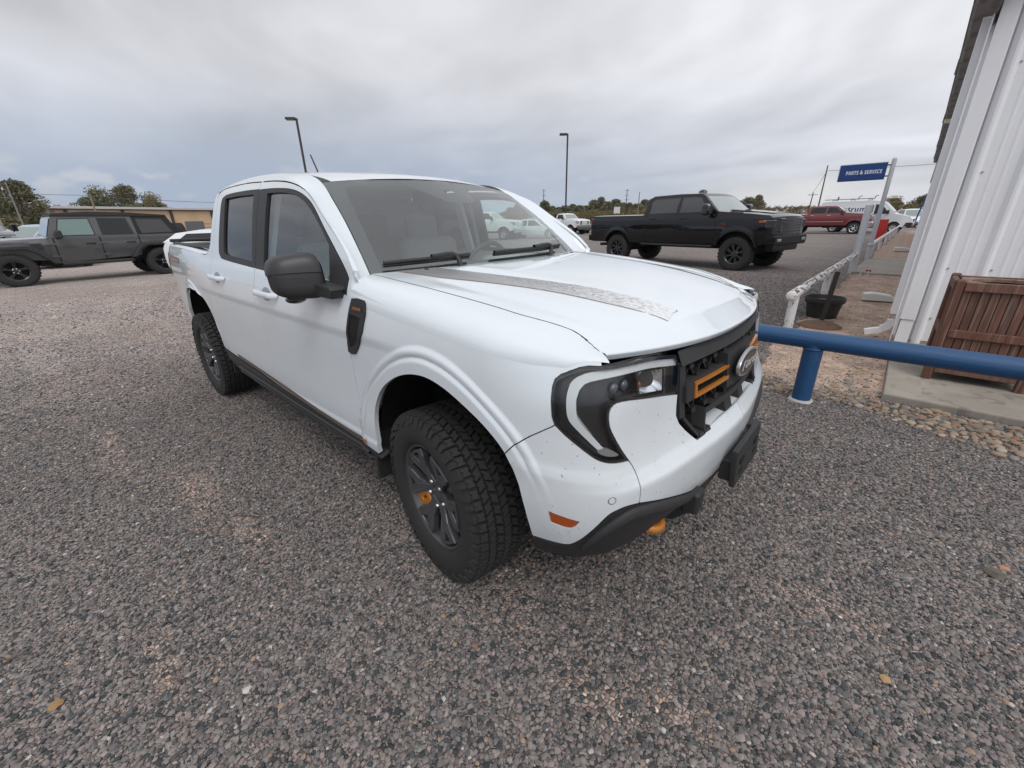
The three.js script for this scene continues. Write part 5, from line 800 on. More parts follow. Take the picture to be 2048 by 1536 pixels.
const lram = makePickup('grey_pickup', 'dark grey pickup truck cut off by the left edge, behind the hood of the off-roader', null, { paint: P.greyp, W: 1.0, wb: 3.8, R: 0.42, rr: 0.24, roof: 1.98, grilleMat: M.chrome, bump: M.chrome, glass: DG });

// cars: sedan or crossover bodies
function makeCar(name, label, category, group, o) {
  const t = thing(name, label, category, [0, 0, 0], 0, group), W = 0.91, wb = 2.75, R = 0.34, H = o.H ?? 1.46, suv = o.suv;
  const b = suv ? 1.02 : 0.93, tail = suv ? -3.62 : -3.78, zb = (x, y) => W - 0.05 * Math.pow(clamp((y - 0.68) / 0.35, -1.2, 1.2), 2) - 0.2 * Math.pow(sstep(0.25, 0.9, x), 2) - 0.12 * Math.pow(sstep(-3.0, -3.75, x), 2);
  const out = [[0.8, 0.28], [0.88, 0.45], [0.87, 0.62], [0.8, 0.74], [0.4, b - 0.07], [-0.35, b + 0.02], [-1.5, b + 0.02], [-2.9, b + 0.03], [tail + 0.1, b + (suv ? 0.06 : 0.0)], [tail, b - 0.1], [tail, 0.5], [tail + 0.1, 0.3], ...archPts(-wb, R + 0.06, 0.26, 9, R), ...archPts(0, R + 0.06, 0.26, 9, R)];
  part('body', bodyGeo(out, zb, { cell: 0.14, bow: 0.10, crown: 0.03 }), o.paint, t);
  const zg = (x, y) => lerp(W - 0.09, W - 0.32, clamp((y - b) / (H - b)));
  const gh = suv ? [[-0.4, b], [-1.15, H - 0.06], [-1.5, H], [-2.7, H - 0.01], [-3.3, H - 0.08], [-3.58, b + 0.03]] : [[-0.4, b], [-1.25, H - 0.05], [-1.6, H], [-2.2, H - 0.01], [-2.6, H - 0.07], [-3.35, b + 0.02]];
  part('cabin', bodyGeo(gh, zg, { cell: 0.2, bow: 0.04, crown: 0.03 }), o.paint, t);
  const h = H - 0.08, xr = suv ? -3.2 : -2.75;
  win(zg, [[-0.72, b + 0.03], [-1.3, h], [-1.8, h], [-1.82, b + 0.03]], DG, t, 'window'); win(zg, [[-1.9, b + 0.03], [-1.88, h], [suv ? xr + 0.2 : -2.4, h - 0.02], [xr, b + 0.05]], DG, t, 'window');
  part('windshield', sheet((i, j) => { const s = i * 2 - 1, y = lerp(b + 0.04, H - 0.09, j), x = lerp(-0.4, suv ? -1.15 : -1.25, (y - b) / (H - 0.06 - b)); return V(x + 0.014 + 0.04 * (1 - s * s), y + 0.01, s * (zg(x, y) - 0.06)); }, 8, 3, true), LG, t);
  for (const s of [1, -1]) { part('headlight', box(0.3, 0.11, 0.16, 0.62, 0.69, s * 0.68, 0.04, s * 0.5), phy({ color: lin(0.3, 0.31, 0.33), roughness: 0.06, clearcoat: 1 }), t); part('side_mirror', box(0.1, 0.12, 0.17, -0.68, b + 0.07, s * 0.97, 0.04), o.paint, t); part('tail_lamp', box(0.1, 0.14, 0.22, tail + 0.05, b - 0.12, s * 0.68, 0.03), M.red, t); }
  part('bumper', merge([box(0.14, 0.2, 1.25, 0.86, 0.36, 0, 0.05), box(0.2, 0.34, 1.5, tail + 0.04, 0.42, 0, 0.06)]), std(lin(0.06, 0.055, 0.05), 0.7), t); part('grille', box(0.04, 0.1, 0.8, 0.945, 0.58, 0, 0.02), M.gloss, t);
  part('chassis', merge([box(4.0, 0.2, 1.5, -1.4, 0.36, 0), ...[0, -wb].map((x) => box(0.82, 0.45, 1.4, x, 0.5, 0))]), M.black, t);
  addWheels(t, [0, -wb], W - 0.12, R, 0.21, 0.22, 5, M.silver);
  return t;
}
// ---------- the grey off-roader ----------
const jeep = thing('offroader', 'dark grey four door off-roader with black soft top and black wheels', 'off-road vehicle');
{
  const t = jeep, wb = 3.01, R = 0.41, W = 0.79;
  const zb = (x, y) => W - 0.03 * Math.pow(clamp((y - 0.95) / 0.4, -1, 1), 2) - 0.06 * sstep(-0.45, 0.55, x) * 1.2;
  // tub and hood
  const tub = [[-0.74, 0.52], [-0.74, 1.14], [-0.82, 1.20], [-3.5, 1.22], [-3.62, 1.20], [-3.64, 0.75], [-3.5, 0.62], ...archPts(-wb, 0.5, 0.62, 10, 0.46)];
  part('tub', bodyGeo(tub, zb, { cell: 0.08, bow: 0.0, crown: 0.0 }), P.jeep, t);
  const hz = (x, y) => lerp(0.76, 0.58, sstep(-0.76, 0.5, x)) - 0.05 * sstep(1.05, 1.2, y);
  const hood = part('hood', bodyGeo([[0.44, 0.72], [0.47, 1.05], [0.42, 1.13], [-0.1, 1.16], [-0.76, 1.185], [-0.76, 0.60]], hz, { cell: 0.1, bow: 0.04, crown: 0.05 }), P.jeep, t);
  const wt = canvasTex(256, 64, (c, w, h) => { c.fillStyle = '#46474a'; c.fillRect(0, 0, w, h); c.fillStyle = '#26272a'; c.font = 'bold 52px sans-serif'; c.textAlign = 'center'; c.textBaseline = 'middle'; c.fillText('WILLYS', w / 2, h / 2 + 3); });
  for (const s of [1, -1]) part('hood_lettering', sheet((i, j) => { const x = lerp(-0.42, 0.1, s > 0 ? i : 1 - i), y = lerp(1.05, 1.115, j); return V(x, y, s * (hz(x, y) + 0.004)); }, 6, 2, s > 0), std(0xffffff, 0.5, 0, { map: wt }), hood);
  const gm = part('grille', box(0.08, 0.52, 1.05, 0.48, 0.87, 0, 0.03), P.jeep, t); for (let k = -3; k <= 3; k++) part('grille_slot', box(0.02, 0.34, 0.06, 0.522, 0.9, k * 0.1, 0.008), M.black, gm); for (const s of [1, -1]) part('headlight', new THREE.CylinderGeometry(0.09, 0.09, 0.06, 24).rotateZ(Math.PI / 2).translate(0.5, 0.93, s * 0.42), M.chrome, t);
  // flares
  const flare = (pts, s) => { const g = extr(pts, 0.24, 0.02); return g.translate(0, 0, s > 0 ? 0.70 : -0.94); };
  for (const s of [1, -1]) {
    part('front_flare', flare([[0.50, 0.86], [0.42, 1.0], [-0.36, 1.02], [-0.52, 0.92], [-0.86, 0.52], [-0.72, 0.52], [-0.46, 0.82], [-0.3, 0.92], [0.34, 0.92], [0.44, 0.84]], s), M.trimRough, t);
    part('rear_flare', flare([[-2.30, 0.58], [-2.48, 0.86], [-2.66, 0.99], [-3.36, 0.99], [-3.56, 0.84], [-3.62, 0.7], [-3.54, 0.7], [-3.44, 0.83], [-3.32, 0.90], [-2.7, 0.90], [-2.56, 0.81], [-2.40, 0.58]], s), M.trimRough, t);
    part('rock_rail', box(1.5, 0.09, 0.09, -1.6, 0.50, s * 0.79, 0.03), M.trim, t);
    for (const [x, y] of [[-0.80, 1.02], [-0.80, 0.70], [-1.80, 1.02], [-1.80, 0.70]]) part('door_hinge', box(0.16, 0.05, 0.025, x, y, s * (zb(x, y) + 0.012), 0.01), P.jeep, t);
    for (const x of [-1.55, -2.40]) part('door_handle', box(0.2, 0.04, 0.04, x, 1.02, s * (zb(x, 1.02) + 0.02), 0.015), M.trim, t);
    const m = part('side_mirror', box(0.12, 0.22, 0.2, -0.98, 1.28, s * 0.94, 0.05), M.trim, t); part('mirror_arm', box(0.05, 0.05, 0.2, -0.94, 1.2, s * 0.84, 0.015), M.trim, m);
    part('fender_vent', box(0.2, 0.16, 0.012, -0.52, 0.98, s * 0.775, 0.004), M.trimRough, t);
  }
  for (const x of [-0.86, -1.76, -2.60]) for (const s of [1, -1]) part('door_seam', box(0.02, 0.62, 0.006, x, 0.88, s * (zb(x, 0.88) + 0.002)), M.gap, t);
  // greenhouse: painted frames in front, black cloth behind and on top
  const H = 1.80, zg = (x, y) => lerp(0.765, 0.66, clamp((y - 1.2) / (H - 1.2)));
  const w1 = [[-0.97, 1.25], [-1.10, 1.66], [-1.66, 1.67], [-1.68, 1.25]], w2 = [[-1.86, 1.25], [-1.86, 1.67], [-2.44, 1.66], [-2.50, 1.25]], w3 = [[-2.70, 1.25], [-2.66, 1.66], [-3.26, 1.65], [-3.44, 1.27]];
  part('door_frames', bodyGeo([[-0.76, 1.18], [-0.98, 1.76], [-2.58, 1.76], [-2.62, 1.18]], zg, { holes: [], cell: 0.2, bow: 0.01, crown: 0 }), P.jeep, t);
  const top = part('soft_top', merge([bodyGeo([[-0.96, 1.745], [-1.02, 1.815], [-1.7, 1.86], [-2.6, 1.84], [-3.38, 1.78], [-3.42, 1.74], [-2.57, 1.74]], (x, y) => 0.70 - 0.04 * sstep(1.76, 1.86, y), { cell: 0.2, bow: 0, crown: 0.02 }), bodyGeo([[-2.60, 1.20], [-2.57, 1.76], [-3.40, 1.76], [-3.62, 1.20]], (x, y) => zg(x, y) + 0.008, { cell: 0.2, bow: 0, crown: 0 })]), std(lin(0.022, 0.022, 0.023), 0.9), t);
  for (const w of [w1, w2]) win(zg, insetLoop(w, -0.025), M.trim, t, 'window_seal', 0.003); win(zg, w1, phy({ color: lin(0.10, 0.19, 0.17), roughness: 0.02, clearcoat: 1, ior: 1.8 }), t, 'window'); win(zg, w2, DG, t, 'window'); win((x, y) => zg(x, y) + 0.008, w3, phy({ color: lin(0.03, 0.03, 0.032), roughness: 0.25, clearcoat: 0.6 }), top, 'soft_window');
  part('windshield', sheet((i, j) => { const s = i * 2 - 1, y = lerp(1.23, 1.70, j), x = lerp(-0.76, -0.98, (y - 1.18) / 0.58); return V(x + 0.012, y, s * (zg(x, y) - 0.06)); }, 4, 3, true), LG, t);
  part('front_bumper', merge([box(0.2, 0.18, 1.5, 0.72, 0.62, 0, 0.04), box(0.3, 0.1, 0.6, 0.58, 0.62, 0)]), M.trim, t); part('rear_bumper', box(0.18, 0.18, 1.5, -3.72, 0.62, 0, 0.04), M.trim, t);
  for (const s of [1, -1]) part('tail_lamp', box(0.05, 0.2, 0.14, -3.66, 0.98, s * 0.70, 0.02), M.red, t);
  const g = wheelGeo(0.41, 0.27, 0.235, 5), sp = new THREE.Group(); sp.name = 'spare_wheel'; t.add(sp); sp.position.set(-3.80, 1.12, 0); sp.rotation.y = -Math.PI / 2; part('tyre', g.tyre, M.rubber, sp); part('rim', g.rim, M.gloss, sp);
  part('chassis', merge([box(4.2, 0.16, 0.8, -1.5, 0.56, 0), box(0.1, 0.1, 1.4, 0, 0.4, 0), box(0.1, 0.1, 1.4, -wb, 0.4, 0), box(1.0, 0.5, 1.1, -wb, 0.75, 0), box(0.8, 0.4, 0.9, -0.05, 0.75, 0), box(2.0, 0.3, 1.35, -1.5, 0.62, 0)]), M.black, t);
  const ws = addWheels(t, [0, -wb], 0.80, 0.41, 0.27, 0.235, 5, M.gloss);
  for (const w of ws) for (let k = 0; k < 5; k++) part('lug_nut', new THREE.SphereGeometry(0.014, 8, 6).translate(Math.cos(k / 5 * 6.283) * 0.06, Math.sin(k / 5 * 6.283) * 0.06, 0.088), M.chrome, w);
}
place(jeep, -16.2 - 0.8, 2.05, -0.07, 0.998); jeep.position.set(-16.07 - 0.86, 0, 2.07); jeep.rotation.y = Math.atan2(-0.996, 0.09); jeep.scale.set(1.07, 1, 1);
// ---------- white panel van ----------
const van = thing('panel_van', 'white panel van with ladder racks and dark blue lettering on its side', 'van');
{
  const t = van, W = 1.0, wb = 3.75, R = 0.35, zb = (x, y) => W - 0.05 * sstep(1.2, 2.3, y) * 1.6 - 0.03 * sstep(0.7, 0.3, y) - 0.18 * Math.pow(sstep(0.1, 0.95, x), 2);
  const out = [[0.86, 0.35], [0.95, 0.6], [0.93, 0.95], [0.78, 1.12], [-0.05, 1.32], [-0.25, 1.42], [-0.95, 2.15], [-1.15, 2.26], [-1.6, 2.30], [-4.75, 2.28], [-4.85, 2.2], [-4.9, 0.5], [-4.8, 0.4], ...archPts(-wb, 0.42, 0.38, 9, 0.36), ...archPts(0, 0.42, 0.38, 9, 0.36)];
  part('body', bodyGeo(out, zb, { cell: 0.15, bow: 0.12, crown: 0.06 }), P.whitep, t);
  win(zb, [[-0.42, 1.36], [-0.98, 1.98], [-1.35, 2.02], [-1.35, 1.34], [-0.8, 1.32]], DG, t, 'window'); win(zb, [[-1.45, 1.42], [-1.45, 1.98], [-1.75, 1.98], [-1.75, 1.46]], DG, t, 'window');
  part('windshield', sheet((i, j) => { const s = i * 2 - 1, x = lerp(-0.28, -0.93, j), y = lerp(1.46, 2.12, j); return V(x + 0.03 + 0.10 * (1 - s * s), y + 0.02, s * (zb(x, y) - 0.10)); }, 10, 4, true), LG, t);
  for (const s of [1, -1]) { part('headlight', box(0.34, 0.22, 0.1, 0.66, 1.03, s * 0.815, 0.04, s * 0.38), phy({ color: lin(0.16, 0.14, 0.14), roughness: 0.08, clearcoat: 1 }), t); part('side_mirror', box(0.12, 0.3, 0.18, -0.5, 1.45, s * 1.1, 0.04), M.trim, t); part('lower_trim', merge([box(0.72, 0.26, 0.03, 0.60, 0.56, s * 0.90, 0.01, s * 0.2), box(2.7, 0.14, 0.03, -1.9, 0.5, s * 0.985, 0.01)]), M.trim, t); }
  part('front_bumper', box(0.34, 0.36, 1.72, 0.86, 0.52, 0, 0.08), M.trim, t); part('grille', box(0.06, 0.18, 1.1, 1.02, 0.86, 0, 0.03), M.trim, t);
  const vt = canvasTex(512, 128, (c, w, h) => { c.fillStyle = '#e2e4e6'; c.fillRect(0, 0, w, h); c.fillStyle = '#1d2a55'; c.font = 'bold 108px sans-serif'; c.textAlign = 'center'; c.textBaseline = 'middle'; c.fillText('spectrum', w / 2, h / 2 - 6); });
  for (const s of [1, -1]) part('lettering', sheet((i, j) => { const x = lerp(-4.2, -1.8, s > 0 ? i : 1 - i), y = lerp(1.38, 1.95, j); return V(x, y, s * (zb(x, y) + 0.006)); }, 6, 6, s > 0), std(0xffffff, 0.4, 0, { map: vt }), t);
  part('roof_rack', merge([...[-1.9, -3.0, -4.2].flatMap((x) => [rod([x, 2.42, -0.8], [x, 2.42, 0.8], 0.025), rod([x, 2.28, 0.75], [x, 2.42, 0.75], 0.02), rod([x, 2.28, -0.75], [x, 2.42, -0.75], 0.02)]), rod([-1.7, 2.46, 0.55], [-4.8, 2.46, 0.55], 0.025), rod([-1.7, 2.46, 0.2], [-4.8, 2.46, 0.2], 0.025), ...[-1.6, -2.6].map((x) => tube([[x, 2.4, 0.6], [x + 0.06, 2.62, 0.6], [x + 0.2, 2.66, 0.55]], 0.03))]), std(lin(0.2, 0.2, 0.21), 0.4, 0.5), t);
  part('beacon', rod([-3.9, 2.42, 0.6], [-3.9, 2.66, 0.6], 0.06, 0.05), M.red, t);
  part('chassis', merge([box(5.2, 0.25, 1.6, -1.9, 0.45, 0), ...[0, -wb].map((x) => box(0.84, 0.5, 1.6, x, 0.5, 0))]), M.black, t);
  addWheels(t, [0, -wb], W - 0.12, R, 0.23, 0.21, 0, M.silver);
}
place(van, 0.39 + 0.1, -43.4, 0.995, 0.10);
// ---------- white metal building on the right ----------
const wallPaint = std(lin(0.84, 0.85, 0.87), 0.5, 0, { map: dataTex(512, (i, j) => { const n = fbm(i / 60, j / 50, 5, 14), s = 0.3 * sstep(0.60, 0.75, fbm(i / 9 + 7, j / 120, 4, 24)), g = hash2(i, j, 5); const v = 1 - 0.07 * n - 0.05 * s - (g > 0.9994 ? 0.4 : 0); return [v, v, v]; }, false, [0.6, 0.4]) });
const building = thing('metal_building', 'white ribbed metal building along the right edge of the lot', 'building', [1.39, 0, -4.58], -0.0105);
{
  const b = building, top = 3.16;
  // one sheet: width 0.915, ribs at 0.305; cross-section (along, out)
  const sec = []; for (let k = 0; k < 3; k++) { const o = k * 0.305; sec.push([o, 0], [o + 0.040, 0.028], [o + 0.060, 0.028], [o + 0.09, 0], [o + 0.150, 0], [o + 0.160, 0.003], [o + 0.172, 0.003], [o + 0.182, 0], [o + 0.225, 0], [o + 0.235, 0.003], [o + 0.247, 0.003], [o + 0.257, 0]); } sec.push([0.915, 0]);
  const sheetGeo = (h, nseg = 1, slope = 0) => { const P = [], U = []; for (let i = 0; i < sec.length - 1; i++) { const [a, d] = sec[i], [c, e] = sec[i + 1]; const q = [[a, 0, d], [c, 0, e], [c, h + slope * c, e], [a, h + slope * a, d]]; for (const k of [0, 1, 2, 0, 2, 3]) { P.push(...q[k]); U.push(q[k][0] * 0.7, q[k][1] * 0.7); } } P.push(...[]); const g = new THREE.BufferGeometry(); g.setAttribute('position', new THREE.Float32BufferAttribute(P, 3)); g.setAttribute('uv', new THREE.Float32BufferAttribute(U, 2)); g.computeVertexNormals(); return g; };
  // gable wall faces +z (towards the lot), starts right of the corner trim
  const slope = 0.25;
  for (let k = 0; k < 7; k++) { const x = 0.13 + k * 0.915; const g = sheetGeo(top - 0.05 + slope * x, 1, slope).translate(x, 0.05, 0.004 + (k % 2) * 0.0015); part('wall_panel', g, wallPaint, b); }
  // side wall faces -x and runs away
  for (let k = 0; k < 38; k++) { const g = sheetGeo(top - 0.05).rotateY(-Math.PI / 2).translate(-0.004, 0.05, -0.10 - 0.915 * (k + 1) + 0.0).scale(1, 1, 1); part('wall_panel', g, wallPaint, b); }
  part('wall_core', merge([box(7, top - 0.05, 0.1, 3.52, top / 2, -0.06), box(0.1, top - 0.05, 35, 0.06, top / 2, -17.55)]), wallPaint, b);
  part('foundation', merge([box(7.0, 0.14, 0.2, 3.51, 0.02, -0.09), box(0.2, 0.14, 35, 0.11, 0.02, -17.6)]), concrete, b);
  // corner trim: folded sheet
  part('corner_trim', merge([box(0.12, top - 0.31, 0.012, 0.05, top / 2 + 0.155, 0.040, 0.003), box(0.012, top - 0.31, 0.1, -0.042, top / 2 + 0.155, -0.012, 0.003), box(0.11, 0.28, 0.006, 0.055, 0.16, 0.030, 0.002), box(0.006, 0.28, 0.09, -0.036, 0.16, -0.014, 0.002), box(0.02, top - 0.3, 0.018, 0.105, top / 2 + 0.15, 0.032, 0.004)]), wallPaint, b);
  const screw = new THREE.CylinderGeometry(0.008, 0.009, 0.006, 8).rotateX(Math.PI / 2), sm = std(lin(0.35, 0.35, 0.36), 0.45, 0.5);
  for (let k = 0; k < 8; k++) for (const y of [0.34, 0.86, 1.75, 2.62]) { const s = part('screw', screw, sm, b); s.position.set(0.13 + 0.1 + k * 0.305, y, 0.010); }
  // roof edge, gutter and its end
  const gut = [[-0.02, 0], [-0.17, 0.0], [-0.19, 0.03], [-0.19, 0.12], [-0.205, 0.125], [-0.205, 0.135], [-0.175, 0.135], [-0.175, 0.04], [-0.16, 0.015], [-0.02, 0.015]];
  const gm = std(lin(0.20, 0.188, 0.18), 0.6, 0, { map: dataTex(256, (i, j) => { const s = sstep(0.5, 0.75, fbm(i / 20, j / 60, 4, 14)); const v = 1 - 0.45 * s; return [v, v * 0.97, v * 0.94]; }) });
  for (let k = 0; k < 4; k++) part('gutter', extr(gut, 3.98, 0.0).translate(0, top - 0.14 - (k % 2) * 0.004, -0.05 - (k + 1) * 4.0), gm, b);
  part('gutter', extr(gut, 1.2, 0.0).translate(0, top - 0.14, -0.03), gm, b);
  for (const z of [-2.2, -6.4, -10.8, -14.6]) part('gutter_strap', merge([box(0.2, 0.012, 0.03, -0.1, top + 0.0, z), box(0.012, 0.16, 0.035, -0.205, top - 0.06, z), tube([[-0.1, top - 0.14, z], [-0.06, top - 0.2, z], [-0.02, top - 0.22, z]], 0.03, 12, 6)]), std(lin(0.22, 0.21, 0.21), 0.6), b);
  part('fascia', box(0.03, 0.2, 16.3, -0.03, top - 0.02, -8.0), std(lin(0.05, 0.045, 0.042), 0.8), b);
  const roof = (x0, x1, y0, z0, z1) => sheet((i, j) => V(lerp(x0, x1, i), y0 + slope * (lerp(x0, x1, i) - x0), lerp(z0, z1, j)), 4, 4);
  part('roof', merge([box(6.9, 0.05, 35.2, 3.3, 0, -17.4).rotateZ(Math.atan(slope)).translate(0.05, top + 0.07, 0)]), std(lin(0.3, 0.3, 0.31), 0.5, 0.3), b);
  // rainwater pipe at the corner with ribbed elbow
  const pipe = part('downspout', merge([box(0.07, top - 0.45, 0.055, -0.072, top / 2 + 0.11, -0.09, 0.008)]), wallPaint, b);
  const el = []; for (let k = 0; k < 9; k++) { const a = k / 8 * 1.25; el.push(box(0.078, 0.022, 0.06, 0, 0, 0, 0.004).rotateZ(-a).translate(-0.072 - (1 - Math.cos(a)) * 0.10, 0.26 - Math.sin(a) * 0.11, -0.09)); }
  part('elbow', merge([...el, box(0.16, 0.075, 0.062, -0.205, 0.118, -0.09, 0.01, 0, 0, 0.3)]), std(lin(0.72, 0.72, 0.72), 0.5), pipe);
  // security light box under the eave
  part('eave_lamp', box(0.14, 0.06, 0.07, -0.11, top - 0.35, -4.6, 0.01), std(lin(0.6, 0.56, 0.42), 0.6), b);
  part('conduit', rod([-0.05, 1.7, -9.4], [-0.05, 0.4, -9.4], 0.02), wallPaint, b);
}
// white plastic rainwater extensions lying by the wall
for (const [x, z, s, l] of [[1.22, -7.75, 1, 'white plastic splash block by the wall behind the black pot'], [1.42, -20.6, 1.2, 'white plastic splash block far along the wall beyond the concrete walk']]) { const g = extr([[0, 0], [0.42, 0], [0.42, 0.06], [0.36, 0.10], [0.12, 0.13], [0, 0.11]], 0.2, 0.015).translate(-0.42, 0.02, -0.1); const o = single('splash_block', merge([g]), std(lin(0.62, 0.62, 0.58), 0.6), l, 'splash block'); o.position.set(x + 0.1, 0, z); o.scale.setScalar(s); o.rotation.y = 0.15; }
// ---------- wooden planter ----------
const woodTex = (seed, base) => dataTex(256, (i, j) => { const g = fbm(i / 4 + seed * 7, j / 70, 4, seed), k = fbm(i / 22 + seed, j / 40, 3, seed + 5), w = sstep(0.55, 0.8, fbm(i / 14, j / 90, 3, seed + 9)); const v = 0.62 + 0.65 * (g - 0.5) + 0.35 * (k - 0.5); const c = base.map((b) => b * v * 1.5); return [lerp(c[0], 0.30, w * 0.35), lerp(c[1], 0.25, w * 0.35), lerp(c[2], 0.22, w * 0.35)]; });
const woods = [[0.155, 0.070, 0.046], [0.135, 0.060, 0.040], [0.175, 0.082, 0.055], [0.12, 0.056, 0.040]].map((c, k) => std(0xffffff, 0.62, 0, { map: woodTex(k + 3, c), bumpMap: woodTex(k + 3, [0.5, 0.5, 0.5]), bumpScale: 0.002 }));
const woodPale = std(0xffffff, 0.75, 0, { map: woodTex(17, [0.24, 0.155, 0.11]) });
{
  const w = 0.60, d = 0.56, h = 0.825, t = thing('wooden_planter', 'reddish brown slatted wooden planter box on the concrete slab', 'planter', [1.60 + w / 2, 0.045, -3.19 - d / 2], -0.01);
  const uvFix = (g) => { const u = g.attributes.uv, p = g.attributes.position; for (let i = 0; i < u.count; i++) u.setXY(i, (p.getX(i) + p.getZ(i)) * 3.2, p.getY(i) * 1.1); return g; };
  let k = 0; for (const sx of [-1, 1]) for (const sz of [-1, 1]) part('leg', uvFix(box(0.065, h + 0.05, 0.065, sx * (w / 2 - 0.03), (h + 0.05) / 2 - 0.02, sz * (d / 2 - 0.03), 0.018)), woods[k++ % 4], t);
  for (const s of [-1, 1]) {
    for (const [y, hh] of [[0.11, 0.06], [0.42, 0.065], [0.80, 0.07]]) { part('rail', uvFix(box(w - 0.13, hh, 0.035, 0, y, s * (d / 2 - 0.02), 0.006)), woods[(k++) % 4], t); part('rail', uvFix(box(0.035, hh, d - 0.13, s * (w / 2 - 0.02), y, 0, 0.006)), woods[(k++) % 4], t); }
    for (let i = 0; i < 9; i++) { const x = lerp(-w / 2 + 0.09, w / 2 - 0.09, i / 8); part('slat', uvFix(box(0.049, 0.70, 0.016, x, 0.455, s * (d / 2 - 0.034), 0.004)), woods[(i * 3 + k) % 4], t); const z = lerp(-d / 2 + 0.09, d / 2 - 0.09, i / 8); part('slat', uvFix(box(0.016, 0.70, 0.045, s * (w / 2 - 0.034), 0.455, z, 0.004)), woods[(i * 3 + k + 1) % 4], t); }
  }
  const hole = []; for (let i = 0; i < 32; i++) { const a = i / 32 * 2 * Math.PI; hole.push([Math.cos(a) * 0.19, Math.sin(a) * 0.19]); }
  part('top_board', extr([[-w / 2 + 0.06, -d / 2 + 0.05], [w / 2 - 0.06, -d / 2 + 0.05], [w / 2 - 0.06, d / 2 - 0.05], [-w / 2 + 0.06, d / 2 - 0.05]], 0.022, 0.004, [hole]).rotateX(-Math.PI / 2).translate(0, h - 0.025, 0), woodPale, t);
  part('liner', merge([box(w - 0.1, 0.02, d - 0.1, 0, 0.3, 0), ...[-1, 1].flatMap((s) => [box(w - 0.1, 0.68, 0.01, 0, 0.46, s * (d / 2 - 0.048)), box(0.01, 0.68, d - 0.1, s * (w / 2 - 0.048), 0.46, 0)])]), M.black, t);
}
// ---------- rails, posts, sign ----------
const blueP = std(lin(0.018, 0.08, 0.20), 0.42, 0, { map: dataTex(256, (i, j) => { const n = fbm(i / 30, j / 30, 4, 6), g = hash2(i, j, 4); const v = 0.92 + 0.16 * (n - 0.5) + 0.06 * (g - 0.5), ch = sstep(0.735, 0.75, fbm(i / 7, j / 16, 4, 61)); return [lerp(v, 1, ch * 0.9), lerp(v, 0.85, ch * 0.5), lerp(v, 0.55, ch * 0.6)]; }), bumpMap: dataTex(256, (i, j) => { const v = fbm(i / 9, j / 9, 3, 6); return [v, v, v]; }), bumpScale: 0.0015 });
const blueRail = thing('pipe_barrier', 'thick blue painted pipe barrier crossing in front of the wooden planter', 'barrier', [0.88, 0, -2.15]);
part('rail', merge([rod([-0.9, 0.505, 0.0], [2.4, 0.495, 0.012], 0.069, 0.069, 32)]), blueP, blueRail);
part('post', merge([rod([0, -0.02, 0], [0, 0.50, 0], 0.066, 0.066, 28)]), blueP, blueRail);
part('weld', new THREE.TorusGeometry(0.066, 0.007, 8, 28).rotateX(Math.PI / 2).translate(0, 0.438, 0), blueP, blueRail);
part('post', rod([2.1, -0.02, 0.01], [2.1, 0.49, 0.01], 0.066, 0.066, 28), blueP, blueRail);
part('footing', new THREE.CylinderGeometry(0.078, 0.09, 0.02, 24).translate(0, 0.008, 0), std(lin(0.5, 0.48, 0.46), 0.9), blueRail);
const peel = (dens, seed) => dataTex(512, (i, j) => { const n = fbm(i / 60, j / 34, 5, seed) + 0.15 * (fbm(i / 6, j / 6, 3, seed + 3) - 0.5); const bare = sstep(dens, dens + 0.025, n), k = hash2(i, j, 2); const v = 0.74 - 0.05 * fbm(i / 60, j / 60, 3, 9); const rust = [0.10 + 0.05 * k, 0.075 + 0.03 * k, 0.06]; return [lerp(v, rust[0], bare), lerp(v, rust[1], bare), lerp(v, rust[2], bare)]; });
const peelMat = std(0xffffff, 0.55, 0, { map: peel(0.565, 3) }), cleanWhite = std(0xffffff, 0.5, 0, { map: peel(0.70, 8) });
peelMat.map.repeat.set(1, 4);
const lineX = (z) => 0.32 - 0.0135 * (z + 4.8);
const wr = thing('pipe_rail', 'white pipe rail with flaking paint, nearest along the soil bed', 'railing', [lineX(-4.8), 0, -4.8], -0.0135);
part('rail', merge([rod([0, 0.455, 0.24], [0, 0.455, -7.1], 0.062, 0.062, 24)]), peelMat, wr);
part('rail_end', new THREE.SphereGeometry(0.062, 20, 12).scale(1, 1, 0.45).translate(0, 0.455, 0.245), cleanWhite, wr);
for (const z of [0, -2.9]) part('post', rod([0, -0.02, z], [0, 0.43, z], 0.056, 0.056, 20), cleanWhite, wr);
const tallPost = single('bollard', merge([rod([0, -0.02, 0], [0, 1.58, 0], 0.075, 0.075, 24), new THREE.SphereGeometry(0.075, 20, 8, 0, 6.3, 0, 1.57).scale(1, 0.3, 1).translate(0, 1.58, 0)]), std(lin(0.60, 0.62, 0.64), 0.5), 'tall pale grey bollard at the end of the flaking white rail', 'bollard'); tallPost.position.set(0.42, 0, -11.97);
const sign = thing('sign_post', 'pale grey pole carrying a blue parts and service sign', 'sign', [0.47, 0, -16.3], -0.02);
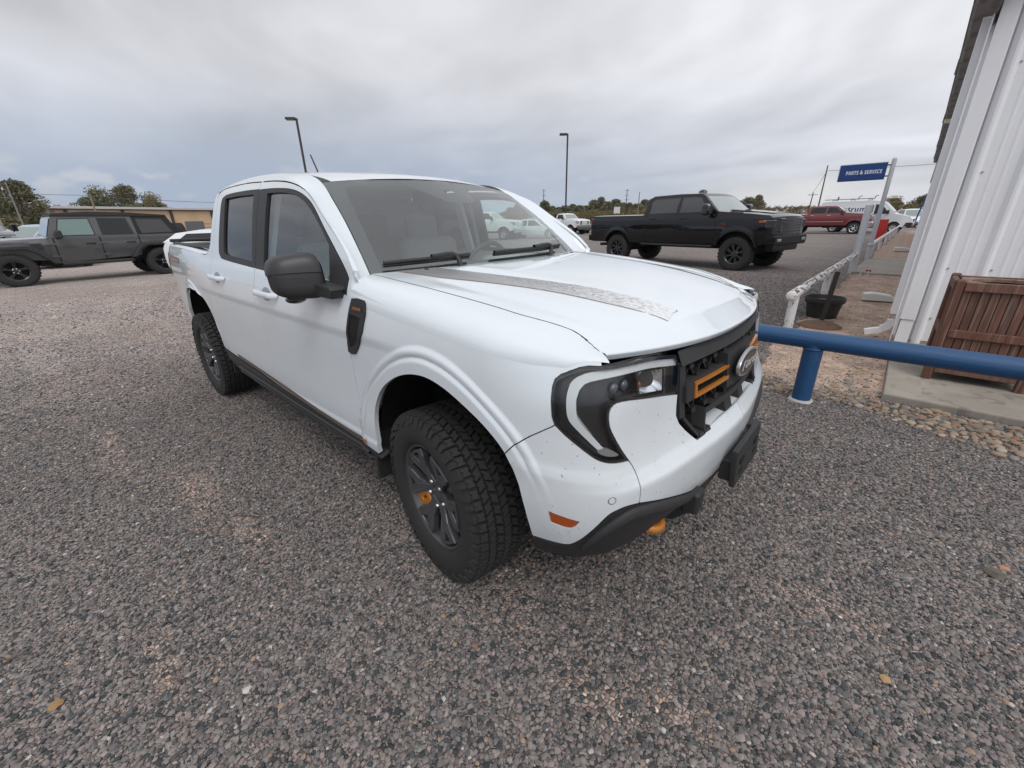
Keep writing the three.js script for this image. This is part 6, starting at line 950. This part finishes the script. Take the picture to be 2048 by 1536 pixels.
{
  part('pole', merge([rod([0, 0, 0], [0, 2.88, 0], 0.062, 0.058, 24), new THREE.SphereGeometry(0.06, 16, 8).translate(0, 2.88, 0), new THREE.SphereGeometry(0.085, 16, 10).scale(1, 0.8, 1).translate(0, 0.46, 0)]), std(lin(0.50, 0.52, 0.55), 0.45), sign);
  const st = canvasTex(1024, 400, (c, w, h) => { c.fillStyle = '#123b78'; c.fillRect(0, 0, w, h); c.fillStyle = '#dfe4ea'; c.font = 'bold 112px sans-serif'; c.textAlign = 'center'; c.textBaseline = 'middle'; c.save(); c.translate(w / 2 + 40, h / 2); c.scale(0.93, 1.25); c.fillText('PARTS & SERVICE', 0, 0); c.restore(); });
  const bd = part('sign_board', box(1.14, 0.46, 0.12, -0.70, 2.58, 0.0, 0.02), std(lin(0.012, 0.045, 0.14), 0.35), sign);
  part('sign_face', new THREE.PlaneGeometry(1.08, 0.41).translate(-0.70, 2.58, 0.0615), std(0xffffff, 0.35, 0, { map: st }), bd);
  part('sign_trim', merge([box(1.15, 0.02, 0.13, -0.70, 2.815, 0), box(0.02, 0.46, 0.13, -1.275, 2.58, 0)]), std(lin(0.25, 0.34, 0.42), 0.35), bd);
  for (const y of [2.44, 2.74]) part('bracket', box(0.16, 0.035, 0.05, -0.08, y, 0, 0.006), M.trim, sign);
}
const wr2 = thing('pipe_rail', 'clean white pipe rail far along the building beyond the sign pole', 'railing', [0.47, 0, -16.4], -0.011);
part('rail', rod([0, 0.46, -0.1], [0, 0.46, -28], 0.058, 0.058, 16), cleanWhite, wr2);
for (let k = 0; k < 7; k++) part('post', rod([0, 0, -1.2 - k * 4.3], [0, 0.44, -1.2 - k * 4.3], 0.05, 0.05, 14), cleanWhite, wr2);
// black pot, disc stand, stakes
{
  const pot = thing('plant_pot', 'empty black round plastic plant pot on the soil beside the white rail', 'plant pot', [0.56, 0, -5.80]);
  part('tub', new THREE.LatheGeometry([[0, 0.02], [0.17, 0.02], [0.18, 0.0], [0.185, 0.02], [0.222, 0.22], [0.242, 0.222], [0.246, 0.235], [0.246, 0.285], [0.238, 0.295], [0.226, 0.29], [0.222, 0.24], [0.185, 0.18], [0, 0.17]].map((p) => new THREE.Vector2(...p)), 48), std(lin(0.02, 0.021, 0.022), 0.5), pot);
  part('fill', new THREE.CircleGeometry(0.215, 32).rotateX(-Math.PI / 2).translate(0, 0.232, 0), std(lin(0.36, 0.39, 0.40), 0.6), pot);
  const rustM = std(0xffffff, 0.85, 0, { map: dataTex(256, (i, j) => { const n = fbm(i / 18, j / 18, 5, 19); return [0.085 + 0.09 * n, 0.05 + 0.05 * n, 0.038 + 0.03 * n]; }) });
  const st = thing('disc_stand', 'rusty disc base with a dark upright flat bar in front of the black pot', 'stand', [0.63, 0, -5.12]);
  part('base', new THREE.LatheGeometry([[0.245, 0.0], [0.25, 0.012], [0.20, 0.04], [0.12, 0.065], [0.05, 0.085], [0, 0.09]].map((p) => new THREE.Vector2(...p)), 40), rustM, st);
  part('bar', box(0.055, 0.66, 0.022, 0.03, 0.39, 0, 0.004, 0, 0, -0.06), std(lin(0.028, 0.026, 0.024), 0.65, 0.2), st);
  const pegM = std(lin(0.58, 0.57, 0.55), 0.7); const pg = thing('marker_stake', 'two small white pegs with a red tag in the soil before the concrete walk', 'stake', [0.70, 0, -10.9]);
  part('peg', box(0.025, 0.22, 0.02, -0.05, 0.1, 0, 0.003, 0, 0, -0.15), pegM, pg); part('peg', box(0.025, 0.2, 0.02, 0.09, 0.09, 0.02, 0.003, 0, 0, 0.08), pegM, pg); part('tag', box(0.1, 0.04, 0.008, 0.08, 0.19, 0.02, 0.002), std(lin(0.3, 0.04, 0.04), 0.5), pg);
  const rb = thing('safety_barrier', 'bright red plastic barrier standing behind the sign pole', 'barrier', [0.25, 0, -28], 0.3);
  const rm = std(lin(0.50, 0.03, 0.025), 0.45); part('panel', merge([extr([[-0.26, 0.05], [0.26, 0.05], [0.2, 0.55], [0.18, 1.10], [-0.18, 1.10], [-0.2, 0.55]], 0.16, 0.03).translate(0, 0, -0.08)]), rm, rb); part('foot', box(0.6, 0.1, 0.4, 0, 0.05, 0, 0.03), rm, rb);
  const bl = thing('pipe_barrier', 'slim dark blue post with a low rail far down the building wall', 'barrier', [1.35, 0, -56]);
  part('post', merge([rod([0.25, 0, 0], [0.55, 3.0, 0], 0.07, 0.06, 14)]), blueP, bl); part('rail', merge([rod([-0.6, 0.45, 0.4], [0.7, 0.45, 0.4], 0.06), rod([-0.55, 0, 0.4], [-0.55, 0.45, 0.4], 0.06)]), blueP, bl);
}
// ---------- place the other vehicles ----------
place(f250, -22.1, -24.0, 0.93, -0.36);
place(lram, -25.2, 2.75, 0.99, -0.12);
{
  const c1 = makeCar('white_car', 'white hatchback close behind the bed of the nearest truck', 'car', null, { paint: P.whitep, H: 1.34, suv: true }); place(c1, -10.18, -3.44, 0.8, -0.6);
  const c2 = makeCar('silver_car', 'pale blue silver car behind the off-roader, left of its windshield', 'car', null, { paint: P.silverp, H: 1.45 }); place(c2, -23.6, 0.85, 0.95, 0.3);
  const c3 = makeCar('silver_car', 'pale blue silver crossover further back behind the off-roader hood', 'car', null, { paint: P.silverp, H: 1.62, suv: true }); place(c3, -29.0, 1.3, 0.95, 0.3);
  const c4 = makeCar('white_car', 'white crossover at the left end of the row along the field', 'car', null, { paint: P.pale, H: 1.66, suv: true }); place(c4, -27.0, -35.6, 0.9, 0.43);
  const c5 = makeCar('silver_car', 'silver car half hidden behind the white flatbed truck', 'car', null, { paint: P.silverp, H: 1.44 }); place(c5, -20.8, -38.6, 0.85, 0.5);
  const c6 = makeCar('white_car', 'white car just left of the black truck tail in the far row', 'car', null, { paint: P.whitep, H: 1.48 }); place(c6, -18.6, -40.0, 0.85, 0.5);
  const c7 = makeCar('white_car', 'white car in the distance to the right of the van', 'car', null, { paint: P.whitep, H: 1.7, suv: true }); place(c7, 1.6, -57, 0.25, 0.97);
  const c8 = makeCar('white_car', 'white crossover farthest down the lot beside the building wall', 'car', null, { paint: P.whitep, H: 1.9, suv: true }); place(c8, 3.0, -66, 0.2, 0.98);
  const c9 = makeCar('grey_car', 'dark grey car beside the white crossover in the far row', 'car', null, { paint: P.greyp, H: 1.45 }); place(c9, -24.3, -37.8, 0.9, 0.43);
  const c10 = makeCar('white_car', 'white car right of the white work pickup, seen through the windshield', 'car', null, { paint: P.whitep, H: 1.45 }); place(c10, -20.2, -27.2, 0.93, -0.36);
}
// ---------- long tan building behind the off-roader ----------
{
  const A = V(-93.7, 0, -3.1), B = V(-104, 0, -38), L = A.distanceTo(B), t = thing('warehouse', 'long low tan building with a pale roof edge behind the off-roader', 'building', [A.x, 0, A.z], Math.atan2(-(B.z - A.z), B.x - A.x));
  const tan = std(lin(0.62, 0.43, 0.26), 0.85, 0, { map: dataTex(256, (i, j) => { const r = (i % 32) < 3 ? 0.9 : 1; const v = r * (0.95 + 0.1 * fbm(i / 30, j / 30, 3, 4)); return [v, v, v]; }, false, [0.25, 0.25]) });
  part('wall', box(L, 4.3, 14, L / 2, 2.15, -7.2), tan, t); part('end_wall', box(0.1, 4.3, 13.9, -0.06, 2.15, -7.2), std(lin(0.36, 0.22, 0.15), 0.85), t);
  part('roof', merge([extr([[15.2, 4.3], [15.2, 4.6], [7, 4.9], [-0.4, 4.62], [-0.35, 4.3]], L + 2, 0).rotateY(Math.PI / 2).translate(-1, 0, 0)]), std(lin(0.62, 0.62, 0.60), 0.5), t);
  part('eave', box(L + 2, 0.14, 0.3, L / 2, 4.24, 0.08), std(lin(0.05, 0.045, 0.04), 0.8), t);
  for (let k = 0; k < 6; k++) part('pilaster', box(0.35, 4.2, 0.3, 1.2 + k * 7.1, 2.1, -0.05), std(lin(0.035, 0.035, 0.033), 0.7), t);
  part('window', box(0.06, 2.0, 2.6, -0.14, 3.1, -2.6), std(lin(0.32, 0.36, 0.28), 0.3), t); part('door', box(1.2, 2.2, 0.1, 12, 1.1, -0.15), std(lin(0.3, 0.2, 0.12), 0.7), t);
  const rl = thing('railing', 'dark pipe railing in front of the tan building', 'railing', [-90, 0, -20], t.rotation.y);
  part('bars', merge([...[0.7, 1.25, 1.8].map((y) => rod([0, y, 0], [14, y, 0], 0.05, 0.05, 6)), ...[0, 3.5, 7, 10.5, 14].map((x) => rod([x, 0, 0], [x, 2.0, 0], 0.06, 0.06, 6))]), std(lin(0.06, 0.055, 0.05), 0.7), rl);
  const cr8 = thing('utility_box', 'grey metal box in front of the tan building, above the white car', 'box', [-66, 0, -13.6]); part('case', box(2.0, 1.9, 1.6, 0, 1.1, 0, 0.1), std(lin(0.10, 0.11, 0.12), 0.6), cr8); part('plinth', box(2.2, 0.3, 1.8, 0, 0.15, 0), concrete, cr8);
}
// ---------- lamp posts, power poles ----------
function lampPost(x, z, h, turn, label) { const t = thing('lamp_post', label, 'lamp post', [x, 0, z], turn, null); const m = std(lin(0.035, 0.032, 0.03), 0.6); part('pole', box(0.17, h, 0.17, 0, h / 2, 0, 0.03), m, t); part('base', new THREE.CylinderGeometry(0.3, 0.3, 0.7, 20).translate(0, 0.35, 0), concrete, t); const hd = part('lamp_head', merge([box(0.85, 0.2, 0.42, -0.45, h - 0.02, 0, 0.06), box(0.2, 0.1, 0.1, 0.0, h - 0.04, 0)]), m, t); part('lamp_lens', box(0.6, 0.03, 0.32, -0.5, h - 0.13, 0, 0.01), std(lin(0.35, 0.33, 0.29), 0.3), hd); return t; }
lampPost(-39.75, -16.94, 9.8, 0.9, 'tall dark lamp post rising behind the roof of the nearest truck');
lampPost(-28.5, -40.97, 9.95, 0.75, 'tall dark lamp post standing in the far row by the flatbed truck');
function pole(x, z, h, lean, label, cross = true, col = [0.09, 0.075, 0.06], r = 0.16) { const t = thing('utility_pole', label, 'utility pole', [x, 0, z], 0.4); part('pole', rod([0, 0, 0], [lean, h, 0], r, r * 0.7, 10), std(lin(...col), 0.9), t); if (cross) part('crossarm', box(2.2, 0.12, 0.12, lean * 0.94, h - 0.5, 0), std(lin(...col), 0.9), t); return t; }
pole(-58.8, 2.3, 5.2, 0.0, 'thin pale wooden pole before the trees at the left edge', false, [0.3, 0.25, 0.18], 0.07);
pole(-63, 1.0, 5.6, 0, 'thin grey pole in front of the second left tree', false, [0.2, 0.19, 0.18], 0.08);
pole(-88.4, -7.0, 6.1, 0, 'thin pale pole in front of the tan building', false, [0.25, 0.2, 0.13], 0.14);
pole(-10.5, -87.5, 8.6, 0.0, 'tall wooden utility pole behind the red pickup', false, [0.12, 0.09, 0.075], 0.12);
pole(-19.0, -136.8, 6.5, 0.3, 'distant utility pole with crossarm left of the tall wooden pole', true);
pole(-24.0, -50, 4.3, 0.0, 'thin pale pole just right of the far lamp post', false, [0.22, 0.21, 0.19], 0.07);
for (const [x, z, h, l] of [[-181.9, -235.9, 20, 'distant steel power mast left of the far lamp post'], [-137.1, -264.5, 18.5, 'distant steel power mast above the black truck bed']]) { const t = thing('power_mast', l, 'power mast', [x, 0, z]); const m = std(lin(0.14, 0.15, 0.16), 0.7); part('mast', rod([0, 0, 0], [0, h, 0], 0.5, 0.2, 8), m, t); part('crossarm', merge([0.95, 0.80, 0.66].map((k) => box(2.6, 0.25, 0.25, 0, h * k, 0))), m, t); }
{ const wm = std(lin(0.10, 0.10, 0.09), 0.7); const wire = (a, b, sag, r, label) => { const pts = []; for (let k = 0; k <= 8; k++) { const t = k / 8; pts.push([lerp(a[0], b[0], t), lerp(a[1], b[1], t) - sag * 4 * t * (1 - t), lerp(a[2], b[2], t)]); } single('power_line', tube(pts, r, 24, 5), wm, label, 'cable'); };
  wire([-60, 5.0, 30], [-88.4, 5.9, -7.0], 0.2, 0.03, 'cable strung across the left trees to the pole by the tan building');
  wire([-88.4, 5.8, -7.0], [-108, 6.0, -40], 0.3, 0.035, 'cable above the tan building roof');
  wire([-10.5, 7.8, -87.5], [60, 8.6, -95], 0.3, 0.03, 'cable running right from the tall utility pole');
  wire([-19, 6.2, -136.8], [-10.5, 7.6, -87.5], 0.2, 0.03, 'cable between the distant pole and the tall utility pole'); }
// ---------- trees and the field edge ----------
function crownGeo(seed, n, W, H, leaf, base) { // leaf cards gathered in clumps
  const r = rng(seed), P = [], C = [], nc = 26, cl = []; for (let k = 0; k < nc; k++) { const a = r() * 6.28, q = Math.sqrt(r()), h = r(); const wid = Math.sin(Math.PI * clamp(0.18 + h * 0.8)); cl.push([Math.cos(a) * q * W * 0.36 * wid, base + h * (H - base) * 0.86 + 0.06 * H, Math.sin(a) * q * W * 0.36 * wid, (0.10 + 0.11 * r()) * W, 0.75 + 0.5 * r()]); }
  for (let i = 0; i < n; i++) { const c = cl[Math.floor(r() * nc)], u = r() * 2 - 1, th = r() * 6.28, rr = Math.pow(r(), 0.45) * c[3], s = Math.sqrt(1 - u * u); const x = c[0] + s * Math.cos(th) * rr, y = c[1] + u * rr * 0.8, z = c[2] + s * Math.sin(th) * rr; const L = leaf * (0.6 + 0.8 * r()), A = V(r() - 0.5, r() - 0.5, r() - 0.5).normalize().multiplyScalar(L), B = V(r() - 0.5, r() - 0.5, r() - 0.5).normalize().multiplyScalar(L * 0.6); const o = V(x, y, z), v = c[4] * (0.75 + 0.5 * r()), warm = r() < 0.16 ? 1.5 : 1; const q = [o.clone().sub(A), o.clone().add(B), o.clone().add(A), o.clone().sub(B)]; for (const k of [0, 1, 2, 0, 2, 3]) { P.push(q[k].x, q[k].y, q[k].z); C.push(v * warm, v, v * 0.9); } }
  const g = new THREE.BufferGeometry(); g.setAttribute('position', new THREE.Float32BufferAttribute(P, 3)); g.setAttribute('color', new THREE.Float32BufferAttribute(C, 3)); g.computeVertexNormals(); return g;
}
const leafM = (r, g, b) => phy({ color: lin(r, g, b), roughness: 0.9, vertexColors: true, side: THREE.DoubleSide });
const LM = [leafM(0.125, 0.125, 0.062), leafM(0.11, 0.125, 0.062), leafM(0.15, 0.135, 0.068), leafM(0.13, 0.14, 0.085)];
const CR = [crownGeo(1, 9500, 8, 7.2, 0.17, 0.8), crownGeo(2, 9500, 7, 8, 0.17, 0.8), crownGeo(3, 6000, 6, 6, 0.2, 0.3), crownGeo(4, 6000, 5.5, 6.6, 0.2, 0.3)];
const trunkG = (h) => merge([rod([0, 0, 0], [0.1, h * 0.45, 0.05], 0.22, 0.14, 8), rod([0.1, h * 0.4, 0.05], [0.9, h * 0.72, 0.3], 0.1, 0.04, 6), rod([0.1, h * 0.42, 0.05], [-0.8, h * 0.75, -0.4], 0.1, 0.04, 6), rod([0.1, h * 0.44, 0.05], [0.1, h * 0.86, 0.2], 0.1, 0.03, 6)]);
const trunkM = std(lin(0.06, 0.05, 0.04), 0.95); const TG = CR.map((c, k) => trunkG([7.2, 8, 6, 6.6][k]));
function tree(x, z, v, m, s, turn, label, group) { const t = thing('tree', label, 'tree', [x, 0, z], turn, group); part('crown', CR[v], LM[m], t); part('trunk', TG[v], trunkM, t); t.scale.set(s[0], s[1], s[0]); return t; }
tree(-80, 3.2, 0, 0, [1.0, 1.02], 0.3, 'broad dark tree cut by the left edge of the view');
tree(-86, 0.2, 1, 0, [1.0, 0.92], 1.2, 'dark tree between the left edge and the tan building');
tree(-90, 2.5, 0, 1, [1.0, 0.8], 2.0, 'dense lower tree filling in behind the two left edge trees');
tree(-112, -10.3, 0, 1, [1.15, 1.12], 0.5, 'rounded green tree above the left part of the tan roof');
tree(-112, -14.2, 1, 0, [1.2, 1.12], 2.6, 'tallest green tree above the tan building roof');
tree(-113, -18.2, 0, 2, [1.1, 1.02], 4.0, 'brownish tree at the right of the group above the tan roof');
tree(-130, -5.5, 2, 1, [0.8, 0.95], 1.0, 'small distant tree left of the group above the tan roof');
tree(-140, -40.5, 2, 1, [0.9, 1.2], 1.0, 'distant tree just left of the cab of the nearest truck');
{ // the line of trees beyond the field
  const r = rng(64); const ones = ['', 'first', 'second', 'third', 'fourth', 'fifth', 'sixth', 'seventh', 'eighth', 'ninth', 'tenth', 'eleventh', 'twelfth', 'thirteenth', 'fourteenth', 'fifteenth', 'sixteenth', 'seventeenth', 'eighteenth', 'nineteenth']; const nth = (k) => k < 20 ? ones[k] : k === 20 ? 'twentieth' : k === 30 ? 'thirtieth' : (k < 30 ? 'twenty ' : 'thirty ') + ones[k % 10]; const g = 'trees in a row beyond the field';
  for (let k = 0; k < 34; k++) { const f = k / 33, a = lerp(-2.30, -1.80, f), d = 128 + 26 * r(), x = 1.2 + Math.cos(a) * d, z = 1.7 + Math.sin(a) * d; const big = Math.abs(a + 2.115) < 0.012 ? 1.15 : 1; tree(x, z, 2 + (k % 2), [3, 1, 2, 0][Math.floor(r() * 4)], [(1.05 + 0.5 * r()) * big, (0.78 + 0.26 * r()) * big], r() * 6, nth(k + 1) + ' olive green tree from the left in the row beyond the field', g); }
  tree(-1.5, -100, 0, 2, [0.8, 0.52], 0.3, 'brownish tree behind the front of the van'); tree(2.4, -100, 1, 2, [0.8, 0.5], 0.9, 'brownish tree between the van and the building wall'); tree(6.6, -104, 0, 2, [0.9, 0.6], 0.9, 'brownish tree mostly hidden by the building wall');
  // tall crop along the edge of the lot
  const n = 26000, P = [], C = [], q0 = V(-62, 0, -47), q1 = V(6, 0, -86); for (let i = 0; i < n; i++) { const t = r(), x = lerp(q0.x, q1.x, t) + (r() - 0.5) * 7, z = lerp(q0.z, q1.z, t) + (r() - 0.5) * 7, y = 2.35 * Math.pow(r(), 0.7), L = 0.26 + 0.3 * r(), a = r() * 6.28, b = 0.5 + r(); const dx = Math.cos(a) * L, dz = Math.sin(a) * L; P.push(x - dx * 0.3, y, z - dz * 0.3, x + dx * 0.3 + 0.06, y + 0.05, z + dz * 0.3, x + dx, y + L * b * 0.6, z + dz); const v = 0.7 + 0.6 * r(), w = r(); for (let k = 0; k < 3; k++) C.push(v * (w < 0.45 ? 1.35 : 0.95), v, v * 0.85); }
  const cg = new THREE.BufferGeometry(); cg.setAttribute('position', new THREE.Float32BufferAttribute(P, 3)); cg.setAttribute('color', new THREE.Float32BufferAttribute(C, 3)); cg.computeVertexNormals(); const crop = single('field_crop', cg, leafM(0.10, 0.085, 0.032), 'band of tall brownish green crop along the far side of the lot', 'crop'); crop.userData.kind = 'stuff';
  const cs = thing('notice_board', 'small white notice on a post above the black truck bed', 'sign', [-31.5, 0, -58.5], 0.6); part('board', box(0.9, 0.9, 0.06, 0, 2.5, 0, 0.01), std(lin(0.6, 0.58, 0.58), 0.6), cs); part('post', rod([0, 0, -0.05], [0, 2.2, -0.05], 0.06), trunkM, cs);
}
scene.fog = new THREE.FogExp2(new THREE.Color(0.72, 0.76, 0.82), 0.00025);
renderer.render(scene, camera);
